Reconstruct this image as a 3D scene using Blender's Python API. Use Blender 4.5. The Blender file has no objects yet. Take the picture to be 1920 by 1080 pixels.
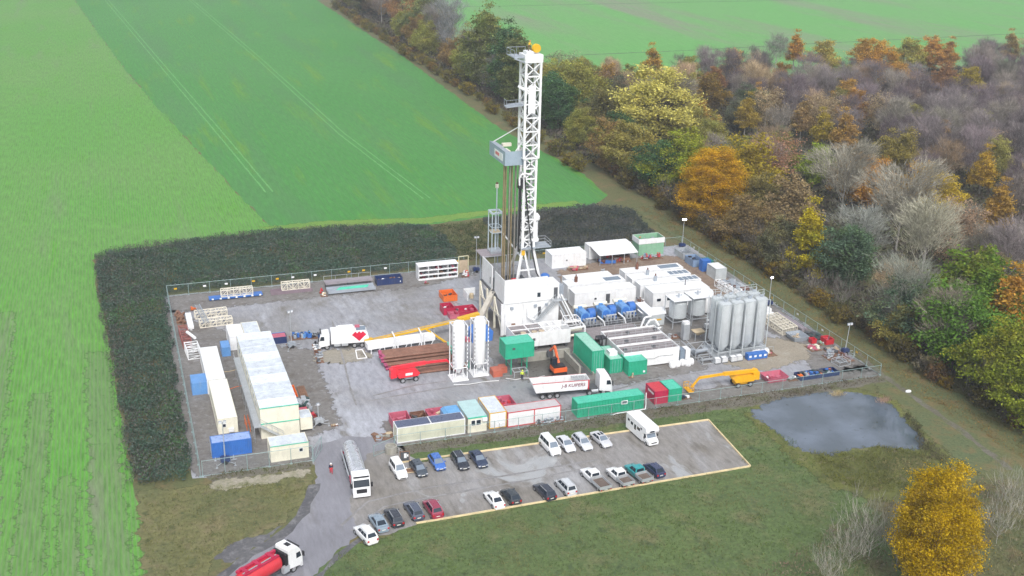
import bpy, bmesh, math, random
import numpy as np
from mathutils import Vector, Matrix
R = math.radians
sc = bpy.context.scene
COL = sc.collection

# ---------------------------------------------------------------- camera
CAM_F, CAM_P, CAM_R, CAM_Y, CAM_H = 2144.70, 0.366184, 0.0240491, 0.347231, 87.884
cam_d = bpy.data.cameras.new('camera')
cam = bpy.data.objects.new('camera', cam_d); COL.objects.link(cam)
cam_d.sensor_width = 36.0
cam_d.lens = 36.0 * CAM_F / 1920.0
cam_d.clip_start = 1.0; cam_d.clip_end = 12000
_fw = Vector((math.sin(CAM_Y)*math.cos(CAM_P), math.cos(CAM_Y)*math.cos(CAM_P), -math.sin(CAM_P)))
_rt = Vector((math.cos(CAM_Y), -math.sin(CAM_Y), 0)); _up = _rt.cross(_fw)
_r2 = math.cos(CAM_R)*_rt + math.sin(CAM_R)*_up
_u2 = -math.sin(CAM_R)*_rt + math.cos(CAM_R)*_up
cam.matrix_world = Matrix(((_r2.x, _u2.x, -_fw.x, 0), (_r2.y, _u2.y, -_fw.y, 0), (_r2.z, _u2.z, -_fw.z, CAM_H), (0, 0, 0, 1)))
sc.camera = cam

def U(px, py, z=0.0):
    """survey helper: ground (or height z) position read off the photograph"""
    d = _fw + _r2*((px-960)/CAM_F) + _u2*((540-py)/CAM_F)
    t = (z-CAM_H)/d.z
    return Vector((d.x*t, d.y*t, z))

# ---------------------------------------------------------------- light
SUN_EL, SUN_AZ = R(48), R(190)
world = bpy.data.worlds.new('World'); sc.world = world; world.use_nodes = True
wn = world.node_tree.nodes; wl = world.node_tree.links
bg = wn['Background']
sky = wn.new('ShaderNodeTexSky'); sky.sky_type = 'NISHITA'; sky.sun_disc = False
sky.sun_elevation = SUN_EL; sky.sun_rotation = SUN_AZ
sky.air_density = 1.0; sky.dust_density = 3.0
hs = wn.new('ShaderNodeHueSaturation'); hs.inputs['Saturation'].default_value = 0.34
wl.new(sky.outputs['Color'], hs.inputs['Color']); wl.new(hs.outputs['Color'], bg.inputs['Color'])
bg.inputs['Strength'].default_value = 0.13
sun_d = bpy.data.lights.new('sun', 'SUN'); sun_d.energy = 1.1; sun_d.angle = R(14); sun_d.color = (1.0, 0.97, 0.93)
sun = bpy.data.objects.new('sun', sun_d); COL.objects.link(sun)
_sd = Vector((math.sin(SUN_AZ)*math.cos(SUN_EL), math.cos(SUN_AZ)*math.cos(SUN_EL), math.sin(SUN_EL)))
sun.rotation_euler = _sd.to_track_quat('Z', 'Y').to_euler()
sun.location = (60, 100, 200)
sc.view_settings.view_transform = 'Standard'; sc.view_settings.look = 'None'
sc.view_settings.gamma = 1.0; sc.view_settings.exposure = 0.79
sc.cycles.use_denoising = True
sc.cycles.max_bounces = 6; sc.cycles.diffuse_bounces = 2; sc.cycles.glossy_bounces = 2
sc.cycles.transparent_max_bounces = 12; sc.cycles.volume_bounces = 0; sc.cycles.transmission_bounces = 3

# ---------------------------------------------------------------- materials
def nt(name):
    m = bpy.data.materials.new(name); m.use_nodes = True
    return m, m.node_tree.nodes, m.node_tree.links, m.node_tree.nodes['Principled BSDF']
def c4(c): return (c[0], c[1], c[2], 1)
def mixc(N, L, fac, a, b, mode='MIX'):
    x = N.new('ShaderNodeMix'); x.data_type = 'RGBA'; x.blend_type = mode
    for s, v in ((0, fac), (6, a), (7, b)):
        if hasattr(v, 'links') or hasattr(v, 'is_linked'): L.new(v, x.inputs[s])
        else: x.inputs[s].default_value = v if not isinstance(v, tuple) else (c4(v) if len(v) == 3 else v)
    return x.outputs[2]
def noise(N, L, vec, scale, detail=4, rough=.55, dist=0):
    n = N.new('ShaderNodeTexNoise'); n.inputs['Scale'].default_value = scale
    n.inputs['Detail'].default_value = detail; n.inputs['Roughness'].default_value = rough
    n.inputs['Distortion'].default_value = dist
    L.new(vec, n.inputs['Vector']); return n.outputs['Fac']
def ramp(N, L, fac, a, b, lo=0.0, hi=1.0):
    r = N.new('ShaderNodeMapRange'); r.inputs[1].default_value = a; r.inputs[2].default_value = b
    r.inputs[3].default_value = lo; r.inputs[4].default_value = hi; r.clamp = True
    L.new(fac, r.inputs[0]); return r.outputs[0]
def pos(N, L, scale=(1, 1, 1), rot=0):
    g = N.new('ShaderNodeNewGeometry'); m = N.new('ShaderNodeMapping'); m.vector_type = 'TEXTURE' if False else 'POINT'
    m.inputs['Scale'].default_value = scale; m.inputs['Rotation'].default_value = (0, 0, rot)
    L.new(g.outputs['Position'], m.inputs['Vector']); return m.outputs['Vector']
def bumpn(N, L, P, h, strength, dist):
    b = N.new('ShaderNodeBump'); b.inputs['Strength'].default_value = strength; b.inputs['Distance'].default_value = dist
    L.new(h, b.inputs['Height']); L.new(b.outputs['Normal'], P.inputs['Normal'])

MATS = {}
def pmat(name, col, rough=.5, metal=0.0, var=.10, dirt=None, damt=.5, objcol=False, coat=0.0, emit=0.0):
    """paint, metal, rubber, cloth: a base colour with grime and streaks"""
    if name in MATS: return MATS[name]
    m, N, L, P = nt(name); MATS[name] = m
    v = pos(N, L); vs = pos(N, L, (1.6, 1.6, .25))
    base = c4(col)
    if objcol:
        oi = N.new('ShaderNodeObjectInfo'); base = oi.outputs['Color']
    n1 = noise(N, L, v, .9, 5)
    k = ramp(N, L, n1, .3, .7, 1-var, 1+var*.6)
    cc = N.new('ShaderNodeCombineColor'); 
    for i in range(3): L.new(k, cc.inputs[i])
    c = mixc(N, L, 1.0, base, cc.outputs[0], 'MULTIPLY')
    if dirt:
        d = noise(N, L, vs, 1.3, 6, .65)
        c = mixc(N, L, ramp(N, L, d, .52, .78, 0, damt), c, dirt)
    L.new(c, P.inputs['Base Color'])
    P.inputs['Metallic'].default_value = metal
    rr = ramp(N, L, noise(N, L, v, 2.3, 3), .3, .7, max(.02, rough-.12), min(1, rough+.12)); L.new(rr, P.inputs['Roughness'])
    if coat: P.inputs['Coat Weight'].default_value = coat; P.inputs['Coat Roughness'].default_value = .08
    if emit:
        P.inputs['Emission Color'].default_value = c4(col); P.inputs['Emission Strength'].default_value = emit
    return m
def gmat(name, cols, scales=(.03, .25), fine=3.0, famt=.25, rough=.9, wet=None, aniso=None, bump=.4, patch=None, soft=False, rows=None):
    """ground cover: two large tones, a patchy third tone, fine grain, optional puddles"""
    m, N, L, P = nt(name); MATS[name] = m
    v = pos(N, L)
    va = v
    if aniso: va = pos(N, L, (aniso[1], aniso[2], 1), aniso[0])
    c = mixc(N, L, ramp(N, L, noise(N, L, v, scales[0], 4, .6, .4), .36, .64), cols[0], cols[1])
    if len(cols) > 2:
        n2 = noise(N, L, va, scales[1], 6, .65, .2)
        c = mixc(N, L, ramp(N, L, n2, *(patch or (.5, .66))), c, cols[2])
    if len(cols) > 3:
        c = mixc(N, L, ramp(N, L, noise(N, L, va, scales[1]*2.7, 5, .6), .56, .70), c, cols[3])
    nf = noise(N, L, va if aniso else v, fine, 6, .75)
    k = ramp(N, L, nf, .25, .75, 1-famt, 1+famt)
    cc = N.new('ShaderNodeCombineColor')
    for i in range(3): L.new(k, cc.inputs[i])
    c = mixc(N, L, 1.0, c, cc.outputs[0], 'MULTIPLY')
    if rows:   # drilled crop rows: (direction, spacing in m, strength)
        wv = N.new('ShaderNodeTexWave'); wv.wave_type = 'BANDS'; wv.bands_direction = 'X'; wv.inputs['Scale'].default_value = 2*math.pi/20/rows[1]*1.0; wv.inputs['Distortion'].default_value = 1.2; wv.inputs['Detail'].default_value = 3; wv.inputs['Detail Scale'].default_value = .6
        L.new(pos(N, L, (1, .35, 1), rows[0]), wv.inputs['Vector'])
        c = mixc(N, L, ramp(N, L, wv.outputs['Fac'], .15, .6, rows[2], 0), c, cols[2])
    if wet:
        w = ramp(N, L, noise(N, L, pos(N, L, (1, .55, 1), wet.get('rot', 0)), wet['scale'], 5, .55, .8), wet['lo'], wet['hi'])
        c = mixc(N, L, w, c, wet['col'])
        L.new(ramp(N, L, w, .25, 1, rough, wet['rough']), P.inputs['Roughness'])
        inv = ramp(N, L, w, 0, 1, 1, 0.05)
        h = N.new('ShaderNodeMath'); h.operation = 'MULTIPLY'; L.new(nf, h.inputs[0]); L.new(inv, h.inputs[1]); hh = h.outputs[0]
    else:
        P.inputs['Roughness'].default_value = rough; hh = nf
    L.new(c, P.inputs['Base Color'])
    bumpn(N, L, P, hh, bump, .15)
    if soft:   # the cover thins out towards its border in ragged patches
        at = N.new('ShaderNodeAttribute'); at.attribute_name = 'border'
        ad = N.new('ShaderNodeMath'); ad.operation = 'ADD'; L.new(at.outputs['Fac'], ad.inputs[0]); L.new(ramp(N, L, noise(N, L, v, .7, 5, .7), .3, .7, -.55, .55), ad.inputs[1])
        L.new(ramp(N, L, ad.outputs[0], .35, .65), P.inputs['Alpha'])
    return m
def leafmat(name, lo=.55, hi=1.5, twig=False, tint=None, tamt=.5):
    """foliage / twigs: object colour, varied leaf by leaf and in clumps"""
    m, N, L, P = nt(name); MATS[name] = m
    oi = N.new('ShaderNodeObjectInfo'); g = N.new('ShaderNodeNewGeometry')
    k = ramp(N, L, g.outputs['Random Per Island'], 0, 1, lo, hi)
    v = pos(N, L); n = ramp(N, L, noise(N, L, v, .35, 2), .3, .7, .68, 1.28)
    mu = N.new('ShaderNodeMath'); mu.operation = 'MULTIPLY'; L.new(k, mu.inputs[0]); L.new(n, mu.inputs[1])
    cc = N.new('ShaderNodeCombineColor')
    for i in range(3): L.new(mu.outputs[0], cc.inputs[i])
    base = oi.outputs['Color']
    if tint: base = mixc(N, L, ramp(N, L, noise(N, L, v, .22, 3), .42, .66, 0, tamt), base, tint)
    c = mixc(N, L, 1.0, base, cc.outputs[0], 'MULTIPLY')
    N.remove(P)
    d = N.new('ShaderNodeBsdfDiffuse'); L.new(c, d.inputs['Color'])
    out = N['Material Output']
    if twig: L.new(d.outputs[0], out.inputs['Surface'])
    else:
        t = N.new('ShaderNodeBsdfTranslucent'); L.new(c, t.inputs['Color'])
        mx = N.new('ShaderNodeMixShader'); mx.inputs[0].default_value = .38
        L.new(d.outputs[0], mx.inputs[1]); L.new(t.outputs[0], mx.inputs[2]); L.new(mx.outputs[0], out.inputs['Surface'])
    return m

GRIME = (.16, .13, .10)
WHITE = pmat('white_paint', (.80, .81, .82), .45, dirt=(.45, .40, .33), damt=.35)
CLEAN = pmat('clean_white_paint', (.82, .83, .84), .4, var=.05, dirt=(.55, .54, .52), damt=.25)
CREAM = pmat('cream_paint', (.78, .75, .62), .5, dirt=(.40, .36, .27), damt=.3)
ROOFG = pmat('grey_roof_sheet', (.60, .65, .71), .35, var=.22, dirt=(.72, .76, .80), damt=.7)
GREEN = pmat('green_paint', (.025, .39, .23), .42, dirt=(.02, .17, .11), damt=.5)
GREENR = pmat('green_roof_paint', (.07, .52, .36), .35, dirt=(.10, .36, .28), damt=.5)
GALV = pmat('galvanised_steel', (.50, .53, .56), .45, metal=.35, dirt=(.30, .30, .30), damt=.4)
GREY = pmat('grey_paint', (.33, .37, .42), .5, dirt=GRIME, damt=.3)
DGREY = pmat('dark_grey_steel', (.085, .09, .10), .55, dirt=(.15, .12, .10), damt=.4)
SILO = pmat('silo_grey', (.55, .59, .61), .42, metal=.15, dirt=(.34, .36, .37), damt=.5)
BLUE = pmat('blue_paint', (.04, .16, .50), .42, dirt=(.10, .14, .24), damt=.5)
LBLUE = pmat('light_blue_paint', (.12, .30, .62), .4, dirt=(.30, .38, .50), damt=.5)
DBLUE = pmat('dark_blue_paint', (.02, .04, .13), .42, dirt=GRIME, damt=.4)
RED = pmat('red_paint', (.55, .03, .045), .42, dirt=(.30, .05, .05), damt=.4)
CRIM = pmat('crimson_paint', (.46, .02, .07), .42, dirt=(.25, .03, .05), damt=.5)
PINK = pmat('faded_red_paint', (.50, .12, .18), .55, dirt=(.33, .16, .16), damt=.6)
ORANGE = pmat('orange_paint', (.75, .16, .025), .45, dirt=(.40, .14, .06), damt=.4)
YEL = pmat('yellow_paint', (.72, .42, .015), .42, dirt=(.42, .26, .05), damt=.4)
DYEL = pmat('ochre_yellow_paint', (.80, .41, .01), .42, dirt=(.40, .20, .02), damt=.4)
RUST = pmat('rusty_steel', (.17, .075, .05), .75, var=.3, dirt=(.26, .14, .09), damt=.7)
BROWN = pmat('brown_wood', (.24, .13, .08), .8, var=.25, dirt=(.10, .07, .05), damt=.5)
WOOD = pmat('pale_timber', (.62, .50, .33), .75, var=.2, dirt=(.36, .28, .18), damt=.5)
TAN = pmat('tan_sheet', (.50, .40, .28), .65, var=.2, dirt=(.30, .25, .20), damt=.5)
CONC = pmat('concrete', (.34, .33, .29), .85, var=.2, dirt=(.18, .17, .12), damt=.6)
RUB = pmat('tyre_rubber', (.025, .025, .027), .85, dirt=(.12, .11, .10), damt=.5)
RIM = pmat('wheel_rim', (.42, .43, .45), .4, metal=.5)
GLASS = pmat('dark_glass', (.02, .03, .045), .06, var=.02)
SCREEN = pmat('windscreen_glass', (.17, .21, .26), .04, var=.02)  # pale blue base colour stands in for the sky mirrored in the screen
BLACK = pmat('black_plastic', (.02, .02, .024), .5, dirt=(.08, .07, .07), damt=.3)
PAINT = pmat('car_paint', (1, 1, 1), .32, objcol=True, var=.03, coat=.6)
TINT = pmat('coloured_part', (1, 1, 1), .55, objcol=True, var=.14, dirt=(.22, .19, .16), damt=.35)
LAMPR = pmat('red_lamp_glass', (.50, .015, .02), .25)
LAMPW = pmat('clear_lamp_glass', (.70, .72, .75), .15)
PLATE = pmat('number_plate', (.75, .75, .70), .5)
STAINL = pmat('stainless_tank', (.66, .68, .73), .3, metal=.45, dirt=(.52, .53, .56), damt=.35)
TROUGH = pmat('walkway_grating', (.25, .225, .23), .8, var=.25, dirt=(.40, .37, .34), damt=.5)
LOUVRE = pmat('louvre_grey', (.20, .25, .31), .5)
SOLARC = pmat('blue_grey_cover', (.09, .11, .18), .35, dirt=(.16, .18, .24), damt=.5)
LAMPON = pmat('lit_floodlight', (.80, .72, 1.0), .3, emit=22)
LEAF = leafmat('leaves')
LEAFT = leafmat('mixed_leaves', tint=(.34, .25, .04), tamt=.4)
LEAFG = leafmat('turning_leaves', tint=(.13, .20, .03), tamt=.5)
TWIG = leafmat('twigs', .6, 1.5, twig=True)
BARK = pmat('bark', (.11, .09, .075), .9, var=.3, dirt=(.17, .16, .12), damt=.6)
PALEBARK = pmat('pale_bark', (.36, .34, .31), .9, var=.3, dirt=(.15, .13, .11), damt=.6)
SKIN = pmat('skin', (.45, .26, .18), .6)

# ---------------------------------------------------------------- mesh builder
class MB:
    DEF = None
    def __init__(s): s.v = []; s.f = []; s.mi = []; s.m = 0; s.M = MB.DEF
    def add(s, vs, fs):
        o = len(s.v)
        if s.M is not None: vs = [tuple(s.M @ Vector(p)) for p in vs]
        s.v += [tuple(p) for p in vs]; s.f += [tuple(i+o for i in f) for f in fs]; s.mi += [s.m]*len(fs); return s
    def box(s, x0, y0, z0, x1, y1, z1):
        vs = [(x, y, z) for z in (z0, z1) for y in (y0, y1) for x in (x0, x1)]
        return s.add(vs, [(0, 2, 3, 1), (4, 5, 7, 6), (0, 1, 5, 4), (2, 6, 7, 3), (0, 4, 6, 2), (1, 3, 7, 5)])
    def cbox(s, c, d, rz=0):
        ca, sa = math.cos(rz), math.sin(rz); hx, hy, hz = d[0]/2, d[1]/2, d[2]/2
        vs = [(c[0]+x*ca-y*sa, c[1]+x*sa+y*ca, c[2]+z) for z in (-hz, hz) for y in (-hy, hy) for x in (-hx, hx)]
        return s.add(vs, [(0, 2, 3, 1), (4, 5, 7, 6), (0, 1, 5, 4), (2, 6, 7, 3), (0, 4, 6, 2), (1, 3, 7, 5)])
    def bar(s, p, q, w=.1, h=None):
        p, q = Vector(p), Vector(q); d = (q-p)
        if d.length < 1e-6: return s
        d.normalize(); h = h or w
        a = d.cross(Vector((0, 0, 1)))
        if a.length < 1e-3: a = Vector((1, 0, 0))
        a.normalize(); b = a.cross(d)
        vs = [tuple(e + a*i*w/2 + b*j*h/2) for e in (p, q) for j in (-1, 1) for i in (-1, 1)]
        return s.add(vs, [(0, 1, 3, 2), (4, 6, 7, 5), (0, 4, 5, 1), (2, 3, 7, 6), (0, 2, 6, 4), (1, 5, 7, 3)])
    def tube(s, p, q, r, n=8, r2=None):
        p, q = Vector(p), Vector(q); d = (q-p).normalized(); r2 = r if r2 is None else r2
        a = d.cross(Vector((0, 0, 1)))
        if a.length < 1e-3: a = Vector((1, 0, 0))
        a.normalize(); b = a.cross(d)
        vs = []
        for e, rr in ((p, r), (q, r2)):
            for i in range(n):
                t = 2*math.pi*i/n; vs.append(tuple(e + (a*math.cos(t)+b*math.sin(t))*rr))
        fs = [(i, (i+1) % n, n+(i+1) % n, n+i) for i in range(n)] + [tuple(reversed(range(n))), tuple(range(n, 2*n))]
        return s.add(vs, fs)
    def path(s, pts, r, n=6):
        for a, b in zip(pts[:-1], pts[1:]): s.tube(a, b, r, n)
        return s
    def lathe(s, c, prof, n=20, axis='z'):
        vs = []; fs = []
        for (r, z) in prof:
            for i in range(n):
                t = 2*math.pi*i/n; x, y = r*math.cos(t), r*math.sin(t)
                vs.append((c[0]+x, c[1]+y, c[2]+z) if axis == 'z' else ((c[0]+z, c[1]+x, c[2]+y) if axis == 'x' else (c[0]+x, c[1]+z, c[2]+y)))
        for k in range(len(prof)-1):
            for i in range(n): fs.append((k*n+i, k*n+(i+1) % n, (k+1)*n+(i+1) % n, (k+1)*n+i))
        fs.append(tuple(reversed(range(n)))); fs.append(tuple(range((len(prof)-1)*n, len(prof)*n)))
        return s.add(vs, fs)
    def quad(s, a, b, c, d): return s.add([a, b, c, d], [(0, 1, 2, 3)])
    def prism(s, pts, y0, y1):
        """(x,z) outline pushed along y"""
        n = len(pts); vs = [(x, y0, z) for x, z in pts] + [(x, y1, z) for x, z in pts]
        return s.add(vs, [tuple(range(n)), tuple(reversed(range(n, 2*n)))] + [(i, n+i, n+(i+1) % n, (i+1) % n) for i in range(n)])
    def loft(s, rings):
        n = len(rings[0]); vs = [p for r in rings for p in r]; fs = []
        for k in range(len(rings)-1):
            for i in range(n): fs.append((k*n+i, k*n+(i+1) % n, (k+1)*n+(i+1) % n, (k+1)*n+i))
        fs.append(tuple(reversed(range(n)))); fs.append(tuple(range((len(rings)-1)*n, len(rings)*n)))
        return s.add(vs, fs)
    def mesh(s, name, mats, smooth=False):
        me = bpy.data.meshes.new(name); me.from_pydata(s.v, [], s.f)
        bm = bmesh.new(); bm.from_mesh(me); bmesh.ops.recalc_face_normals(bm, faces=bm.faces); bm.to_mesh(me); bm.free()
        for m in (mats if isinstance(mats, (list, tuple)) else [mats]): me.materials.append(m)
        me.polygons.foreach_set('material_index', s.mi)
        if smooth:
            me.polygons.foreach_set('use_smooth', [True]*len(me.polygons))
            try: me.set_sharp_from_angle(angle=R(40))
            except Exception: pass
        return me
    def build(s, name, mats, parent=None, smooth=False, color=None):
        o = bpy.data.objects.new(name, s.mesh(name, mats, smooth)); COL.objects.link(o)
        if parent: o.parent = parent
        if color: o.color = c4(color)
        return o

def tag(o, label, cat, group=None):
    o['label'] = label; o['category'] = cat
    if group: o['group'] = group
    return o
def thing(name, label, cat, loc=(0, 0, 0), rz=0, group=None):
    o = bpy.data.objects.new(name, None); COL.objects.link(o)
    o.empty_display_size = .5
    o.location = (loc[0], loc[1], loc[2] if len(loc) > 2 else 0); o.rotation_euler = (0, 0, rz)
    return tag(o, label, cat, group)
def struct(o): o['kind'] = 'structure'; return o
def stuff(o): o['kind'] = 'stuff'; return o
def dup(root, loc, rz=None, label=None, group=None, color=None, scale=None):
    r = root.copy(); COL.objects.link(r); r.location = (loc[0], loc[1], loc[2] if len(loc) > 2 else 0)
    if rz is not None: r.rotation_euler = (0, 0, rz)
    if label: r['label'] = label
    if group: r['group'] = group
    if scale: r.scale = scale if isinstance(scale, tuple) else (scale,)*3
    if color and r.type == 'MESH': r.color = c4(color)
    for ch in list(root.children):
        c = ch.copy(); COL.objects.link(c); c.parent = r
        if color: c.color = c4(color)
        for g in list(ch.children):
            d = g.copy(); COL.objects.link(d); d.parent = c
            if color: d.color = c4(color)
    return r

def sheet(name, pts, z, mat, jit=.25, step=1.2, seed=1, soft=0):
    """a ground surface with an uneven natural outline"""
    rnd = random.Random(seed); out = []
    n = len(pts)
    for i in range(n):
        a, b = Vector((pts[i][0], pts[i][1])), Vector((pts[(i+1) % n][0], pts[(i+1) % n][1]))
        k = max(1, min(160, int((b-a).length/step)))
        for j in range(k):
            p = a.lerp(b, j/k)
            if jit: p = p + Vector((rnd.uniform(-jit, jit), rnd.uniform(-jit, jit)))
            out.append((p.x, p.y, z))
    me = bpy.data.meshes.new(name); bm = bmesh.new()
    vs = [bm.verts.new(p) for p in out]; es = [bm.edges.new((vs[i], vs[(i+1) % len(vs)])) for i in range(len(vs))]
    bmesh.ops.triangle_fill(bm, use_beauty=False, use_dissolve=False, edges=es)
    if soft:
        ar = sum(out[i][0]*out[(i+1) % len(out)][1]-out[(i+1) % len(out)][0]*out[i][1] for i in range(len(out))); sg = 1 if ar > 0 else -1; n_ = len(out); ov = []
        for i in range(n_):
            a, b = Vector(out[i-3]), Vector(out[(i+3) % n_]); d = (b-a); d = d.normalized() if d.length else Vector((1, 0, 0)); q = Vector(out[i])+Vector((d.y, -d.x, 0))*sg*soft; ov.append(bm.verts.new((q.x, q.y, z)))
        for i in range(n_):
            try: bm.faces.new((vs[i], vs[(i+1) % n_], ov[(i+1) % n_], ov[i]))
            except ValueError: pass
        outer = set(ov)
    for f in bm.faces:
        f.normal_update()
        if f.normal.z < 0: f.normal_flip()
    bm.verts.index_update(); no = len(out) if soft else 0
    bm.to_mesh(me); bm.free(); me.materials.append(mat)
    if soft: me.attributes.new('border', 'FLOAT', 'POINT').data.foreach_set('value', [1.0 if i < no else 0.0 for i in range(len(me.vertices))])
    o = bpy.data.objects.new(name, me); COL.objects.link(o); return struct(o)
def PX(*pts): return [tuple(U(a, b))[:2] for a, b in pts]

def inpoly(P, poly):
    x, y = P[:, 0], P[:, 1]; c = np.zeros(len(P), bool); n = len(poly); j = n-1
    for i in range(n):
        xi, yi = poly[i]; xj, yj = poly[j]
        with np.errstate(divide='ignore', invalid='ignore'):
            t = ((yi > y) != (yj > y)) & (x < (xj-xi)*(y-yi)/((yj-yi) or 1e-9)+xi)
        c ^= t; j = i
    return c
def cards(rng, C, size, up=.5, aspect=1.0):
    """leaf-sized quads at points C"""
    n = len(C); nr = rng.normal(size=(n, 3)); nr[:, 2] = np.abs(nr[:, 2])+up; nr /= np.linalg.norm(nr, axis=1)[:, None]
    a = np.cross(nr, rng.normal(size=(n, 3))); a /= np.linalg.norm(a, axis=1)[:, None]; b = np.cross(nr, a)
    s = (size*rng.uniform(.6, 1.4, n))[:, None]
    return np.stack([C-a*s*.5, C-b*s*.32*aspect, C+a*s*.5, C+b*s*.32*aspect], 1)
def blades(rng, C, L, w, lean=.45, D=None):
    """thin upright strips (grass stalks, twigs) from points C"""
    n = len(C)
    if D is None:
        D = rng.normal(size=(n, 3))*lean; D[:, 2] = 1
    D = D/np.linalg.norm(D, axis=1)[:, None]
    s = np.cross(D, rng.normal(size=(n, 3))); s /= np.linalg.norm(s, axis=1)[:, None]
    l = (L*rng.uniform(.55, 1.35, n))[:, None]; T = C+D*l; w = np.asarray(w)
    if w.ndim == 0: w = np.full(n, float(w))
    s = s*w[:, None]
    return np.stack([C-s*.5, C+s*.5, T+s*.2, T-s*.2], 1)
def qmesh(name, Q, mats, idx=None):
    me = bpy.data.meshes.new(name); n = len(Q)
    me.vertices.add(n*4); me.vertices.foreach_set('co', Q.reshape(-1).astype(np.float32))
    me.loops.add(n*4); me.loops.foreach_set('vertex_index', np.arange(n*4, dtype=np.int32))
    me.polygons.add(n); me.polygons.foreach_set('loop_start', np.arange(0, n*4, 4, dtype=np.int32))
    for m in (mats if isinstance(mats, (list, tuple)) else [mats]): me.materials.append(m)
    if idx is not None: me.polygons.foreach_set('material_index', idx.astype(np.int32))
    me.update(calc_edges=True); me.validate(); return me
def qobj(name, Q, mats, color=(1, 1, 1), parent=None, idx=None):
    o = bpy.data.objects.new(name, qmesh(name, Q, mats, idx)); COL.objects.link(o); o.color = c4(color)
    if parent: o.parent = parent
    return o
def scatter_pts(rng, poly, dens):
    A = np.array(poly); lo, hi = A.min(0), A.max(0); n = int((hi-lo).prod()*dens)
    P = rng.uniform(lo, hi, (n, 2)); return P[inpoly(P, poly)]
def smooth_noise(P, s, seed):
    """cheap 2-D value noise for heights and densities"""
    rg = np.random.default_rng(seed); G = rg.random((64, 64)); q = P/s; i = np.floor(q).astype(int); f = q-i; f = f*f*(3-2*f)
    g = lambda a, b: G[a % 64, b % 64]
    x, y = i[:, 0], i[:, 1]
    return (g(x, y)*(1-f[:, 0])+g(x+1, y)*f[:, 0])*(1-f[:, 1])+(g(x, y+1)*(1-f[:, 0])+g(x+1, y+1)*f[:, 0])*f[:, 1]
# ================================================================ GROUND
M_ROUGH = gmat('rough_grass', [(.13, .125, .05), (.10, .115, .045), (.17, .125, .06), (.075, .09, .035)], (.05, .22), 2.2, .35)
M_LAWN = gmat('lawn_grass', [(.098, .145, .044), (.08, .122, .042), (.135, .14, .06), (.055, .085, .034)], (.045, .16), 1.3, .5, soft=True)
M_LAWN2 = gmat('dry_lawn_grass', [(.15, .145, .055), (.115, .125, .05), (.18, .155, .08), (.08, .095, .035)], (.08, .2), 1.3, .5, soft=True)
M_FIELDL = gmat('young_crop_field', [(.08, .285, .026), (.108, .28, .045), (.15, .22, .10), (.076, .28, .011)], (.014, .10), 1.7, .5, aniso=(R(2), 1.0, .12), patch=(.55, .76), rows=(R(2), .62, .5))
M_FIELDM = gmat('winter_wheat_field', [(.05, .222, .036), (.062, .236, .045), (.07, .19, .06), (.10, .245, .02)], (.012, .05), 1.4, .3, aniso=(R(-6), 1.0, .12), patch=(.50, .72), rows=(R(-6), 1.9, .28))
M_FIELDF = gmat('far_field', [(.105, .33, .07), (.125, .315, .085), (.18, .235, .13)], (.011, .022), .8, .2, patch=(.50, .64), aniso=(R(80), 1.0, .12))
M_GRAVEL = gmat('wet_gravel', [(.325, .335, .375), (.215, .207, .197), (.39, .405, .45), (.155, .142, .12)], (.04, .10), 1.3, .34, rough=.75,  # the palest bluish tones are wet sheen put into the base colour
                wet=dict(scale=.06, lo=.54, hi=.63, col=(.26, .27, .29), rough=.16, rot=.1), aniso=(R(82), .8, .3))
M_ROAD = gmat('wet_asphalt_track', [(.245, .245, .275), (.20, .20, .225), (.29, .29, .31), (.17, .165, .175)], (.07, .12), 1.8, .18, rough=.6,
              wet=dict(scale=.05, lo=.55, hi=.65, col=(.23, .24, .27), rough=.2), aniso=(R(-35), 1, .22))
M_PARK = gmat('car_park_gravel', [(.26, .25, .245), (.215, .20, .18), (.32, .32, .33), (.15, .137, .118)], (.06, .14), 1.3, .36, rough=.8,
              wet=dict(scale=.085, lo=.575, hi=.62, col=(.36, .37, .38), rough=.12, rot=.15), aniso=(R(80), .9, .3))
M_DIRT = gmat('brown_dirt', [(.20, .14, .10), (.26, .20, .15), (.17, .115, .085), (.30, .25, .20)], (.09, .3), 2.0, .3, rough=.85, soft=True)
M_PALE = gmat('worn_sand', [(.34, .31, .25), (.26, .245, .18), (.18, .18, .09), (.15, .16, .08)], (.15, .35), 2.0, .3, soft=True)
M_BANK = gmat('muddy_bank', [(.12, .11, .08), (.16, .15, .125), (.10, .115, .05), (.19, .17, .14)], (.15, .5), 1.8, .4)
M_EDGE = gmat('tarmac_crumbs', [(.085, .085, .095), (.12, .12, .125), (.20, .20, .21)], (.2, .5), 2.0, .3)
M_REED = gmat('marsh_grass', [(.125, .135, .03), (.105, .12, .035), (.075, .085, .028), (.19, .17, .09)], (.06, .2), 1.8, .4, soft=True)
M_YELLOW = gmat('yellowing_margin', [(.15, .27, .04), (.12, .25, .04), (.17, .26, .05)], (.06, .2), 1.4, .3, soft=True)
M_TRAM = gmat('wheel_track', [(.12, .34, .10), (.10, .31, .085), (.16, .36, .13)], (.05, .3), 1.2, .25)
M_DITCH = gmat('ditch_soil', [(.07, .13, .055), (.06, .11, .05)], (.05, .2), 1.2, .3)

g = MB(); g.quad((-1500, -600, 0), (2500, -600, 0), (2500, 3500, 0), (-1500, 3500, 0)); struct(g.build('ground', M_ROUGH))

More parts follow.
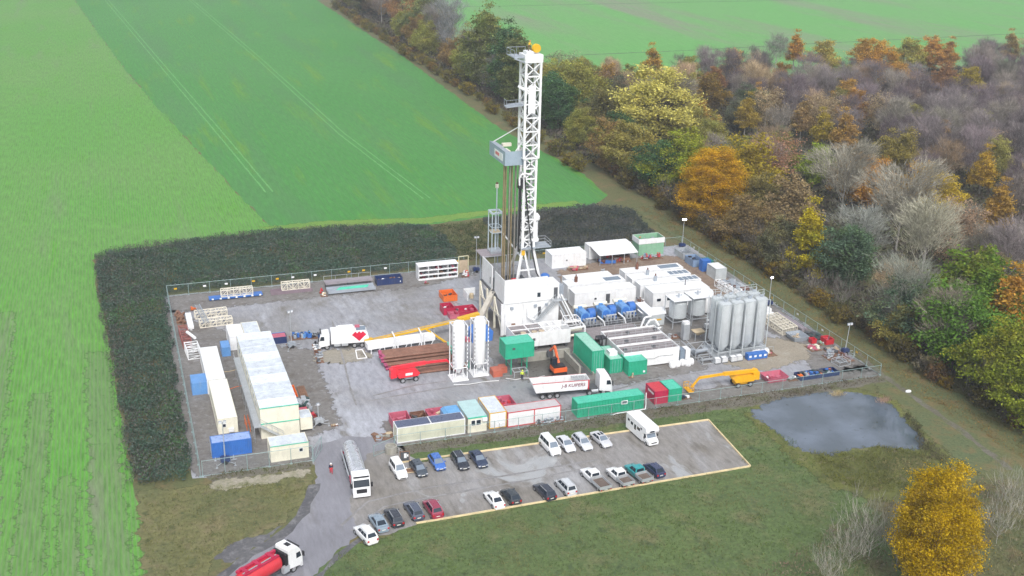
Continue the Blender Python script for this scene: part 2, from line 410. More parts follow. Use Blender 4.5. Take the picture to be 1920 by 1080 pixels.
bound = [(35.5, 265), (26, 340), (17, 415), (8, 500), (0, 590), (-7, 670), (-12, 730), (-25, 950)]
left_edge = [(29, 267), (12, 264.5), (-2, 261.5), (-6.5, 258), (-5.5, 235), (-3.5, 195), (-1.8, 155), (.2, 137), (-1.0, 110), (-4, 60)]
sheet('young_crop_field', bound + [(-500, 980), (-500, 60)] + list(reversed(left_edge)), .004, M_FIELDL, .5, 3)
sheet('winter_wheat_field', bound + [(123, 950), (126, 700), (127, 500), (124, 360), (129, 300), (127, 275), (118, 266.5), (101, 266), (72, 263), (50, 267)], .0065, M_FIELDM, .5, 3, 2)
sheet('far_field', [(165, 960), (158, 520), (165, 440), (190, 418), (280, 414), (340, 422), (700, 460), (1500, 700), (1500, 2000), (150, 2000)], .004, M_FIELDF, .8, 6, 3)
sheet('field_margin', [(bound[i][0]-1.3, bound[i][1]) for i in range(7)] + [(bound[i][0]+.6, bound[i][1]) for i in reversed(range(7))], .010, M_YELLOW, .5, 2, 4)
sheet('field_headland', [(32, 272), (36, 267), (50, 268), (72, 264.5), (101, 268), (117, 269), (116, 272), (101, 271), (72, 268), (50, 272)], .008, M_YELLOW, .6, 1.6, 5, soft=1.0)

M_SPARSE = gmat('sparse_crop', [(.105, .235, .055), (.095, .25, .04), (.165, .21, .115)], (.03, .2), 1.7, .5, aniso=(R(2), 1.0, .12), rows=(R(2), .62, .5), soft=True)
for k_, (x0, x1, y0, y1, w0, w1) in enumerate(((-6.2, -4.8, 205, 85, 2.2, 4.5), (-15.5, -16, 190, 95, 1.5, 3.2), (-23, -22, 230, 130, 2.0, 3.0), (-11, -10.5, 160, 90, 1.0, 2.0), (-30, -31, 260, 140, 3, 4))):
    n_ = 14; sheet('sparse_crop_strip', [(x0+(x1-x0)*i/n_-(w0+(w1-w0)*i/n_)*.5, y0+(y1-y0)*i/n_) for i in range(n_+1)]+[(x0+(x1-x0)*i/n_+(w0+(w1-w0)*i/n_)*.5, y0+(y1-y0)*i/n_) for i in reversed(range(n_+1))], .008, M_SPARSE, .5, 1.2, 60+k_, soft=1.6)
def strip(name, pts, w, z, mat, jit=.12, seed=1):
    L_, R_ = [], []
    for i, p in enumerate(pts):
        a = Vector(pts[max(0, i-1)]); b = Vector(pts[min(len(pts)-1, i+1)]); d = (b-a).normalized(); n = Vector((-d.y, d.x))*w/2
        L_.append((p[0]+n.x, p[1]+n.y)); R_.append((p[0]-n.x, p[1]-n.y))
    return sheet(name, L_+list(reversed(R_)), z, mat, jit, 1.5, seed)
def pl(*p): return [tuple(U(a, b))[:2] for a, b in p]
for k, off in enumerate((-.95, .95)):
    for j, line in enumerate((pl((200, 0), (300, 118), (400, 235), (505, 360)), pl((352, -5), (480, 105), (640, 250), (800, 372)))):
        strip('tractor_track', [(x+off, y) for x, y in line], .42, .008, M_TRAM, .1, 7+k+2*j)
for k, line in enumerate((pl((1020, 106), (1300, 94), (1560, 80), (1930, 62)), pl((860, 13), (1300, 4), (1930, -8)))):
    strip('drainage_furrow', line, 1.4, .008, M_DITCH, .25, 20+k)

comp = [(6.5, 154.2), (24.2, 153.6), (24.6, 150), (35, 148), (37, 153.6), (128.2, 154.6), (128.3, 231.2), (90, 231.5), (7, 231.2)]
sheet('compound_ground', comp, .008, M_GRAVEL, .2, 1.0, 8)
sheet('dirt_patch', [(90, 214.5), (99, 213), (101, 218), (117, 217), (118.5, 202), (117, 190), (121, 184), (124, 190), (125.5, 205), (126, 222), (118, 225), (104, 225.5), (92, 222)], .012, M_DIRT, .35, .8, 9, soft=1.6)
sheet('dirt_patch', [(103, 168), (112, 170), (117, 176), (122, 171), (119, 166), (108, 163.5)], .012, gmat('yellow_sand', [(.32, .28, .22), (.27, .24, .19), (.34, .31, .26)], (.1, .3), 2, .25, soft=True), .4, .8, 10, soft=1.6)
M_DGR = gmat('trodden_gravel', [(.175, .165, .155), (.205, .197, .19), (.14, .125, .112), (.26, .257, .262)], (.1, .3), 1.3, .34, rough=.8, soft=True)
sheet('dirt_patch', [(7.2, 155.4), (23.6, 155.2), (24, 162.4), (30, 165), (30.4, 186), (31, 195), (24, 199), (18, 196), (16.6, 208), (9.0, 218), (7.2, 224)], .0095, M_DGR, .4, .7, 41, soft=1.6)
sheet('dirt_patch', [(37.5, 155), (127, 155.4), (127, 158.8), (90, 158.6), (66, 158.4), (38, 163)], .0095, M_DGR, .4, .7, 42, soft=1.6)
sheet('dirt_patch', [(8.6, 222), (60, 222.6), (72, 226), (72, 230.4), (8.6, 229.8)], .0095, M_DGR, .4, .7, 43, soft=1.6)
sheet('dirt_patch', [(62, 174), (78, 166), (98, 167), (104, 176), (116, 186), (112, 196), (80, 207), (66, 203), (64, 186)], .0095, M_DGR, .4, .7, 44, soft=1.6)
sheet('dirt_patch', [(118, 160), (127, 158), (126.6, 200), (122, 214), (119.5, 200), (120, 176)], .0095, M_DGR, .4, .7, 45, soft=1.6)
sheet('dirt_patch', [(33, 193.8), (40, 192.8), (41, 189.5), (35, 188.6), (31.5, 191)], .012, gmat('tan_mud', [(.30, .275, .225), (.27, .25, .21), (.34, .325, .29)], (.1, .3), 2, .25, soft=True), .5, .6, 11, soft=1.6)
road = [(24.6, 158.5), (31, 160.5), (38, 158), (38.5, 156), (38.6, 150), (36.5, 143), (33, 137.5), (28, 133.5), (22.5, 129), (18, 123.5), (12, 112), (-2, 100), (-10, 108), (6.5, 127), (11, 132), (16.5, 135.6), (20.5, 140.5), (23.2, 147), (24.3, 152), (24.4, 158)]
sheet('road', road, .012, M_ROAD, .3, .8, 12)
strip('road_edge', [(5, 125), (10.5, 131.2), (16.5, 135.2), (20.6, 140.6), (23.2, 147.5)], 1.5, .016, M_EDGE, .35, 13)
strip('road_edge', [(13, 113.5), (18.3, 123), (23, 128.4), (28.5, 133.2)], .8, .016, M_EDGE, .3, 14)
sheet('tarmac_patch', PX((395, 1045), (440, 1015), (500, 1000), (530, 985), (505, 1010), (430, 1055)), .02, M_EDGE, .35, .7, 15)
sheet('car_park', PX((690, 850), (745, 838), (790, 868), (880, 850), (1328, 788), (1407, 875), (787, 981), (720, 1005), (670, 1000), (655, 940)), .016, M_PARK, .2, .8, 16)
sheet('lawn', PX((625, 1028), (690, 1025), (787, 982), (1407, 876), (1328, 787), (1400, 776), (1480, 815), (1545, 880), (1640, 960), (1700, 1100), (560, 1110)), .006, M_LAWN, .5, 1.4, 17, soft=1.2)
sheet('lawn', PX((720, 842), (880, 822), (1300, 770), (1420, 758), (1418, 790), (1328, 787), (880, 849), (745, 872)), .0075, M_LAWN, .4, 1.2, 18, soft=1.2)
sheet('lawn', PX((262, 925), (580, 893), (565, 935), (525, 980), (440, 1020), (390, 1050), (370, 1110), (282, 1110)), .006, M_LAWN2, .5, 1.2, 19, soft=1.2)
sheet('worn_path', PX((395, 912), (420, 900), (500, 893), (575, 882), (580, 888), (480, 906), (410, 918)), .012, M_PALE, .5, .5, 20, soft=0.8)
sheet('muddy_bank', [(36, 155.2), (36.5, 152.2), (60, 151.8), (90, 151.4), (104, 150.8), (127, 152.6), (128.2, 154.8), (100, 155.2)], .012, M_BANK, .3, .7, 21)
sheet('muddy_bank', [(8.5, 154.9), (9, 152.4), (24, 152.4), (24.2, 154.6)], .010, M_BANK, .3, .6, 22)
sheet('grass_track', [(131, 262), (128.5, 230), (129, 190), (129, 156), (130, 140), (131, 120), (128.5, 100), (123, 112), (121, 134), (124, 150), (128.6, 157)] if False else [(129.0, 262), (128.7, 156), (125, 150), (121, 134), (122, 112), (127, 98), (134, 98), (135.5, 130), (136, 180), (135, 230), (133.5, 262)], .006,
      gmat('leafy_track', [(.12, .125, .05), (.095, .125, .055), (.165, .125, .055), (.075, .10, .045)], (.08, .25), 2.2, .4, soft=True), .5, 1.2, 23, soft=2.0)
strip('wheel_rut', [(130, 165), (128.2, 155), (128, 146), (127.6, 134), (126.2, 120)], 1.1, .010, M_BANK, .3, 24)

M_TYRE = gmat('tyre_mark', [(.22, .215, .215), (.27, .265, .27), (.185, .175, .165)], (.2, .6), 1.6, .35, rough=.5)
for k_, line in enumerate((((700, 742), (780, 722), (900, 708), (980, 702)), ((690, 752), (790, 734), (900, 718), (985, 712)), ((622, 600), (640, 660), (655, 720), (668, 760)), ((700, 560), (780, 548), (850, 540), (900, 545)), ((690, 572), (770, 562), (850, 556)), ((1140, 735), (1220, 712), (1300, 700), (1400, 690)), ((1150, 748), (1230, 726), (1310, 712)))):
    strip('tyre_track', pl(*line), .38, .0125, M_TYRE, .1, 80+k_)
for k_, line in enumerate((((640, 985), (690, 940), (800, 915), (960, 890), (1120, 862)), ((660, 995), (720, 950), (830, 928), (980, 902), (1130, 872)))):
    strip('tyre_track', pl(*line), .4, .0205, M_TYRE, .1, 90+k_)
# pond
pondpts = PX((1418, 776), (1440, 760), (1480, 748), (1520, 742), (1590, 739), (1635, 745), (1668, 762), (1690, 790), (1722, 824), (1716, 838), (1690, 838), (1650, 832), (1600, 835), (1560, 848), (1520, 846), (1490, 832), (1462, 808))
pm, N, L, P = nt('pond_water')
P.inputs['Base Color'].default_value = (.07, .085, .09, 1); P.inputs['Roughness'].default_value = .03; P.inputs['IOR'].default_value = 2.0
vv = pos(N, L); bumpn(N, L, P, noise(N, L, vv, .8, 3), .05, .05)
cw = mixc(N, L, ramp(N, L, noise(N, L, vv, .12, 4), .4, .65), (.07, .09, .11), (.125, .155, .20)); L.new(cw, P.inputs['Base Color'])
sheet('marsh', PX((1405, 778), (1440, 752), (1500, 736), (1600, 730), (1670, 752), (1740, 826), (1800, 880), (1760, 930), (1640, 935), (1560, 910), (1500, 860), (1450, 815)), .010, M_REED, .5, .9, 25, soft=1.8)
at = N.new('ShaderNodeAttribute'); at.attribute_name = 'border'; ad = N.new('ShaderNodeMath'); ad.operation = 'ADD'; L.new(at.outputs['Fac'], ad.inputs[0]); L.new(ramp(N, L, noise(N, L, vv, .8, 5, .7), .3, .7, -.6, .5), ad.inputs[1]); L.new(ramp(N, L, ad.outputs[0], .3, .6), P.inputs['Alpha'])
sheet('pond', pondpts, .016, pm, .2, .6, 26, soft=1.5)
# ================================================================ BUILDERS
def corr_wall(mb, x0, y0, x1, y1, z0, z1, d=.05, p=.28):
    """trapezoid-profiled sheet round a rectangle"""
    def run(a, b):
        a, b = Vector(a), Vector(b); L_ = (b-a).length; t = (b-a)/L_; nrm = Vector((t.y, -t.x)); k = max(1, round(L_/p)); s = L_/k; o = []
        for i in range(k):
            q = a+t*(i*s)
            for f, dd in ((0, 0), (.32, 0), (.5, -d), (.82, -d)): o.append(q+t*(f*s)+nrm*dd)
        return o
    pts = run((x0, y0), (x1, y0))+run((x1, y0), (x1, y1))+run((x1, y1), (x0, y1))+run((x0, y1), (x0, y0))
    n = len(pts); vs = [(p_.x, p_.y, z0) for p_ in pts]+[(p_.x, p_.y, z1) for p_ in pts]
    mb.add(vs, [(i, (i+1) % n, n+(i+1) % n, n+i) for i in range(n)])
def rim_frame(mb, L, D, H, w=.12, pr=.02):
    for x in (0, L):
        for y in (0, D):
            mb.box(x-pr if x == 0 else x-w, y-pr if y == 0 else y-w, 0, x+w if x == 0 else x+pr, y+w if y == 0 else y+pr, H)
    for z0, z1 in ((.0, .16), (H-.12, H)):
        z0 += .003; z1 -= .003
        for y0, y1 in ((-pr, w-pr), (D-w+pr, D+pr)): mb.box(w, y0+.003, z0, L-w, y1-.003, z1)
        for x0, x1 in ((-pr, w-pr), (L-w+pr, L+pr)): mb.box(x0+.003, w, z0, x1-.003, D-w, z1)
def container(label, x, y, L, D, H, wall, roof=None, frame=None, door=None, z=0, rz=0, group=None, cat='container', name='shipping_container', ribs=True, corr=True, door_mat=None, wins=(), extra=None):
    t = thing(name, label, cat, (x, y, z), rz, group)
    w = MB()
    if corr: corr_wall(w, .03, .03, L-.03, D-.03, .1, H-.06)
    else:
        w.box(.03, .03, .1, L-.03, D-.03, H-.06)
        k = max(2, round(L/1.15))
        for i in range(1, k):
            xx = L*i/k
            for yy in (.022, D-.022-.008): w.box(xx-.02, yy, .16, xx+.02, yy+.008, H-.14)
    w.build('wall', wall, t)
    f = MB(); rim_frame(f, L, D, H); f.build('frame', frame or wall, t)
    r = MB(); r.box(.1, .1, H-.055, L-.1, D-.1, H-.022)
    if ribs:
        k = max(2, round(L/.6))
        for i in range(k): r.box(.12+(L-.24)*(i+.25)/k, .14, H-.022, .12+(L-.24)*(i+.55)/k, D-.14, H-.006)
    r.build('roof', roof or wall, t)
    if door:
        for s in (0, 1):
            d = MB()
            if door == 'front':
                x0 = L/2-1.15+s*1.16; d.box(x0, -.05, .18, x0+1.13, .0, H-.16)
            elif door in ('left', 'right'):
                xa, xb = (-.05, .0) if door == 'left' else (L, L+.05)
                y0 = .14+s*(D-.28)/2; d.box(xa, y0, .18, xb, y0+(D-.28)/2-.02, H-.16)
            else:  # endface: short side faces the yard front
                x0 = .14+s*(L-.28)/2; d.box(x0, -.05, .18, x0+(L-.28)/2-.02, 0, H-.16)
                for zz in (.5, 1.0, 1.5, 2.0): d.box(x0+.08, -.062, zz, x0+(L-.28)/2-.1, -.05, zz+.1)
            dd = d.build('door', door_mat or wall, t)
            b = MB()
            for q in (.28, .72):
                if door == 'front': b.tube((x0+1.13*q, -.08, .2), (x0+1.13*q, -.08, H-.18), .025, 6)
                elif door in ('left', 'right'): b.tube(((xa-.03) if door == 'left' else xb+.03, y0+(D-.28)/2*q, .2), ((xa-.03) if door == 'left' else xb+.03, y0+(D-.28)/2*q, H-.18), .025, 6)
                else: b.tube((x0+(L-.28)/2*q, -.085, .2), (x0+(L-.28)/2*q, -.085, H-.18), .025, 6)
            b.build('locking_bar', GALV, dd)
    for (side, u, zz, ww, hh) in wins: window(t, side, u, zz, ww, hh, L, D)
    if extra: extra(t)
    return t
def window(t, side, u, z, w, h, L, D, frame=None, pane=None, sl=.07):
    f = MB(); g_ = MB()
    if side == 'front':
        f.box(u-sl, -.035, z-sl, u+w+sl, .0, z); f.box(u-sl, -.035, z+h, u+w+sl, 0, z+h+sl); f.box(u-sl, -.035, z, u, 0, z+h); f.box(u+w, -.035, z, u+w+sl, 0, z+h)
        g_.box(u, -.018, z, u+w, .0, z+h)
    elif side == 'left':
        f.box(-.035, u-sl, z-sl, 0, u+w+sl, z); f.box(-.035, u-sl, z+h, 0, u+w+sl, z+h+sl); f.box(-.035, u-sl, z, 0, u, z+h); f.box(-.035, u+w, z, 0, u+w+sl, z+h)
        g_.box(-.018, u, z, 0, u+w, z+h)
    else:
        f.box(L, u-sl, z-sl, L+.035, u+w+sl, z); f.box(L, u-sl, z+h, L+.035, u+w+sl, z+h+sl); f.box(L, u-sl, z, L+.035, u, z+h); f.box(L, u+w, z, L+.035, u+w+sl, z+h)
        g_.box(L, u, z, L+.018, u+w, z+h)
    fo = f.build('window', frame or CLEAN, t); g_.build('pane', pane or GLASS, fo)
def skip(label, x, y, L, D, H, mat, rz=0, z=0, group=None, cat='skip', name='open_skip', taper=.0, fill=None, inner=None, ribs=3, seed=0):
    t = thing(name, label, cat, (x, y, z), rz, group); b = MB(); w = .07
    def ring(z_, i): 
        o = -taper*(z_/H); return [(o+i, o+i, z_), (L-o-i, o+i, z_), (L-o-i, D-o-i, z_), (o+i, D-o-i, z_)]
    b.loft([ring(.05, 0), ring(H, 0)][::1])
    b.f = b.f[:-1]; b.mi = b.mi[:-1]
    o = len(b.v); b.add(ring(H, 0)+ring(H, w)+ring(.15, w), [(0, 1, 5, 4), (1, 2, 6, 5), (2, 3, 7, 6), (3, 0, 4, 7), (4, 5, 9, 8), (5, 6, 10, 9), (6, 7, 11, 10), (7, 4, 8, 11), (8, 9, 10, 11)])
    for i in range(ribs):
        xx = L*(i+.5)/ribs; q = -taper*.5
        b.box(xx-.05, q-.06, .06, xx+.05, q+.01, H-.03); b.box(xx-.05, D-q-.01, .06, xx+.05, D-q+.06, H-.03)
    b.build('shell', mat, t)
    r = MB(); e = -taper
    for a, c in (((e, e), (L-e, e)), ((L-e, e), (L-e, D-e)), ((L-e, D-e), (e, D-e)), ((e, D-e), (e, e))): r.bar((*a, H), (*c, H), .09, .09)
    r.build('rim', mat, t)
    if fill:
        rnd = random.Random(seed)
        for i in range(fill[1]):
            f = MB(); fm = rnd.randrange(len(fill[0])); s = rnd.uniform(.25, .8)
            f.cbox((rnd.uniform(.5, L-.5), rnd.uniform(.4, D-.4), rnd.uniform(.35, H*fill[2])), (s*rnd.uniform(.6, 1.6), s*.7, s*.5), rnd.uniform(0, 3)); f.build('scrap_piece', fill[0][fm], t)
    return t
def lattice(label, x, y, L, W, H, mat=None, rz=0, z=.1, n=6, group='white lattice mast sections', bw=.11, name='lattice_section', planes='all'):
    t = thing(name, label, 'lattice section', (x, y, z), rz, group); b = MB(); k = MB()
    for yy in (0, W):
        for zz in (0, H): b.bar((0, yy, zz), (L, yy, zz), bw*1.35)
    for i in range(n+1):
        xx = L*i/n
        for yy in (0, W): k.bar((xx, yy, 0), (xx, yy, H), bw)
        for zz in (0, H): k.bar((xx, 0, zz), (xx, W, zz), bw)
        if i < n:
            x2 = L*(i+1)/n; f = i % 2
            for yy in (0, W): k.bar((xx, yy, H*f), (x2, yy, H*(1-f)), bw*.8)
            for zz in (0, H): k.bar((xx, W*f, zz), (x2, W*(1-f), zz), bw*.8)
    b.build('chord', mat or CREAMW, t); k.build('bracing', mat or CREAMW, t); return t
CREAMW = pmat('cream_white_steel', (.76, .71, .60), .5, dirt=(.45, .38, .28), damt=.4)
def junk(label, name, cat, x, y, L, D, H, mats, n, seed, kind='boxes', rz=0, group=None):
    """a heap of loose pieces on a pallet"""
    rnd = random.Random(seed); t = thing(name, label, cat, (x, y, 0), rz, group)
    p = MB()
    for i in range(4): p.box(0, D*i/4+.02, .1, L, D*i/4+D*.17, .14)
    for xx in (0, L/2-.05, L-.1): p.box(xx, 0, 0, xx+.1, D, .1)
    p.build('pallet', BROWN, t)
    b = MB()
    for i in range(n):
        b.m = rnd.randrange(len(mats)); px_, py_ = rnd.uniform(.1, .9)*L, rnd.uniform(.15, .85)*D; zz = .14+rnd.uniform(0, .6)*H
        if kind == 'pipes':
            a = rnd.uniform(-.25, .25); l = L*rnd.uniform(.5, .95)/2; b.tube((L/2-l, py_-a, zz), (L/2+l, py_+a, zz+rnd.uniform(-.1, .1)), rnd.uniform(.05, .12), 8)
        elif kind == 'drums': b.lathe((px_, py_, .14), [(.27, 0), (.29, .05), (.29, .8), (.27, .85)], 10)
        elif kind == 'valves':
            b.tube((px_-.3, py_, zz), (px_+.3, py_, zz), .14, 8); b.tube((px_, py_, zz), (px_, py_, zz+.5), .09, 8); b.lathe((px_, py_, zz+.5), [(.22, 0), (.22, .06)], 10)
        else: b.cbox((px_, py_, zz), (rnd.uniform(.2, .5)*L*.7, rnd.uniform(.2, .5)*D*.8, rnd.uniform(.15, .5)*H), rnd.uniform(-.6, .6))
    b.build('load', mats, t); return t
def ibc_proto():
    t = thing('water_tote', 'white plastic tote in a wire cage', 'water tote')
    b = MB(); b.box(.06, .06, .16, 1.14, .94, 1.02); b.lathe((.6, .5, 1.02), [(.14, 0), (.14, .06)], 10); b.build('tank', CLEAN, t)
    c = MB()
    for i in range(5):
        x_ = .03+1.14*i/4
        for y_ in (.03, .97): c.bar((x_, y_, .14), (x_, y_, 1.06), .03)
    for i in range(1, 4):
        y_ = .03+.94*i/4
        for x_ in (.03, 1.17): c.bar((x_, y_, .14), (x_, y_, 1.06), .03)
    for z_ in (.3, .6, .9, 1.06):
        for y_ in (.03, .97): c.bar((.03, y_, z_), (1.17, y_, z_), .03)
        for x_ in (.03, 1.17): c.bar((x_, .03, z_), (x_, .97, z_), .03)
    c.build('cage', GALV, t)
    p = MB(); p.box(0, 0, 0, 1.2, .12, .14); p.box(0, .44, 0, 1.2, .56, .14); p.box(0, .88, 0, 1.2, 1, .14); p.build('base', DGREY, t)
    return t
def light_tower(label, x, y, h, lit=False, heads=2, rz=0, body=None, lean=(0, 0)):
    t = thing('light_tower', label, 'light tower', (x, y), rz, 'mobile light towers round the drilling site')
    b = MB(); b.box(-.7, -.45, .35, .7, .45, 1.05); b.box(-.5, -.35, 1.05, .3, .35, 1.2); b.build('generator', body or DBLUE, t)
    for sx, sy in ((1, 1), (1, -1), (-1, 1), (-1, -1)):
        c = MB(); c.bar((sx*.4, sy*.3, .38), (sx*1.35, sy*1.15, .3), .08); c.bar((sx*1.35, sy*1.15, .0), (sx*1.35, sy*1.15, .6), .07); c.box(sx*1.35-.15, sy*1.15-.15, 0, sx*1.35+.15, sy*1.15+.15, .04); c.build('outrigger', GALV, t)
    c = MB(); c.bar((.7, 0, .4), (1.7, 0, .42), .1); c.build('tow_bar', GALV, t)
    for sy in (-.52, .52):
        w = MB(); w.lathe((0, sy-.09, .3), [(.2, 0), (.3, .03), (.3, .15), (.2, .18)], 12, 'y'); w.build('wheel', RUB, t)
    m = MB(); m.tube((0, 0, 1.0), (lean[0]*.4, lean[1]*.4, h*.45), .10, 8); m.tube((lean[0]*.4, lean[1]*.4, h*.45), (lean[0], lean[1], h), .065, 8)
    m.bar((lean[0]-.5, lean[1], h), (lean[0]+.5, lean[1], h), .08); m.build('mast', GALV, t)
    for i in range(heads):
        u = (i-(heads-1)/2)*.62; l = MB(); l.box(lean[0]+u-.24, lean[1]-.16, h-.12, lean[0]+u+.24, lean[1]+.12, h+.28)
        lo = l.build('lamp', GREY, t); q = MB(); q.box(lean[0]+u-.21, lean[1]-.185, h-.09, lean[0]+u+.21, lean[1]-.163, h+.25)
        q.build('lamp_glass', LAMPON if lit else LAMPW, lo)
    return t
FM, N, L, P = nt('chain_link_mesh'); MATS['chain_link'] = FM
P.inputs['Base Color'].default_value = (.25, .36, .34, 1); P.inputs['Roughness'].default_value = .5; P.inputs['Metallic'].default_value = .3
_tr = N.new('ShaderNodeBsdfTransparent'); _mx = N.new('ShaderNodeMixShader'); _mx.inputs[0].default_value = .07
L.new(_tr.outputs[0], _mx.inputs[1]); L.new(P.outputs[0], _mx.inputs[2]); L.new(_mx.outputs[0], N['Material Output'].inputs['Surface'])
FENCEP = pmat('fence_post_steel', (.30, .40, .40), .5, metal=.2)
def fence(label, p, q, h=2.1, step=3.4, signs=0, seed=0, post_r=.05):
    p, q = Vector(p), Vector(q); d = q-p; n = max(1, round(d.length/step))
    t = thing('wire_fence', label, 'fence', (p.x, p.y)); a = math.atan2(d.y, d.x); t.rotation_euler = (0, 0, a); Ln = d.length
    m = MB(); m.quad((0, 0, .05), (Ln, 0, .05), (Ln, 0, h), (0, 0, h)); m.build('wire_mesh', FM, t)
    r = MB(); r.tube((0, .02, h), (Ln, .02, h), .04, 6); r.tube((0, .02, .08), (Ln, .02, .08), .03, 6); r.build('rail', FENCEP, t)
    po = None
    for i in range(n+1):
        if po is None:
            b = MB(); b.tube((0, .045, 0), (0, .045, h+.08), post_r, 8); b.box(-.16, -.12, 0, .16, .2, .1); po = b.build('post', FENCEP, t); o = po
        else: o = po.copy(); COL.objects.link(o); o.parent = t
        o.location = (Ln*i/n, 0, 0)
    rnd = random.Random(seed)
    for i in range(signs):
        b = MB(); u = Ln*(i+.5+rnd.uniform(-.3, .3))/max(1, signs); b.box(u-.3, -.05, h-1.0, u+.3, -.02, h-.65); b.build('warning_sign', [YEL, CLEAN, CLEAN, YEL][i % 4], t)
    return t

# ================================================================ FENCES
fence('long chain link fence in front of the dark thicket at the back of the site', (7.8, 230.5), (72, 231.0), 2.4, 4.4, 13, 3)
fence('chain link fence behind the white containers in the back right of the site', (84, 231.2), (126.6, 231.2), 2.2, 4.4, 2, 4)
fence('chain link fence along the thicket on the left side of the site', (7.6, 154.6), (7.8, 230.3), 2.5, 3.6, 3, 5)
fence('chain link fence along the leafy track on the right side of the site', (127.9, 155.3), (126.8, 231.0), 2.2, 4.0, 7, 6)
fence('chain link fence in front of the blue container and the cream cabin', (7.9, 154.5), (24.2, 154.4), 2.6, 3.2, 0, 7)
fence('chain link fence above the muddy bank behind the parked cars', (37.2, 154.9), (127.8, 155.1), 2.0, 4.2, 0, 8)
g_ = thing('site_gate', 'open wire gate leaf at the entrance next to the cream cabin', 'gate', (24.2, 153.9), R(62))
b = MB(); b.bar((0, 0, .1), (4.2, 0, .1), .07); b.bar((0, 0, 2.2), (4.2, 0, 2.2), .07); b.bar((0, 0, 0), (0, 0, 2.5), .1); b.bar((4.2, 0, .05), (4.2, 0, 2.25), .08); b.bar((0, 0, .1), (4.2, 0, 2.2), .05); b.build('gate_frame', FENCEP, g_)
b = MB(); b.quad((.05, .01, .1), (4.15, .01, .1), (4.15, .01, 2.2), (.05, .01, 2.2)); b.build('wire_mesh', FM, g_)
g_ = thing('site_gate', 'open wire gate leaf beside the concrete ring at the cream tank', 'gate', (37.0, 154.6), R(205))
b = MB(); b.bar((0, 0, .1), (4.0, 0, .1), .07); b.bar((0, 0, 1.9), (4.0, 0, 1.9), .07); b.bar((0, 0, 0), (0, 0, 2.1), .1); b.bar((4.0, 0, .05), (4.0, 0, 1.95), .08); b.build('gate_frame', FENCEP, g_)
b = MB(); b.quad((.05, .01, .1), (3.95, .01, .1), (3.95, .01, 1.9), (.05, .01, 1.9)); b.build('wire_mesh', FM, g_)

# ================================================================ LEFT CABINS
def ac(t, x, y, z):
    b = MB(); b.box(x, y, z, x+.8, y+.35, z+.6); b.build('air_conditioner', CLEAN, t)
container('long white site cabin nearest the left fence, farther half', 11.3, 182.1, 3.05, 14.0, 2.7, WHITE, WHITE, WHITE, name='site_cabin', cat='cabin', corr=False, wins=[('right', 2, 1, 1.2, 1), ('right', 6, 1, 1.2, 1), ('right', 10, 1, 1.2, 1)])
container('long white site cabin with cream end behind the blue container', 11.5, 167.1, 3.05, 14.6, 2.7, CREAM, WHITE, CREAM, name='site_cabin', cat='cabin', corr=False, wins=[('front', .7, 1.2, .5, .5)], extra=lambda t: ac(t, 1.6, -.35, .3))
container('light blue tank container standing alone beside the left fence', 8.8, 182.4, 2.6, 3.7, 2.2, LBLUE, LBLUE, LBLUE, name='blue_container', corr=False)
container('bright blue corrugated container with worn roof at the front left fence', 9.8, 159.6, 5.95, 2.44, 2.55, BLUE, pmat('worn_blue_roof', (.30, .42, .72), .4, dirt=(.05, .08, .20), damt=.95), BLUE, door='left')
container('single cream cabin with green roof edge next to the entrance', 18.1, 155.7, 5.75, 3.2, 2.7, CREAM, ROOFG, CREAM, name='site_cabin', cat='cabin', corr=False, wins=[('front', 4.35, 1.25, .5, .5)],
          extra=lambda t: MB().box(-.03, -.05, 2.6, 5.78, -.022, 2.74).build('roof_trim', GREENR, t))
container('small white cabin end unit at the far end of the stacked block', 17.0, 199.4, 2.7, 6.0, 2.7, WHITE, WHITE, WHITE, name='site_cabin', cat='cabin', corr=False)
container('small grey roofed cabin at the far end of the stacked block', 19.8, 199.6, 3.0, 6.2, 2.7, CREAM, ROOFG, CREAM, name='site_cabin', cat='cabin', corr=False)
# two-storey stack
blk = thing('stacked_cabin_block', 'two storey block of stacked cream cabins with grey roofs and outside stairs', 'cabin block', (17.75, 163.5))
n_u = 10; ud = 3.05; ROOFL = pmat('light_roof_sheet', (.74, .79, .84), .35, var=.15, dirt=(.55, .60, .66), damt=.6)
for s_ in range(2):
    w = MB()
    for i in range(n_u):
        y0 = i*ud; w.box(0, y0+.02, s_*2.7+.02, 6.05, y0+ud-.02, s_*2.7+2.62)
        for xx in (1.5, 3.0, 4.5):
            if i == 0: w.box(xx-.012, y0+.012, s_*2.7+.1, xx+.012, y0+.02, s_*2.7+2.5)
    w.build('wall', CREAM, blk)
    tr = MB(); tr.box(-.03, -.04, s_*2.7+2.56, 6.08, .016, s_*2.7+2.72); tr.build('roof_trim', GREENR, blk)
for i in range(n_u):
    r = MB(); y0 = i*ud; r.box(-.02, y0+.03, 5.33, 6.07, y0+ud-.03, 5.37); r.box(-.02, y0+ud-.14, 5.37, 6.07, y0+ud-.03, 5.42); r.build('roof', ROOFG if i % 3 else ROOFL, blk)
for i in range(1, n_u):
    for s_ in (0, 1):
        f = MB(); f.box(-.04, i*ud+.9, s_*2.7+.9, 0, i*ud+2.1, s_*2.7+1.9); fo = f.build('window', CLEAN, blk); q = MB(); q.box(-.055, i*ud+.97, s_*2.7+.97, -.04, i*ud+2.03, s_*2.7+1.83); q.build('pane', GLASS, fo)
st = MB()
st.box(-1.15, -1.0, 2.62, -.06, n_u*ud-4, 2.7)
for i in range(12): st.bar((-1.1, i*2.3-.9, 0), (-1.1, i*2.3-.9, 3.75), .07)
for zz in (3.2, 3.75): st.bar((-1.1, -1, zz), (-1.1, n_u*ud-4, zz), .05)
st.build('walkway', GALV, blk)
sr = MB(); 
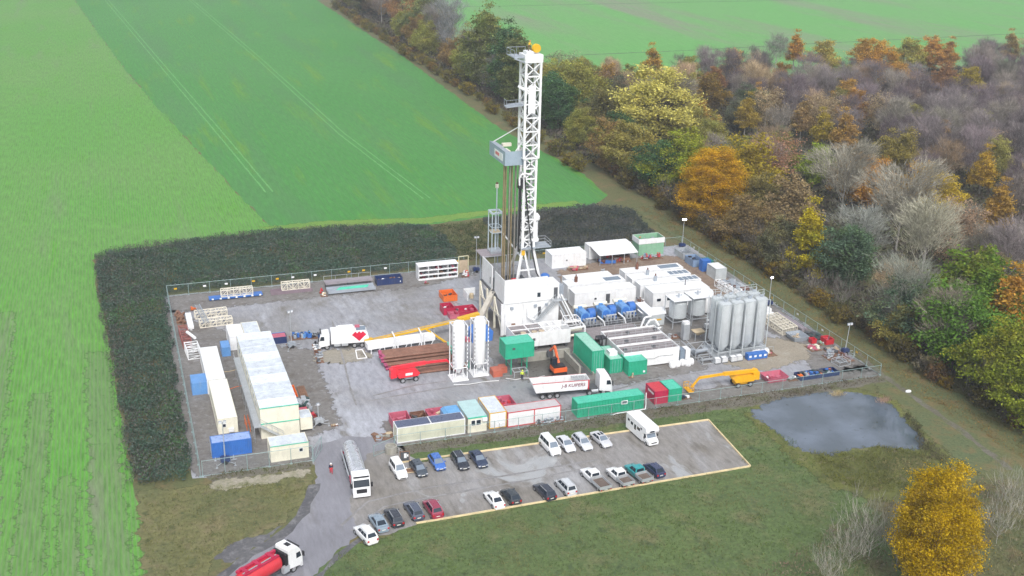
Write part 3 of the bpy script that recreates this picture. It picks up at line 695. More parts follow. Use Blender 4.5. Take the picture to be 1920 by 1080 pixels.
for yy in (-1.0, -.15): sr.bar((-.1, yy, 2.65), (3.4, yy, .05), .16, .05); sr.bar((-.1, yy, 3.65), (3.4, yy, 1.05), .05); [sr.bar((-.1+3.5*k/4, yy, 2.65-2.6*k/4), (-.1+3.5*k/4, yy, 3.65-2.6*k/4), .04) for k in range(5)]
for k in range(13): sr.box(-.05+k*.27, -.98, 2.5-k*.2, .22+k*.27, -.17, 2.53-k*.2)
sr.build('staircase', GALV, blk)
for (label, x, y, L_, col) in (('orange scaffold frame between the long white cabin and the stacked cabin block', 15.9, 166.5, .5, ORANGE),):
    t = thing('scaffold_frame', label, 'scaffold', (x, y)); b = MB()
    for yy in (0, 3): 
        for xx in (0, .5): b.bar((xx, yy, 0), (xx, yy, 1.6), .07)
    for zz in (.5, 1.1, 1.6):
        for xx in (0, .5): b.bar((xx, 0, zz), (xx, 3, zz), .06)
    b.build('tube', ORANGE, t)
t = thing('cable_hose', 'orange hose lying on the ground between the cabin rows', 'hose'); b = MB(); b.path([(14.4, 183.3, .05), (15.2, 183.1, .05), (16.2, 183.6, .05), (17.6, 183.8, .05)], .06); b.build('hose_line', ORANGE, t)
t = thing('cable_hose', 'yellow hose lying on the ground near the far cabin', 'hose'); b = MB(); b.path([(14.4, 190.4, .05), (15.6, 190.2, .05), (17.3, 190.7, .05)], .06); b.build('hose_line', WOOD, t)
container('cream tank unit on wheels parked against the stacked cabin block', 24.0, 163.9, 1.9, 3.0, 2.1, CREAM, ROOFG, CREAM, name='tank_unit', cat='tank', corr=False, z=.45)
container('small red pallet box parked beside the stacked cabin block', 24.0, 167.2, 1.9, 2.2, 1.7, RED, PINK, RED, name='red_box', cat='box', corr=False)
container('blue barrel box at the far left of the cabin rows', 15.3, 197.0, 1.5, 3.2, 1.8, LBLUE, LBLUE, LBLUE, name='blue_container', corr=False)
ORC = None
for i in range(3):
    t = skip(['orange crate nearest the dark machinery pile', 'orange crate in the middle of three by the cabin block', 'orange crate farthest from the camera by the cabin block'][i], 24.1, 175.4+i*1.6, 1.4, 1.3, .8, ORANGE, cat='crate', name='orange_crate', ribs=1, group='orange crates beside the cabin block')
t = thing('timber_plank_stack', 'long brown plank stack beside the orange crates', 'plank stack', (26.0, 174.8)); b = MB()
for i in range(4): b.box(i*.34, 0, .05, i*.34+.3, 5.5, .3)
b.build('plank', BROWN, t)
GMACH = pmat('dark_green_machine', (.02, .06, .055), .5, dirt=(.10, .11, .10), damt=.4)
junk('dark green machine parts piled beside the orange crates', 'machine_parts', 'machine parts', 24.3, 170.0, 2.6, 4.8, 1.9, [GMACH, DGREY, GALV, GMACH], 26, 5)
junk('red machine frame lying beside the dark green parts', 'machine_skid', 'machine parts', 26.0, 167.6, 1.6, 2.4, .9, [RED, DGREY, RED], 12, 6)
junk('pallet of pale cartons on the wet track', 'carton_pallet', 'pallet', 29.0, 164.3, 1.1, .9, .6, [TAN, CLEAN], 5, 7)
container('dark blue tool rack with red parts behind the stacked cabins', 23.2, 200.0, 4.3, 2.2, 1.3, DBLUE, PINK, DBLUE, name='tool_rack', cat='rack', corr=False, ribs=False)
junk('long blue pipes on a rack beyond the stacked cabins', 'pipe_rack', 'pipe rack', 23.0, 203.2, 5.0, 1.4, .8, [BLUE, DBLUE, LBLUE], 14, 8, 'pipes')
junk('pile of blue hose reels around the middle light tower', 'hose_reels', 'reels', 28.3, 200.6, 4.4, 2.4, .9, [BLUE, LBLUE, BLUE, GREY], 20, 9, 'drums')
junk('dark valves beside the blue reels on the yard edge', 'valve_pallet', 'valves', 32.2, 200.2, 1.8, 1.6, .9, [DGREY, GREY], 8, 10, 'valves')
junk('beige wooden crate by the middle light tower', 'wooden_crate', 'crate', 27.2, 197.9, 1.6, 1.4, .9, [WOOD, TAN], 6, 11)
for i in range(5):
    junk(['dark valves', 'grey pipe fittings', 'rusty couplings', 'white pipe ends', 'black hoses'][i]+' on a pallet along the yard edge by the white truck', 'fitting_pallet', 'pallet', 31.2+.15*i, 189.0+i*1.9, 1.3, 1.3, .8, [[DGREY, GREY], [GREY, GALV], [RUST, DGREY], [CLEAN, GREY], [BLACK, DGREY]][i], 8, 20+i, 'valves' if i % 2 else 'boxes', group=None)
light_tower('light tower with raised mast in the front left corner of the site', 11.5, 157.6, 6.9, False, 2, 0)
light_tower('light tower on the yard among blue reels beyond the stacked cabins', 28.0, 197.6, 7.2, False, 2, R(20), GREY)
light_tower('short light tower in front of the red pallet box', 27.2, 165.8, 3.6, False, 1, R(10), GALV)
light_tower('light tower with dark blue base behind the drilling rig', 73.6, 227.0, 8.1, False, 2)
light_tower('lit light tower in the back right corner of the site', 126.0, 229.6, 7.0, True, 2)
light_tower('lit light tower at the right fence behind the grey silos', 126.3, 191.0, 6.2, True, 1)
light_tower('unlit light tower at the right fence near the pond', 127.2, 165.2, 6.0, False, 2, 0, None, (.25, 0))

# ================================================================ BACK LEFT STORAGE
tr = thing('flatbed_trailer', 'low blue flatbed carrying a cream lattice in front of the back fence', 'trailer', (15.7, 225.2)); b = MB(); b.box(0, 0, .35, 10.8, 1.7, .6); b.box(.2, .3, .1, 10.5, .5, .35); b.box(.2, 1.2, .1, 10.5, 1.4, .35); b.build('bed', BLUE, tr)
b = MB(); [b.box(.5+i*1.6, -.08, .3, .9+i*1.6, 0, .62) for i in range(7)]; b.build('bracket', CLEAN, tr)
lattice('cream lattice section lying on the blue flatbed trailer', 18.2, 225.5, 6.4, 1.2, 1.4, n=5, z=.65)
tr = thing('steel_beam', 'long purplish grey steel trough by the back fence', 'beam', (28.3, 225.3)); b = MB(); b.box(0, 0, .0, 8.6, 1.7, .12); b.box(0, 0, .12, 8.6, .1, .75); b.box(0, 1.6, .12, 8.6, 1.7, .75); [b.box(i*1.06, -.06, 0, i*1.06+.1, 0, .75) for i in range(9)]; b.build('trough', pmat('purple_grey_steel', (.22, .17, .20), .6, dirt=GRIME, damt=.4), tr)
lattice('cream lattice section lying in the purplish steel trough', 30.6, 225.5, 5.8, 1.2, 1.5, n=5, z=.78)
lattice('cream lattice section lying on the yard, the farther of two under a ladder', 12.2, 216.4, 6.2, 1.5, 1.2, n=6, rz=R(3))
lattice('cream lattice section lying on the yard, the nearer of two under a ladder', 12.7, 211.6, 6.2, 1.5, 1.2, n=6, rz=R(3))
t = thing('steel_ladder', 'long grey ladder lying across two cream lattice sections', 'ladder', (14.3, 210.8, 1.45), R(95)); b = MB()
for yy in (0, .9): b.bar((0, yy, 0), (10, yy, 0), .12)
for i in range(18): b.bar((.3+i*.55, 0, 0), (.3+i*.55, .9, 0), .06)
b.build('ladder_frame', GREY, t)
t = thing('white_beam', 'wide white steel beam at the left ends of the lattices', 'beam', (10.4, 211.0), R(0)); b = MB(); b.box(0, 0, .3, 1.1, 7.6, .75); b.box(.35, .1, 0, .75, 7.5, .3); b.build('beam_web', CLEAN, t)
REDW = pmat('red_brown_steel', (.30, .10, .09), .65, dirt=(.45, .38, .34), damt=.6)
lattice('red and white lattice derrick section along the left fence', 8.6, 210.6, 8.0, 1.5, 1.3, REDW, rz=R(-88), n=6)
lattice('white lattice frame standing nearest the left fence and long white cabin', 9.0, 201.8, 4.6, 2.3, 1.5, CLEAN, rz=R(-86), n=4)
t = thing('white_pipe', 'short white pipe lying on the red and white lattice', 'pipe', (9.9, 206.2, 1.5), R(-70)); b = MB(); b.lathe((0, 0, .3), [(.3, 0), (.3, 3.4)], 12, 'x'); b.build('pipe_body', CLEAN, t)
junk('rust brown pipes stacked in the back left corner of the site', 'rusty_pipe_stack', 'pipe stack', 8.6, 212.8, 1.5, 8.0, .9, [RUST, BROWN], 16, 30, 'boxes')
junk('orange sacks on a pallet in the back left corner', 'sack_pallet', 'pallet', 11.6, 221.0, 1.6, 1.4, .7, [ORANGE, TAN], 6, 31)
t = thing('pipe_rack_platform', 'two level grey pipe rack with long trough by the back fence', 'pipe rack', (39.6, 222.0)); b = MB()
for xx in (.2, 5, 9.8):
    for yy in (.3, 4.2): b.bar((xx, yy, 0), (xx, yy, 1.5 if yy > 3 else .6), .18)
b.build('leg', DGREY, t); b = MB(); b.box(0, 0, .5, 10.1, 2.3, .62); b.box(0, -.06, .3, 10.1, 0, 1.0); b.box(0, 2.3, .3, 10.1, 2.36, 1.0); b.build('trough', GREY, t)
b = MB(); b.box(0, 2.9, 1.5, 10.1, 4.9, 1.62); b.box(0, 2.84, 1.3, 10.1, 2.9, 1.8); b.build('deck', pmat('purple_grey_deck', (.30, .27, .30), .6, dirt=GRIME, damt=.4), t)
b = MB(); [b.bar((xx, 4.9, 1.6), (xx, 4.9, 2.5), .06) for xx in (0, 2.5, 5, 7.5, 10.1)]; b.bar((0, 4.9, 2.5), (10.1, 4.9, 2.5), .06); b.build('handrail', GALV, t)
b = MB(); [b.tube((1.5+q*.3, .3+q*.4, .75), (8.2+q*.2, .3+q*.4, .75), .11, 8) for q in range(5)]; b.build('pipe_load', [GREENR], t)
skip('dark blue open basket with timber inside by the back fence', 50.6, 224.6, 5.6, 2.4, 1.4, DBLUE, fill=([WOOD, BROWN, CLEAN, TAN], 16, .8), seed=4, name='open_basket', cat='basket')
t = thing('shelf_container', 'white container with open shelves of parts at the back fence', 'container', (59.9, 225.1)); b = MB()
b.box(0, 2.2, .1, 8.9, 2.4, 3.2); b.box(0, 0, .1, .15, 2.2, 3.2); b.box(8.75, 0, .1, 8.9, 2.2, 3.2); b.box(-.05, -.15, 3.2, 8.95, 2.45, 3.34); b.box(0, 0, 0, 8.9, 2.4, .1); b.build('wall', CLEAN, t)
b = MB()
for xx in (2.2, 4.4, 6.6): b.box(xx, .0, .1, xx+.12, 2.2, 3.2)
for zz in (1.05, 2.1): b.box(.15, .05, zz, 8.75, 2.2, zz+.09)
b.box(.15, -.01, .1, 8.75, .05, .45); b.box(.15, -.01, 1.05, 8.75, .05, 1.4); b.box(.15, -.01, 2.1, 8.75, .05, 2.4); b.build('shelf', CLEAN, t)
b = MB(); rnd = random.Random(3)
for i in range(34): s = rnd.uniform(.2, .55); x_, z_ = rnd.uniform(.4, 8.3), rnd.choice((.12, 1.16, 2.2)); MB().box(x_, .4, z_, x_+s, 1.6, z_+s*.9).build('stored_box', [DGREY, PINK, GREY, BROWN][i % 4], t)
t = thing('yellow_frame', 'tall pale yellow gate frame beside the white shelf container', 'frame', (69.4, 226.6)); b = MB(); b.bar((0, 0, 0), (0, 0, 4.2), .16); b.bar((2.2, 0, 0), (2.2, 0, 4.2), .16); b.bar((0, 0, 4.2), (2.2, 0, 4.2), .16); b.build('post', pmat('pale_yellow', (.66, .62, .40), .5), t); b = MB(); b.box(.15, -.04, .4, 2.05, .04, 3.3); b.build('panel', TAN, t)
junk('small orange pump unit in front of the yellow gate frame', 'pump_unit', 'pump', 69.6, 224.2, 1.5, 1.3, 1.1, [ORANGE, RED, CLEAN], 9, 33, 'valves')
junk('small red box on a pallet left of the pipe rack', 'red_box', 'box', 38.0, 223.2, .9, .9, 1.2, [RED], 5, 34)
junk('white sacks on a pallet left of the pipe rack', 'sack_pallet', 'pallet', 37.9, 221.3, 1.4, 1.3, .8, [CLEAN, WOOD], 7, 35)
junk('small red hose box in front of the shelf container', 'hose_box', 'box', 60.6, 222.6, 1.0, .8, .7, [RED, PINK], 5, 36)
skip('square orange open skip on the yard behind the red skips', 61.6, 211.6, 3.0, 3.6, 1.3, ORANGE, inner=ORANGE, fill=([ORANGE, DGREY], 5, .4), ribs=2)
t = thing('corner_wall', 'white L shaped steel panel sheltering a tan barrel', 'panel', (66.6, 211.0)); b = MB(); b.box(0, 3.0, 0, 2.6, 3.15, 1.6); b.box(0, 0, 0, .15, 3.0, 1.6); b.build('panel', CLEAN, t)
t = thing('tan_barrel', 'tan barrel inside the white L shaped panel', 'barrel', (67.9, 212.4)); b = MB(); b.lathe((0, 0, 0), [(.42, 0), (.45, .1), (.45, .9), (.4, 1.0)], 14); b.build('drum', WOOD, t)
skip('tall crimson open crate with white sacks behind the yellow conveyor', 59.6, 204.6, 2.3, 3.0, 1.5, CRIM, fill=([CLEAN, CRIM], 6, .8), ribs=2, seed=2, name='open_crate', cat='crate')
skip('long dark crimson open skip with rags behind the yellow conveyor', 61.6, 202.8, 4.6, 3.4, 1.1, CRIM, fill=([CLEAN, DGREY, CRIM, PINK], 14, .9), ribs=3, seed=3)
skip('small faded red crate in front of the tall crimson crate', 60.2, 202.2, 1.9, 1.9, 1.0, PINK, ribs=1, fill=([PINK], 5, .8), name='open_crate', cat='crate')

# ================================================================ YARD CENTRE: conveyor, troughs, pipes
t = thing('catwalk_machine', 'long yellow pipe catwalk rising over the yard toward the rig', 'catwalk', (40.3, 193.6))
O_ = Vector((40.3, 193.6, 0)); A, B_ = U(684, 641, 1.3)-O_, U(886, 594, 3.3)-O_
def on(f, dz=0): q = A.lerp(B_, f); return Vector((q.x, q.y, q.z+dz))
b = MB()
for o in (-.38, .38): b.bar(A+Vector((0, o, 0)), B_+Vector((0, o, 0)), .18, .36)
b.bar(A+Vector((0, 0, -.1)), B_+Vector((0, 0, -.1)), .62, .12); b.build('slide', YEL, t)
b = MB(); b.bar(A+Vector((.5, 0, .1)), B_+Vector((-.5, 0, .14)), .3, .1); b.build('pipe_groove', TAN, t)
b = MB(); b.bar(on(.86, .2), on(1.06, .35), 1.0, .55); b.bar(on(.0, .1), on(.07, .2), .9, .5); b.build('nose', YEL, t)
for f in (.25, .62):
    q = on(f)
    for o in (-.8, .8): MB().bar((q.x+o, q.y-.5, 0), (q.x, q.y, q.z-.1), .16).build('support', GALV, t)
b = MB(); q = on(.55, -.1); r_ = U(842, 646, .3)-O_
for o in (-.4, .4): b.bar(q+Vector((0, o, 0)), r_+Vector((0, o, 0)), .2)
[b.bar(q.lerp(r_, i/5)+Vector((0, -.4, 0)), q.lerp(r_, i/5)+Vector((0, .4, 0)), .1) for i in range(1, 5)]; b.build('stay', YEL, t)
t = thing('pipe_trough', 'white steel pipe trough on legs beneath the yellow catwalk', 'trough', (40.9, 190.4), R(4)); b = MB(); b.box(0, 0, .9, 13.2, 2.0, 1.9); b.build('trough_body', CLEAN, t)
b = MB(); [b.bar((.6+i*1.3, -.06, 0), (.6+i*1.3+.5*(i % 2), -.06, 1.0), .12) for i in range(10)]; [b.bar((.6+i*1.3, 2.06, 0), (.6+i*1.3, 2.06, 1.0), .12) for i in range(10)]; b.build('leg', CLEAN, t)
for xx in (5.2, 10.4): b = MB(); b.bar((xx, -.12, .1), (xx, -.12, 2.7), .25); b.bar((xx+.55, -.12, .1), (xx+.55, -.12, 2.7), .25); b.bar((xx, -.12, 2.7), (xx+.2, 2.2, 2.9), .2); b.build('upright', CLEAN, t)
t = thing('steel_stand', 'white bent steel stand at the left end of the pipe trough', 'stand', (38.6, 189.0)); b = MB(); b.bar((0, 0, 0), (0, 1.4, 1.2), .14); b.bar((0, 1.4, 1.2), (1.2, 1.4, 1.2), .14); b.bar((1.2, 1.4, 1.2), (1.8, 0, 0), .14); b.bar((0, 0, .05), (1.8, 0, .05), .14); b.build('stand_frame', CLEAN, t)
# casing pipes
PIPE = pmat('brown_pipe', (.22, .105, .07), .6, var=.25, dirt=(.34, .21, .15), damt=.6)
CAPC = pmat('purple_cap', (.34, .05, .13), .5); CAPG = pmat('green_cap', (.12, .38, .30), .5)
cp = thing('casing_pipe', 'brown casing pipe in the stack behind the red boom lift', 'pipe')
b = MB(); b.lathe((0, 0, 0), [(.21, 0), (.21, 13.0)], 12, 'x'); b.build('pipe_body', PIPE, cp, True)
b = MB(); b.lathe((-.25, 0, 0), [(.24, 0), (.26, .1), (.26, .5)], 12, 'x'); b.build('end_cap', CAPC, cp)
b = MB(); b.lathe((12.8, 0, 0), [(.25, 0), (.25, .4)], 12, 'x'); b.build('end_cap', CAPG, cp)
k = 0
for (n_, z_, y0, x0) in ((7, .3, 182.2, 42.9), (7, .78, 183.2, 42.7), (7, 1.26, 184.0, 42.4), (7, 1.74, 184.3, 42.3)):
    for i in range(n_):
        rnd = random.Random(k); xo = rnd.uniform(-.3, .3)
        loc = (x0+xo, y0+i*.52+(0 if z_ > .5 else .0), z_)
        if k == 0: cp.location = loc; cp['group'] = 'brown casing pipes in the yard stack'
        else: dup(cp, loc, R(rnd.uniform(-.6, .6)))
        k += 1
for i in range(4): dup(cp, (44.0+.2*i, 179.7+i*.53, .25), R(-1), 'brown casing pipe lying on the ground under the red boom', 'loose casing pipes under the red boom')
t = thing('pipe_dunnage', 'timber bearers under the brown casing pipes', 'timber', (43, 179.5)); b = MB(); [b.box(xx, 0, 0, xx+.25, 8.2, .06) for xx in (1.5, 6, 11)]; b.build('bearer', BROWN, t)

# white twin silos
def frame_silo(label, x, y):
    t = thing('white_silo', label, 'silo', (x, y), 0, 'white silos in frames beside the pipe stack')
    W_ = 2.5; b = MB(); b.lathe((W_/2, W_/2, 0), [(.25, 1.0), (1.12, 2.6), (1.12, 10.2), (.75, 10.8), (.2, 10.95)], 22); b.build('tank', CLEAN, t, True)
    b = MB()
    for xx in (0, W_):
        for yy in (0, W_): b.bar((xx, yy, 0), (xx, yy, 10.4), .16)
    for zz in (.15, 2.4, 10.3):
        for xx in (0, W_): b.bar((xx, 0, zz), (xx, W_, zz), .14)
        for yy in (0, W_):
            if yy or zz != 10.3: b.bar((0, yy, zz), (W_, yy, zz), .14)
    b.m = 1; [b.box(xx-.05, -.11, 1.6+.75*i, xx+.05, -.078, 1.95+.75*i) for i in range(11) for xx in (.0, W_)]
    b.build('frame', [CLEAN, DGREY], t)
    b = MB(); [b.bar((W_/2+.8*sx, W_/2+.8*sy, .2), (W_/2+.5*sx, W_/2+.5*sy, 1.9), .1) for sx in (-1, 1) for sy in (-1, 1)]; b.box(-.3, -.4, 0, W_+.2, W_+.2, .12); b.build('base', CLEAN, t)
frame_silo('white framed silo at the end of the brown pipe stack', 52.8, 175.0)
frame_silo('white framed silo next to the green container on legs', 56.9, 175.8)
t = thing('blue_canopy', 'blue tarpaulin cover behind the white silos', 'tarpaulin', (61.0, 190.0)); b = MB(); b.prism([(0, 0), (4.0, 0), (4.2, 1.9), (3.4, 2.6), (.8, 2.6), (0, 2.0)], 0, 3.0); b.build('cover', pmat('blue_tarp', (.05, .19, .60), .5, dirt=(.12, .25, .60), damt=.5), t)
junk('faded red sacks stacked beside the blue tarpaulin cover', 'sack_pallet', 'pallet', 58.0, 190.4, 2.8, 2.2, 1.4, [PINK, PINK, TAN], 16, 40)

# green container on legs
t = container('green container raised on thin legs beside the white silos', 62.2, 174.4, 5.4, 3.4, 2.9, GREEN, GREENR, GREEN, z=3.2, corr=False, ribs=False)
b = MB(); [b.bar((xx, yy, -3.2), (xx, yy, 0), .16) for xx in (1.2, 4.2) for yy in (.3, 3.0)]; b.bar((1.2, .3, -1.6), (1.2, 3.0, -1.6), .1); b.bar((4.2, .3, -1.6), (4.2, 3.0, -1.6), .1); b.build('leg', GREEN, t)
b = MB(); b.box(1.3, -.06, 1.7, 1.8, -.005, 2.1); b.build('vent', DGREY, t)
container('orange red steel box under the raised green container', 60.0, 174.4, 1.7, 2.0, 1.2, pmat('salmon_paint', (.48, .13, .08), .5, dirt=(.3, .12, .1), damt=.4), name='red_box', cat='box', corr=False, ribs=False)
container('small orange red bin behind the box under the raised container', 61.8, 175.6, 1.2, 1.6, 1.1, MATS['salmon_paint'], name='red_box', cat='box', corr=False, ribs=False)
t = thing('steel_trestle', 'green steel trestle frame under the raised container', 'frame', (63.5, 173.2)); b = MB(); [b.bar((xx, yy, 0), (xx, yy, 1.1), .1) for xx in (0, 2.6) for yy in (0, 1.6)]; b.bar((0, 0, 1.1), (2.6, 0, 1.1), .12); b.bar((0, 1.6, 1.1), (2.6, 1.6, 1.1), .12); b.bar((0, 0, 1.1), (0, 1.6, 1.1), .12); b.bar((2.6, 0, 1.1), (2.6, 1.6, 1.1), .12); b.bar((1.3, 0, 1.1), (1.3, 1.6, 1.1), .08); b.build('trestle', GALV, t)
t = thing('water_hose', 'pale hose snaking on the ground past the worker in yellow', 'hose'); b = MB(); b.path([(62.0, 173.4, .05), (63.5, 172.4, .05), (65, 172.6, .05), (67, 172.0, .05), (69, 172.4, .05)], .05); b.build('hose_line', WHITE, t)
t = thing('water_hose', 'white hose lying at the foot of the white silos', 'hose'); b = MB(); b.path([(52.4, 173.6, .05), (55, 173.0, .05), (58, 173.2, .05), (60.5, 172.9, .05)], .05); b.build('hose_line', WHITE, t)

# pit
t = thing('concrete_pit', 'shallow concrete pit bay with low walls around the orange excavator', 'pit', (66.2, 171.4)); b = MB(); b.box(0, 7.4, 0, 10.2, 7.8, 1.7); b.box(9.0, 0, 0, 9.4, 7.4, 1.5); b.box(11.2, -1.2, 0, 11.5, 8.6, .5); b.build('pit_wall', CONC, t)
b = MB(); b.box(0, .2, .014, 9.0, 7.4, .04); b.build('pit_floor', pmat('wet_mud', (.10, .095, .085), .35, dirt=(.16, .15, .13), damt=.6), t); b = MB(); b.box(9.4, -1, .014, 11.2, 8.4, .05); b.build('side_floor', pmat('dark_asphalt', (.11, .11, .115), .7), t)
# ================================================================ WHITE TANK BEHIND PIT, GREEN CONTAINERS, MUD TANKS
t = thing('mud_tank', 'long white open topped tank raised on supports behind the concrete pit', 'tank', (67.0, 183.2)); b = MB()
Lw, Dw = 11.3, 4.6
b.box(0, 0, .9, Lw, .12, 3.7); b.box(0, Dw-.12, .9, Lw, Dw, 3.7); b.box(0, .12, .9, .12, Dw-.12, 3.7); b.box(Lw-.12, .12, .9, Lw, Dw-.12, 3.7); b.box(.12, .12, .9, Lw-.12, Dw-.12, 1.2)
[b.box(i*1.41-.02, -.012, 1, i*1.41+.02, 0, 3.6) for i in range(1, 8)]; b.build('shell', WHITE, t)
b = MB(); b.box(.12, 1.7, 3.2, 6.2, Dw-.12, 3.5); b.build('cover', TROUGH, t)
b = MB(); [b.bar((xx, .12, 3.55), (xx, Dw-.12, 3.55), .16) for xx in (3.4, 6.4, 8.0, 9.4)]; b.bar((6.4, .12, 3.55), (9.4, 2.2, 3.55), .14); b.bar((.12, 2.3, 3.6), (Lw, 2.3, 3.6), .16); b.build('cross_beam', CLEAN, t)
b = MB(); [b.bar((3.4+i, 1.0, 3.7), (3.4+i, 1.0, 4.7), .06) for i in range(3)]; b.bar((3.4, 1, 4.7), (5.4, 1, 4.7), .06); b.build('handrail', GALV, t)
b = MB(); [b.box(xx, .2, 0, xx+.4, Dw-.2, .9) for xx in (.8, 4.4, 7.6, 10.4)]; b.build('support', DGREY, t)
for xx in (2.0, 4.2, 5.6): b = MB(); b.lathe((xx, .6, 3.5), [(.55, 0), (.55, .22)], 16); b.build('hatch', TAN, t)
b = MB(); b.box(3.7, -.03, 2.1, 4.2, -.004, 2.6); b.build('vent', DGREY, t)
t = thing('pipe_portal', 'white portal frame with pale pipes right of the long white tank', 'frame', (78.6, 184.4)); b = MB(); b.bar((0, 0, 3.2), (3.2, .2, 3.2), .3); b.bar((3.2, .2, 0), (3.2, .2, 3.2), .3); b.bar((0, 2.6, 3.4), (3.2, 2.6, 3.4), .25); b.bar((3.2, .2, 3.2), (3.2, 2.6, 3.4), .2); b.build('portal', CLEAN, t)
b = MB(); b.tube((-.2, 1.4, 2.3), (3.0, 1.4, 2.3), .42, 12); b.tube((0, .9, 1.3), (3, .9, 1.3), .25, 10); b.build('pipe', CREAM, t)
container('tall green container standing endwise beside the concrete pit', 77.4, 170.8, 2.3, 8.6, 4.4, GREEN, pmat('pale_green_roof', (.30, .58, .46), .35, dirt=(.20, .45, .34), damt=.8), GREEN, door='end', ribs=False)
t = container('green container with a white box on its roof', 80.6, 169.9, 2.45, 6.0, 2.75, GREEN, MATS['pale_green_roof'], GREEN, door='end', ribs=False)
container('white box lying on the roof of a green container', 81.1, 171.4, 1.5, 1.5, .8, CLEAN, CLEAN, CLEAN, z=2.76, name='roof_box', cat='box', corr=False, ribs=False)
def logo(t): b = MB(); b.box(2.9, -.03, .35, 3.3, -.004, .75); b.build('label_plate', CLEAN, t)
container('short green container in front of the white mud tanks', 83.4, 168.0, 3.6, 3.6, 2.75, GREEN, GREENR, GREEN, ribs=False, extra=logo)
junk('tan board leaning at the corner of the short green container', 'board_stack', 'board', 83.2, 167.0, .9, .5, 1.2, [WOOD, TAN], 4, 50)
t = thing('dark_forklift', 'small dark machine cab between the green containers and mud tanks', 'machine', (81.6, 177.2)); b = MB(); b.box(0, 0, .5, 1.6, 2.4, 1.5); b.box(.2, -.9, .3, .4, 0, .4); b.box(1.2, -.9, .3, 1.4, 0, .4); b.build('body', DGREY, t)
b = MB(); [b.bar((xx, yy, 1.5), (xx, yy, 3.4), .12) for xx in (.1, 1.5) for yy in (.2, 1.9)]; b.box(0, .1, 3.4, 1.6, 2.0, 3.5); b.bar((.3, -.1, .3), (.3, -.1, 4.2), .14); b.bar((1.3, -.1, .3), (1.3, -.1, 4.2), .14); b.build('cab', BLACK, t)
for xx in (-.05, 1.45): 
    for yy in (.4, 2.0): b = MB(); b.lathe((xx, yy, .4), [(.4, 0), (.4, .2)], 12, 'x'); b.build('wheel', RUB, t)
t = thing('mud_tank', 'white block of mud tanks with three grey walkway troughs', 'tank', (83.6, 170.6)); Lm, Dm, Hm = 11.2, 10.6, 3.3; b = MB()
b.box(0, 0, .25, Lm, .15, Hm); b.box(0, Dm-.15, .25, Lm, Dm, Hm); b.box(0, .15, .25, .15, Dm-.15, Hm); b.box(Lm-.15, .15, .25, Lm, Dm-.15, Hm)
[b.box(i*1.4-.02, -.014, .4, i*1.4+.02, 0, Hm-.1) for i in range(1, 8)]
for yy in (3.5, 7.1): b.box(.15, yy, Hm-.7, Lm-.15, yy+.28, Hm+.02)
b.build('shell', WHITE, t)
for i, yy in enumerate((.15, 3.78, 7.38)): b = MB(); b.box(.15, yy, Hm-.5, Lm-.15, yy+(3.35 if i == 0 else 3.3 if i == 1 else 3.05), Hm-.28); b.build('walkway_trough', TROUGH, t)
b = MB()
for yy in (.05, 3.6, 7.2, Dm-.05):
    for i in range(9): b.bar((i*1.39, yy, Hm), (i*1.39, yy, Hm+1.05), .045)
    for zz in (.55, 1.05): b.bar((0, yy, Hm+zz), (Lm, yy, Hm+zz), .04)
b.build('handrail', GALV, t)
b = MB(); [b.cbox((1.0+i*1.9, 1.7+3.6*(i % 3), Hm-.1), (.6, .5, .35)) for i in range(6)]; b.build('agitator_motor', DGREY, t)
b = MB(); b.path([(1.2, -.06, 1.7), (4, -.06, 1.75), (6, -.06, 1.5), (7, -.06, 1.9), (10, -.06, 1.8)], .035); b.build('cable', DGREY, t)
for i, (xx, l) in enumerate(((94.9, 1.2), (96.0, .9))):
    container(['dark tank cabinet at the right end of the mud tanks', 'white cylinder cabinet at the right end of the mud tanks'][i], xx, 170.3, .9, 1.6, 2.6, [LOUVRE, CLEAN][i], name='cabinet', cat='cabinet', corr=False, ribs=False)
bag = thing('bulk_bag', 'white bulk bag', 'sack'); b = MB(); b.loft([[(.5*c*s_, .5*d*s_, z_) for c, d in ((1, .6), (.6, 1), (-.6, 1), (-1, .6), (-1, -.6), (-.6, -1), (.6, -1), (1, -.6))] for z_, s_ in ((0, .95), (.25, 1.12), (.65, 1.1), (.95, .9), (1.02, .6))]); b.build('sack', CLEAN, bag, True); b = MB(); [b.bar((sx*.3, sy*.3, .9), (sx*.1, sy*.1, 1.25), .05) for sx in (-1, 1) for sy in (-1, 1)]; b.build('strap', CLEAN, bag)
bag.location = (92.8, 169.2, 0); bag['group'] = 'bulk bags by the mud tanks'; bag['label'] = 'white bulk bag in the row at the right front of the mud tanks'
for i, (x_, y_) in enumerate(((93.9, 169.4), (95.1, 169.6), (96.0, 169.1), (96.8, 169.6))): dup(bag, (x_, y_), .4*i)
t = thing('steel_stairs', 'steel stair frame with grey hoses right of the mud tanks', 'stairs', (96.4, 172.2)); b = MB()
for o in (0, 1.0): b.bar((0, o, 3.3), (3.2, o, .1), .16, .05); b.bar((0, o, 4.2), (3.2, o, 1.0), .05)
[b.bar((.3*i, 0, 3.1-.3*i), (.3*i, 1, 3.1-.3*i), .12, .03) for i in range(11)]; b.build('stair', GALV, t)
b = MB(); [b.bar((xx, yy, 0), (xx, yy, 2.0), .1) for xx in (1.8, 5.4) for yy in (-1.6, 1.8)]; [b.bar((1.8, yy, zz), (5.4, yy, zz), .1) for yy in (-1.6, 1.8) for zz in (.5, 2.0)]; [b.bar((xx, -1.6, zz), (xx, 1.8, zz), .1) for xx in (1.8, 5.4) for zz in (.5, 2.0)]; b.bar((1.8, -1.6, 2), (5.4, 1.8, 2), .1); b.build('frame', GALV, t)
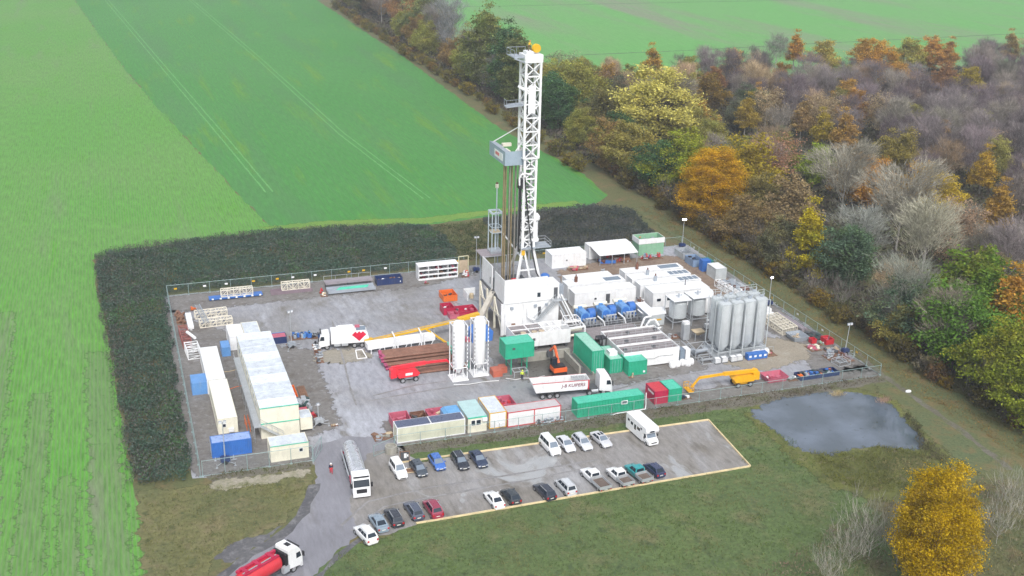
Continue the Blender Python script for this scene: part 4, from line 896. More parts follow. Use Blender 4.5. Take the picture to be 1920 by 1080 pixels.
b = MB(); b.tube((2.2, -.6, 1.2), (5.0, 0, 1.2), .35, 10); b.cbox((2.6, 1.0, .6), (1.2, 1.0, 1.0)); b.build('pump', GREY, t)
t = thing('steel_box_frame', 'pale steel box frame lying at the foot of the silos', 'frame', (98.6, 168.4)); b = MB(); [b.bar((xx, yy, 0), (xx, yy, 1.2), .12) for xx in (0, 2.4) for yy in (0, 1.8)]; [b.bar((0, yy, zz), (2.4, yy, zz), .12) for yy in (0, 1.8) for zz in (.1, 1.2)]; [b.bar((xx, 0, zz), (xx, 1.8, zz), .12) for xx in (0, 2.4) for zz in (.1, 1.2)]; b.bar((0, .9, .6), (2.4, .9, .6), .3); b.build('box_frame', GALV, t)

# blue mud pumps
def pump(label, x, y):
    t = thing('mud_pump', label, 'pump', (x, y, .35), 0, 'blue mud pumps right of the rig')
    b = MB(); b.prism([(0, .4), (1.7, .4), (1.9, .9), (1.9, 1.9), (1.5, 2.3), (.3, 2.3), (0, 1.9)], -.3, 1.9); b.build('gear_case', LBLUE, t); b = MB(); b.lathe((1.9, .9, 1.5), [(1.0, 0), (1.1, .1), (1.1, 1.3), (.8, 1.5)], 18, 'x'); b.build('belt_guard', BLUE, t, True); b = MB(); b.lathe((-.1, 2.6, 1.4), [(.6, 0), (.7, .1), (.7, 1.8), (.5, 2.0)], 16, 'x'); b.cbox((.9, 2.6, 2.3), (.8, .7, .5)); b.build('drive_motor', LBLUE, t, True)
    b = MB(); b.lathe((.9, -.35, 1.35), [(.75, 0), (.75, 2.7)], 16, 'y'); b.lathe((2.2, -1.7, 1.0), [(.45, 0), (.5, 1.7)], 12, 'y'); b.build('motor', BLUE, t)
    b = MB(); [b.tube((.5+i*.75, -2.0, .9), (.5+i*.75, .1, .9), .24, 10) for i in range(3)]; [b.tube((.5+i*.75, -2.0, .5), (.5+i*.75, -2.0, 1.7), .2, 8) for i in range(3)]; b.tube((.2, -2.0, 1.7), (2.4, -2.0, 1.7), .16, 8); b.build('fluid_end', GALV, t)
    b = MB(); b.box(-.2, -2.6, -.35, 3.2, 2.6, .35); b.build('skid', DGREY, t)
    b = MB(); b.tube((-.4, 3.0, 2.3), (2.4, 3.0, 2.3), .38, 12); b.tube((1.0, 2.2, 1.2), (1.0, 3.2, 2.2), .2, 8); b.build('exhaust_duct', CREAM, t)
    b = MB(); [b.bar((xx, -3.1, .3), (xx, -3.1, 1.5), .06) for xx in (-.4, .9, 2.2, 3.4)]; b.bar((-.4, -3.1, 1.5), (3.4, -3.1, 1.5), .05); b.bar((-.4, -3.1, .9), (3.4, -3.1, .9), .05); b.build('handrail', GALV, t)
    b = MB(); b.path([(3.0, -1.5, 1.8), (3.7, -3.0, 1.2), (3.9, -3.4, .1)], .14, 8); b.build('discharge_pipe', CLEAN, t)
pump('blue mud pump nearest the rig, leftmost of the three', 84.2, 192.4)
pump('blue mud pump in the middle of the three', 88.9, 192.9)
pump('blue mud pump at the right, next to the L shaped white roof', 93.4, 193.4)
t = thing('pipe_manifold', 'white twisted pipe manifold behind the mud tanks', 'manifold', (93.4, 184.6)); b = MB(); b.path([(0, 0, .8), (1.5, .3, 1.4), (2.6, 1.2, 2.2), (4.0, 1.4, 2.2), (4.4, .4, 1.2)], .2, 8); b.path([(-.8, -.6, 1.0), (1.2, -.8, 1.0), (3.0, -.6, 1.0), (4.6, 0, 1.0)], .22, 8); b.path([(1.2, 1.8, .8), (2.2, 2.4, 2.4), (3.6, 2.4, 2.6)], .2, 8); b.build('pipe', CLEAN, t); b = MB(); [b.bar((xx, 0, 0), (xx, 0, 1.2), .12) for xx in (0, 2, 4)]; [b.bar((xx, 0, 1.2), (xx, 2.4, 1.2), .1) for xx in (0, 2, 4)]; b.build('stand', GALV, t)
t = thing('steel_grating_deck', 'grey grating deck between the blue pumps and the mud tanks', 'deck', (80.2, 183.0)); b = MB(); b.box(0, 0, .9, 13.2, 5.4, 1.0); b.build('grating', TROUGH, t); b = MB(); [b.bar((xx, yy, 0), (xx, yy, .9), .12) for xx in (.2, 4.4, 8.8, 13) for yy in (.2, 5.2)]; b.build('leg', GALV, t); b = MB(); [b.bar((i*1.65, 5.35, 1.0), (i*1.65, 5.35, 2.0), .05) for i in range(9)]; b.bar((0, 5.35, 2.0), (13.2, 5.35, 2.0), .05); b.bar((0, 5.35, 1.5), (13.2, 5.35, 1.5), .05); b.build('handrail', GALV, t)

# ================================================================ WHITE POWER CONTAINERS
def exhaust(t, x, y, H, mat=RUST):
    b = MB(); b.lathe((x, y, H-.02), [(.36, 0), (.36, 1.1), (.2, 1.15)], 12); eo = b.build('exhaust_stack', mat, t); b = MB(); b.tube((x, y, H+1.1), (x, y, H+1.6), .15, 8); b.build('outlet_pipe', RUST, eo)
def louvre(t, x0, x1, y0, y1, H, n=1):
    for i in range(n):
        w_ = (x1-x0)/n; b = MB(); b.box(x0+i*w_+.12, y0, H-.02, x0+(i+1)*w_-.1, y1, H+.04); [b.box(x0+i*w_+.16, y0+(y1-y0)*k/8+.05, H+.04, x0+(i+1)*w_-.14, y0+(y1-y0)*k/8+.12, H+.07) for k in range(8)]; b.build('louvre', LOUVRE, t)
def ddoor(t, x, L): 
    b = MB(); b.box(x, -.04, .3, x+.9, 0, 2.4); do = b.build('door', DGREY, t); b = MB(); b.box(x+.75, -.07, 1.2, x+.8, -.04, 1.45); b.build('handle', GALV, do)
def power(label, x, y, L, D, H, ex=None, lv=None, dr=None, wins=(), extra=None, exm=RUST):
    t = container(label, x, y, L, D, H, WHITE, CLEAN, WHITE, name='power_container', corr=False, ribs=False, wins=wins, z=.15)
    if ex: exhaust(t, ex[0], ex[1], H, exm)
    if lv: louvre(t, *lv[:4], H, lv[4])
    if dr is not None: ddoor(t, dr, L)
    if extra: extra(t)
    return t
power('long white power container with open door behind the blue pumps', 86.3, 200.6, 13.8, 3.3, 3.2, dr=7.0, wins=[('front', 4.4, 1.4, .5, .4)])
power('white container with rusty exhaust and one louvre behind the long power container', 86.6, 205.2, 13.2, 3.2, 3.2, ex=(2.6, 1.9), lv=(8.8, 12.6, .6, 2.5, 1))
power('low white container at the back of the left generator row', 88.2, 209.6, 10.6, 2.8, 2.8)
t = power('white generator house with two small front windows and a thin pipe on its roof', 101.6, 195.6, 13.0, 4.2, 3.5, wins=[('front', .9, 1.6, .9, .6), ('front', 3.2, 1.6, .9, .6)], extra=lambda t: MB().tube((8.6, 2.6, 3.4), (8.6, 2.6, 4.7), .09, 8).build('flue_pipe', DGREY, t))
power('white generator container with four roof louvres, nearest of two alike', 101.4, 201.2, 14.2, 2.9, 3.2, ex=(4.2, 1.7), lv=(9.4, 14.0, .5, 2.3, 4), exm=GREY)
power('white generator container with four roof louvres, farther of two alike', 101.2, 205.0, 14.0, 2.9, 3.2, ex=(4.4, 1.7), lv=(9.2, 13.8, .5, 2.3, 4), exm=GREY)
power('white generator container with one wide louvre and orange exhaust at the back', 101.4, 209.0, 14.0, 2.9, 3.2, ex=(3.6, 1.7), lv=(8.6, 13.4, .5, 2.4, 1))
junk('white hoses and drums in the gap beside the generator house', 'hose_heap', 'hoses', 99.4, 197.6, 1.6, 2.6, 1.2, [CLEAN, RUST, GREY], 12, 55, 'valves')
t = thing('l_shaped_roof', 'flat white L shaped roof on posts between pumps and round tanks', 'shelter', (96.8, 187.6)); b = MB(); b.prism([(0, 0)], 0, 0) if False else None
b.add([(0, 0, 2.5), (3.9, .2, 2.5), (5.2, 3.4, 2.5), (2.2, 3.8, 2.5), (2.4, 7.0, 2.5), (.2, 7.0, 2.5)], [(0, 1, 2, 3, 4, 5)]); b.add([(0, 0, 2.32), (3.9, .2, 2.32), (5.2, 3.4, 2.32), (2.2, 3.8, 2.32), (2.4, 7.0, 2.32), (.2, 7.0, 2.32)], [(5, 4, 3, 2, 1, 0)])
for i in range(6): j = (i+1) % 6; P_ = [(0, 0), (3.9, .2), (5.2, 3.4), (2.2, 3.8), (2.4, 7.0), (.2, 7.0)]; b.quad((*P_[i], 2.32), (*P_[j], 2.32), (*P_[j], 2.5), (*P_[i], 2.5))
b.build('roof', CLEAN, t); b = MB(); b.box(.15, .2, 0, 3.6, .3, 2.3); b.box(.2, .3, 0, .3, 6.8, 2.3); b.box(3.5, .3, 0, 3.6, 3.2, 2.3); b.build('wall', SILO, t)
b = MB(); b.cbox((2.2, .14, 1.3), (1.4, .04, .3)); b.build('sign_board', YEL, t)
def round_tank(label, x, y, r=1.75):
    t = thing('round_tank', label, 'tank', (x, y), 0, 'grey round tanks in open frames'); b = MB(); b.lathe((1.9, 1.9, 0), [(.3, .9), (r, 1.9), (r, 5.0), (r*.8, 5.35), (.3, 5.5)], 26); b.build('tank', SILO, t, True); b = MB()
    for xx in (0, 3.8):
        for yy in (0, 3.8): b.bar((xx, yy, 0), (xx, yy, 5.7), .14)
    for zz in (1.4, 5.7):
        for o in (0, 3.8): b.bar((o, 0, zz), (o, 3.8, zz), .13); b.bar((0, o, zz), (3.8, o, zz), .13)
    b.build('frame', GALV, t); b = MB(); b.box(-.05, -.05, 5.74, 3.85, 3.85, 5.8); b.build('top_deck', CLEAN, t); b = MB(); b.tube((1.9, 1.9, 5.8), (1.9, 1.9, 6.6), .16, 8); b.tube((1.2, 1.9, 6.3), (2.6, 1.9, 6.3), .1, 8); b.build('vent_pipe', GREY, t)
round_tank('grey round tank in a frame, left of a pair by the silos', 101.0, 185.3)
round_tank('grey round tank in a frame, right of a pair by the silos', 105.4, 185.7)
t = thing('white_tank', 'white horizontal tank between the generator house and the silos', 'tank', (109.9, 189.8)); b = MB(); b.lathe((1.5, 1.5, 0), [(1.3, .4), (1.5, .7), (1.5, 4.6), (1.2, 5.0), (.3, 5.15)], 22); b.build('tank_shell', CLEAN, t, True); b = MB(); [b.bar((1.5+sx, 1.5+sy, 0), (1.5+sx, 1.5+sy, .7), .15) for sx in (-.9, .9) for sy in (-.9, .9)]; b.build('leg', GREY, t)
ib = ibc_proto(); ib.location = (107.2, 183.0, 0); ib['label'] = 'white plastic tote in a cage among the tanks'; ib['group'] = 'totes between the tanks and the silos'
for i, (x_, y_, z_) in enumerate(((108.4, 183.2, 0), (109.6, 183.6, 0), (108.6, 184.6, 0), (109.8, 184.9, 0), (108.6, 183.3, 1.08), (109.7, 184.9, 1.08))): dup(ib, (x_, y_, z_), .04*i)
for i, (px_, py_) in enumerate(((1346, 683), (1359, 681), (1376, 679.5), (1387, 677.5))):
    p_ = U(px_, py_); dup(ib, (p_.x-.55, p_.y, 0), 0, 'white plastic tote in the front row at the foot of the silos', 'totes in front of the silos')
t = thing('tall_tote_stack', 'tall narrow white capped tote stack left of the silos', 'tote stack', (100.2, 179.2)); b = MB(); b.box(0, 0, .2, 1.3, 1.2, 3.4); b.build('cage', GALV, t); b = MB(); b.box(.05, .05, 3.4, 1.25, 1.15, 3.9); b.build('lid', CLEAN, t)
t = thing('hopper', 'tan open hopper table beside the tote stack', 'hopper', (102.4, 178.6)); b = MB(); b.loft([[(.8, .6, .9), (1.4, .6, .9), (1.4, 1.2, .9), (.8, 1.2, .9)], [(0, 0, 1.7), (2.3, 0, 1.7), (2.3, 2, 1.7), (0, 2, 1.7)]]); b.build('funnel', WOOD, t); b = MB(); [b.bar((xx, yy, 0), (xx, yy, 1.7), .1) for xx in (.1, 2.2) for yy in (.1, 1.9)]; b.build('leg', GALV, t)
junk('rusty tray of parts behind the tote stack', 'parts_tray', 'tray', 98.2, 180.6, 2.2, 1.6, 1.0, [RUST, TAN, GALV], 10, 56)

# silos
t0 = thing('grey_silo', 'tall grey silo in the front row of the silo battery', 'silo', (0, 0)); b = MB(); b.lathe((0, 0, 0), [(.25, .9), (1.24, 2.3), (1.24, 10.3), (1.15, 10.55), (.35, 10.85)], 28); [b.lathe((0, 0, 3.0+i*1.2), [(1.252, 0), (1.252, .03)], 28) for i in range(7)]; b.build('tank', SILO, t0, True)
b = MB(); [b.bar((sx*1.2, sy*1.2, 0), (sx*1.2, sy*1.2, 10.6), .13) for sx in (-1, 1) for sy in (-1, 1)]; [b.bar((-1.25, sy*1.25, zz), (1.25, sy*1.25, zz), .12) for sy in (-1, 1) for zz in (1.2, )]; [b.bar((sx*1.25, -1.25, zz), (sx*1.25, 1.25, zz), .12) for sx in (-1, 1) for zz in (1.2, )]; b.build('leg_frame', SILO, t0)
b = MB(); b.bar((-1.2, -1.2, 10.6), (1.2, -1.2, 10.6), .06); b.bar((-1.2, 1.2, 11.7), (1.2, 1.2, 11.7), .06); b.bar((-1.2, 1.2, 11.2), (1.2, 1.2, 11.2), .06); [b.bar((xx, 1.2, 10.4), (xx, 1.2, 11.7), .06) for xx in (-1.2, 0, 1.2)]; b.build('handrail', SILO, t0)
b = MB(); b.lathe((0, 0, 10.8), [(.35, 0), (.35, .35), (.15, .4)], 10); b.tube((.5, .5, 10.5), (1.1, .9, 11.1), .12, 8); b.build('hatch', GREY, t0)
LB = ['leftmost', 'second from left', 'third from left', 'rightmost']
for r_ in range(2):
    for i in range(4):
        loc = (104.0+i*2.62+r_*.1, 171.4+r_*2.9+i*.12, 0); lab = f'tall grey silo, {LB[i]} of the {"front" if r_ == 0 else "rear"} row of four'
        if r_ == 0 and i == 0: t0.location = loc; t0['label'] = lab; t0['group'] = 'battery of grey silos on the right'
        else: dup(t0, loc, 0, lab)
t = thing('silo_walkway', 'pale steel walkway frame under the grey silos', 'walkway', (102.2, 169.6)); b = MB(); b.box(0, 0, .1, 12.0, 6.6, .2); [b.bar((i*1.71, -.05, .2), (i*1.71, -.05, 1.3), .06) for i in range(8)]; b.bar((0, -.05, 1.3), (12.0, -.05, 1.3), .06); b.build('base_frame', GALV, t)
p_ = U(1402, 677)
t = thing('chemical_pallets', 'blue stack of four wrapped pallets with white labels before the silos', 'pallet', (p_.x, p_.y)); b = MB(); [b.box(i*1.05, 0, .12, i*1.05+1.0, 1.1, 1.3) for i in range(4)]; b.build('wrapped_load', BLUE, t); b = MB(); [b.box(.25+i*1.05, -.02, .6, .75+i*1.05, -.003, 1.0) for i in range(4)]; b.build('paper_label', CLEAN, t); b = MB(); b.box(0, 0, 0, 4.2, 1.1, .12); b.build('pallet', BROWN, t)
for i in range(4): dup(bag, (p_.x+2.4+i*.9, p_.y+1.7+.25*(i % 2)), .3*i, 'white bulk bag on the pile behind the blue wrapped pallets', 'bulk bags behind the blue pallets')
junk('brown pallets with a pinkish carton right of the blue wrapped pallets', 'pallet_stack', 'pallet', p_.x+4.8, p_.y+.4, 1.8, 2.6, .6, [BROWN, TAN, PINK], 8, 57)

# ================================================================ BACK RIGHT
container('white container with flat front at the back fence right of the rig', 90.6, 224.4, 8.3, 4.2, 3.2, WHITE, CLEAN, WHITE, corr=False, ribs=False, wins=[('front', 3.4, 1.5, .35, .35)])
junk('pink and brown crates in front of the back white container', 'crate_row', 'crate', 93.8, 221.6, 4.6, 1.6, .9, [TAN, PINK, RED, WOOD], 16, 60)
junk('small grey pump skid on the wet dirt before the canopy', 'pump_skid', 'pump', 99.8, 217.6, 1.8, 1.3, .7, [GREY, GALV], 6, 61, 'valves')
t = container('white workshop container with open canopy by the green tank', 101.2, 228.0, 10.4, 2.8, 3.2, WHITE, CLEAN, WHITE, name='workshop_container', ribs=False)
b = MB(); b.add([(.4, -5.0, 2.5), (10.0, -5.0, 2.5), (10.3, 0, 3.3), (.1, 0, 3.3), (.4, -5.0, 2.42), (10.0, -5.0, 2.42), (10.3, 0, 3.22), (.1, 0, 3.22)], [(0, 1, 2, 3), (7, 6, 5, 4), (0, 4, 5, 1), (1, 5, 6, 2), (3, 7, 4, 0)]); b.build('canopy', CLEAN, t); [MB().bar((xx, -4.9, 0), (xx, -4.9, 2.45), .12).build('canopy_post', GALV, t) for xx in (.6, 3.6, 6.6, 9.8)]
junk('dark tools and drums stored under the white canopy', 'tool_heap', 'tools', 102.6, 223.6, 7.4, 2.8, 1.3, [DGREY, BLUE, BROWN, RUST, GALV, RED], 44, 62)
t = skip('tall pale green open tank with white rim and orange parts inside', 113.2, 226.8, 6.4, 3.6, 4.1, pmat('pale_green_paint', (.24, .45, .30), .5, dirt=(.30, .42, .32), damt=.5), ribs=5, name='open_tank', cat='tank', fill=([ORANGE, ORANGE, GREY], 14, .98), seed=5)
b = MB(); b.box(-.1, -.1, 2.9, 6.5, .0, 4.15); b.box(-.1, 3.6, 2.9, 6.5, 3.7, 4.15); b.box(-.1, 0, 2.9, 0, 3.6, 4.15); b.box(6.4, 0, 2.9, 6.5, 3.6, 4.15); b.build('upper_rim', WHITE, t)
junk('red and grey pumps in front of the pale green tank', 'pump_row', 'pump', 112.6, 223.6, 5.4, 1.5, 1.2, [RED, GALV, GREY, BLUE], 16, 63, 'valves')
skip('pale grey open tank near the back right corner', 122.0, 221.6, 2.6, 4.2, 1.5, GALV, ribs=2, fill=([GREY], 6, .8), name='open_tank', cat='tank')
skip('blue grey open tank with dark hoses by the right fence', 121.9, 216.4, 2.6, 4.0, 1.6, pmat('pale_blue_paint', (.22, .32, .48), .5, dirt=(.3, .32, .36), damt=.5), ribs=2, fill=([BLACK, DGREY], 9, .9), name='open_tank', cat='tank')
container('bright blue tall cabinet between the blue grey tank and the white box', 122.6, 213.2, 2.0, 1.6, 2.6, BLUE, BLUE, BLUE, name='blue_cabinet', cat='cabinet', ribs=False)
container('dark teal box behind the bright blue cabinet at the fence', 124.6, 214.8, 1.6, 2.4, 1.8, pmat('teal_paint', (.03, .20, .18), .5, dirt=(.1, .2, .2), damt=.4), name='teal_box', cat='box', corr=False, ribs=False)
container('white ribbed tank box at the right fence', 122.8, 207.6, 2.7, 4.0, 2.6, SILO, CLEAN, SILO, name='white_tank_box', cat='tank', ribs=False)
lattice('white lattice section leaning in a row behind the silos', 122.6, 194.0, 10.5, 1.2, 1.3, CLEAN, rz=R(93), n=8, group='white lattice sections along the right fence')
junk('white machine parts piled beside the leaning lattice section', 'machine_parts', 'machine parts', 123.0, 196.6, 2.8, 9.0, 1.8, [CLEAN, GALV, GREY, RUST], 40, 64)
container('small white generator box by the lattice stack at the right fence', 121.6, 186.0, 2.2, 1.4, 1.5, CLEAN, CLEAN, CLEAN, name='generator_box', cat='generator', corr=False, ribs=False)
container('low white unit in front of the small generator box', 121.7, 184.4, 2.3, 1.4, .9, CLEAN, CLEAN, CLEAN, name='white_unit', cat='generator', corr=False, ribs=False)
for i in range(4): lattice(['white lattice section in the flat stack by the right fence, leftmost', 'white lattice section in the flat stack by the right fence, second from left', 'white lattice section in the flat stack by the right fence, third from left', 'white lattice section in the flat stack by the right fence, rightmost'][i], 121.2+i*.95, 176.2+.2*i, 7.4, .85, 1.2, CREAMW, rz=R(90), n=6, group='white lattice sections along the right fence')
t = thing('grey_pipe_pair', 'two grey pipes lying along the right fence', 'pipe', (125.6, 177)); b = MB(); b.tube((0, 0, .35), (-.2, 9, .35), .35, 10); b.tube((.8, 0, .3), (.7, 7, .3), .28, 10); b.build('pipe_body', pmat('mauve_steel', (.30, .27, .30), .6, dirt=GRIME, damt=.4), t)
skip('grey boat shaped bucket in front of the flat lattice stack', 120.9, 172.6, 2.6, 2.6, 1.0, GREY, ribs=1, taper=.35, name='steel_bucket', cat='bucket', fill=([GREY, TAN], 5, .7))
junk('dark green netting heap by the right fence', 'net_heap', 'net', 124.6, 172.2, 2.8, 3.2, .9, [GMACH, DGREY], 18, 65)
skip('small round red tub between bucket and netting', 123.6, 170.9, 1.1, 1.1, .9, RED, ribs=1, name='red_tub', cat='tub')
skip('red open crate by the right fence', 126.0, 169.6, 1.7, 2.0, 1.1, RED, ribs=3, name='open_crate', cat='crate', fill=([RED, PINK], 5, .8))
junk('pale green valve box beside the red open crate', 'valve_box', 'box', 124.8, 169.6, 1.1, 1.1, .8, [SILO, MATS['pale_green_paint']], 5, 66)
junk('cream and mauve sacks on a long pallet near the red tub', 'sack_pallet', 'pallet', 121.6, 167.6, 2.2, 3.0, .9, [CREAM, MATS['mauve_steel'], PINK], 12, 67)
junk('dark steel plates stacked near the red crate', 'plate_stack', 'plates', 124.2, 165.2, 2.8, 3.0, .6, [DGREY, DBLUE, GREY, TAN], 14, 68)
junk('tangle of grey pipe fittings near the unlit light tower', 'pipe_fittings', 'fittings', 122.4, 163.2, 2.6, 2.6, .8, [GALV, GREY, MATS['mauve_steel']], 18, 69, 'valves')
t = thing('steel_ring_frame', 'grey steel frame with a round ring near the right corner', 'frame', (122.6, 160.2), R(8)); b = MB(); [b.bar((xx, yy, 0), (xx, yy, .9), .1) for xx in (0, 2.6) for yy in (0, 2.2)]; [b.bar((0, yy, zz), (2.6, yy, zz), .09) for yy in (0, 2.2) for zz in (.1, .9)]; [b.bar((xx, 0, zz), (xx, 2.2, zz), .09) for xx in (0, 2.6) for zz in (.1, .9)]; b.build('box_frame', GALV, t); b = MB(); [b.bar((1.3+.95*math.cos(a), 1.1+.95*math.sin(a), .75), (1.3+.95*math.cos(a+.4), 1.1+.95*math.sin(a+.4), .75), .14) for a in [i*.3927 for i in range(16)]]; b.build('ring', GREY, t)
junk('rusty beams lying behind the ring frame', 'rusty_beams', 'beams', 125.6, 161.6, 1.4, 4.6, .5, [RUST, MATS['mauve_steel']], 8, 70)

# ================================================================ FRONT ROW
def covers(t):
    b = MB(); b.box(.12, .14, 2.72, 5.5, 2.36, 2.75); b.build('cover', SOLARC, t); b = MB(); b.box(5.72, .14, 2.72, 11.05, 2.36, 2.75); b.build('cover', SOLARC, t)
MCRM = pmat('pale_olive_cream', (.62, .63, .50), .5, dirt=(.36, .36, .25), damt=.5)
t = container('long pale cream tank with two dark blue covers in the front row', 37.8, 155.9, 11.2, 2.5, 2.7, MCRM, CLEAN, CLEAN, name='water_tank', cat='tank', corr=False, ribs=False, extra=covers)
def tealx(t):
    b = MB(); b.box(-.05, -.06, 2.62, 3.15, 6.1, 2.76); b.build('roof_sheet', pmat('teal_grey_roof', (.42, .60, .60), .4, dirt=(.56, .68, .68), damt=.5), t); b = MB(); b.box(-.06, -.09, 2.55, 3.16, -.061, 2.79); b.build('roof_trim', GREENR, t); ac(t, 2.35, -.34, 1.9)
container('cream office cabin with twin front windows and teal roof', 49.5, 155.9, 3.1, 6.0, 2.7, CREAM, ROOFG, CREAM, name='office_cabin', cat='cabin', corr=False, ribs=False, wins=[('front', .55, 1.3, .62, .85), ('front', 1.4, 1.3, .72, .85)], extra=tealx)
container('white fronted container with yellow edges in the front row', 53.2, 156.2, 2.9, 6.0, 2.85, WHITE, ROOFG, pmat('amber_paint', (.70, .42, .05), .45, dirt=(.4, .25, .1), damt=.3), corr=False, ribs=False, extra=lambda t: ac(t, 1.7, -.36, .35))
def redmid(t): b = MB(); b.box(4.55, -.05, 0, 4.7, -.021, 2.62); b.build('corner_post', RED, t)
container('long white container with red edges in the front row', 56.2, 155.9, 9.3, 2.6, 2.65, WHITE, pmat('pinkish_grey_roof', (.50, .47, .48), .5, dirt=(.62, .60, .60), damt=.6), RED, corr=False, ribs=False, extra=redmid)
def gw(t): window(t, 'front', 8.1, 1.45, .85, .4, 12.1, 2.44, sl=.14)
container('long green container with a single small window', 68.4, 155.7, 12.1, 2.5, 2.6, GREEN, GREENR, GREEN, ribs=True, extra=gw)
t = thing('drain_pipe', 'white drain pipe running round the right end of the long green container', 'pipe', (80.9, 155.4)); b = MB(); b.path([(0, .4, 2.8), (.05, .3, .5), (-.3, -.3, .12), (-5.5, -.35, .12), (-6.5, -.6, .1)], .09, 8); b.build('pipe_body', CLEAN, t)
def redtxt(t):
    b = MB(); [b.box(-.05, .5+i*.36, 1.6, -.022, .72+i*.36, 1.95) for i in range(6)]; b.build('lettering', CLEAN, t)
container('short crimson container beside the short green one at the front fence', 82.9, 156.4, 2.5, 3.6, 2.4, CRIM, RED, CRIM, corr=False, ribs=False, extra=redtxt)
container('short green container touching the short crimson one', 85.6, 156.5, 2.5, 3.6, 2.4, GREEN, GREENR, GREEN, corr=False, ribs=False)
junk('small white and black pump unit right of the short green container', 'pump_unit', 'pump', 88.4, 156.4, 1.7, 1.3, .9, [DBLUE, CLEAN, BLACK], 8, 71)
skip('faded red closed skip behind the left end of the cream tank', 38.3, 160.0, 3.0, 3.6, 1.5, PINK, ribs=2, fill=([PINK], 12, .95), seed=9)
skip('rust brown open skip behind the cream tank', 41.8, 160.2, 2.4, 3.4, 1.1, RUST, ribs=2, fill=([RUST, BROWN, DGREY], 8, .7))
skip('faded red open skip with carton behind the cream tank', 44.5, 160.4, 2.9, 3.4, 1.2, PINK, ribs=2, fill=([PINK, WOOD, PINK], 8, .9), seed=11)
junk('grey hose coils between the skips and the blue tarpaulin tent', 'hose_coil', 'hose', 47.6, 160.0, 1.4, 2.0, .7, [GREY, TAN, DGREY], 9, 72)
t = thing('blue_tent', 'light blue tarpaulin box behind the cream office cabin', 'tarpaulin', (46.6, 158.6)); b = MB(); b.loft([[(0, 0, 0), (3, 0, 0), (3, 3.4, 0), (0, 3.4, 0)], [(0, 0, 1.9), (3, 0, 1.9), (3, 3.4, 1.9), (0, 3.4, 1.9)], [(.5, .3, 2.4), (2.6, .3, 2.4), (2.6, 3.0, 2.4), (.5, 3.0, 2.4)]]); b.build('cover', pmat('light_blue_tarp', (.13, .36, .66), .5, dirt=(.3, .5, .75), damt=.6), t)
skip('faded red ribbed skip behind the long white container with red edges', 57.0, 161.4, 2.6, 3.4, 1.2, PINK, ribs=5, fill=([RED, PINK], 10, .95), seed=12)
t = thing('concrete_ring', 'grey concrete ring at the site entrance by the parked white van', 'concrete ring', (36.2, 153.4)); b = MB(); b.lathe((0, 0, 0), [(.95, 0), (.95, 1.2), (.75, 1.2), (.75, .9)], 20); b.build('ring', CONC, t)
junk('timber and rubble heap at the left end of the cream tank', 'rubble_heap', 'rubble', 34.6, 157.4, 3.2, 2.4, .5, [WOOD, BROWN, CONC, GREY], 14, 73)
t = thing('notice_board', 'dark notice board with white sheets standing at the car park entrance', 'notice board', (37.4, 149.6), R(-6)); b = MB(); b.bar((-.7, 0, 0), (-.7, 0, 2.0), .09); b.bar((.7, 0, 0), (.7, 0, 2.0), .09); b.bar((-.8, 0, 2.0), (.8, 0, 2.0), .12, .08); b.build('frame', BROWN, t); b = MB(); b.box(-.66, -.03, .5, .66, .03, 1.9); b.build('panel', DGREY, t); b = MB(); b.box(-.1, -.045, .9, .3, -.031, 1.7); b.box(.36, -.045, 1.1, .58, -.031, 1.5); b.build('paper_sheet', CLEAN, t)
t = thing('tipped_crate', 'brown framed board lying on the ground in front of the notice board', 'board', (37.3, 147.0), R(-8)); b = MB(); b.box(-.75, -.6, .05, .75, .6, .12); b.build('panel', BROWN, t); b = MB(); [b.bar((-.8, y_, .16), (.8, y_, .16), .1) for y_ in (-.6, .6)]; [b.bar((x_, -.6, .16), (x_, .6, .16), .1) for x_ in (-.8, .8)]; b.build('rim', WOOD, t)
junk('coils and small fittings on the bank in front of the red edged container', 'fitting_row', 'fittings', 60.0, 155.1, 6.2, .7, .35, [GREY, DGREY, GALV], 20, 74, 'valves')
junk('white sacks and a grey unit at the front fence left of the dark tray', 'sack_pallet', 'pallet', 110.2, 157.4, 1.8, 1.4, 1.1, [CLEAN, GALV, GREY], 9, 75)
skip('faded pink open skip at the front fence right of the yellow boom lift', 106.2, 158.0, 3.6, 2.3, 1.0, PINK, taper=.3, ribs=3, fill=([PINK, CLEAN], 8, .95), seed=14)
skip('long dark blue tray full of fittings at the front right fence', 112.3, 157.2, 8.2, 2.2, .7, DBLUE, ribs=6, fill=([DGREY, GMACH, GREY, BLUE, DGREY, ORANGE], 42, 1.3), seed=15, name='parts_tray', cat='tray')
# car park edging
for lab, a, c in (('cream timber edging board along the back of the car park', (752, 868), (1328, 788)), ('cream timber edging board at the right end of the car park', (1328, 788), (1407, 875)), ('cream timber edging board along the front of the car park', (1407, 875), (780, 982.5))):
    p_, q_ = U(*a), U(*c); t = thing('timber_edging', lab, 'edging', p_); d = q_-p_; t.rotation_euler = (0, 0, math.atan2(d.y, d.x)); n_ = max(1, round(d.length/4)); 
    for i in range(n_): b = MB(); s_ = d.length/n_; b.box(i*s_+.01, -.09, 0, (i+1)*s_-.01, .09, .24); b.build('board', pmat('cream_timber', (.74, .60, .36), .7, var=.2, dirt=(.5, .42, .28), damt=.5), t)
t = thing('white_boulder', 'small pale boulder lying in the grass beyond the pond', 'stone', U(1703, 735)); b = MB(); b.loft([[(.62*math.cos(a)*s_, .36*math.sin(a)*s_, z_*.8) for a in [i*.785 for i in range(8)]] for s_, z_ in ((.9, 0), (1, .25), (.6, .45))]); b.build('stone', CLEAN, t)
for i, (a, c) in enumerate(((1570, 735), (1657, 752))):
    pass
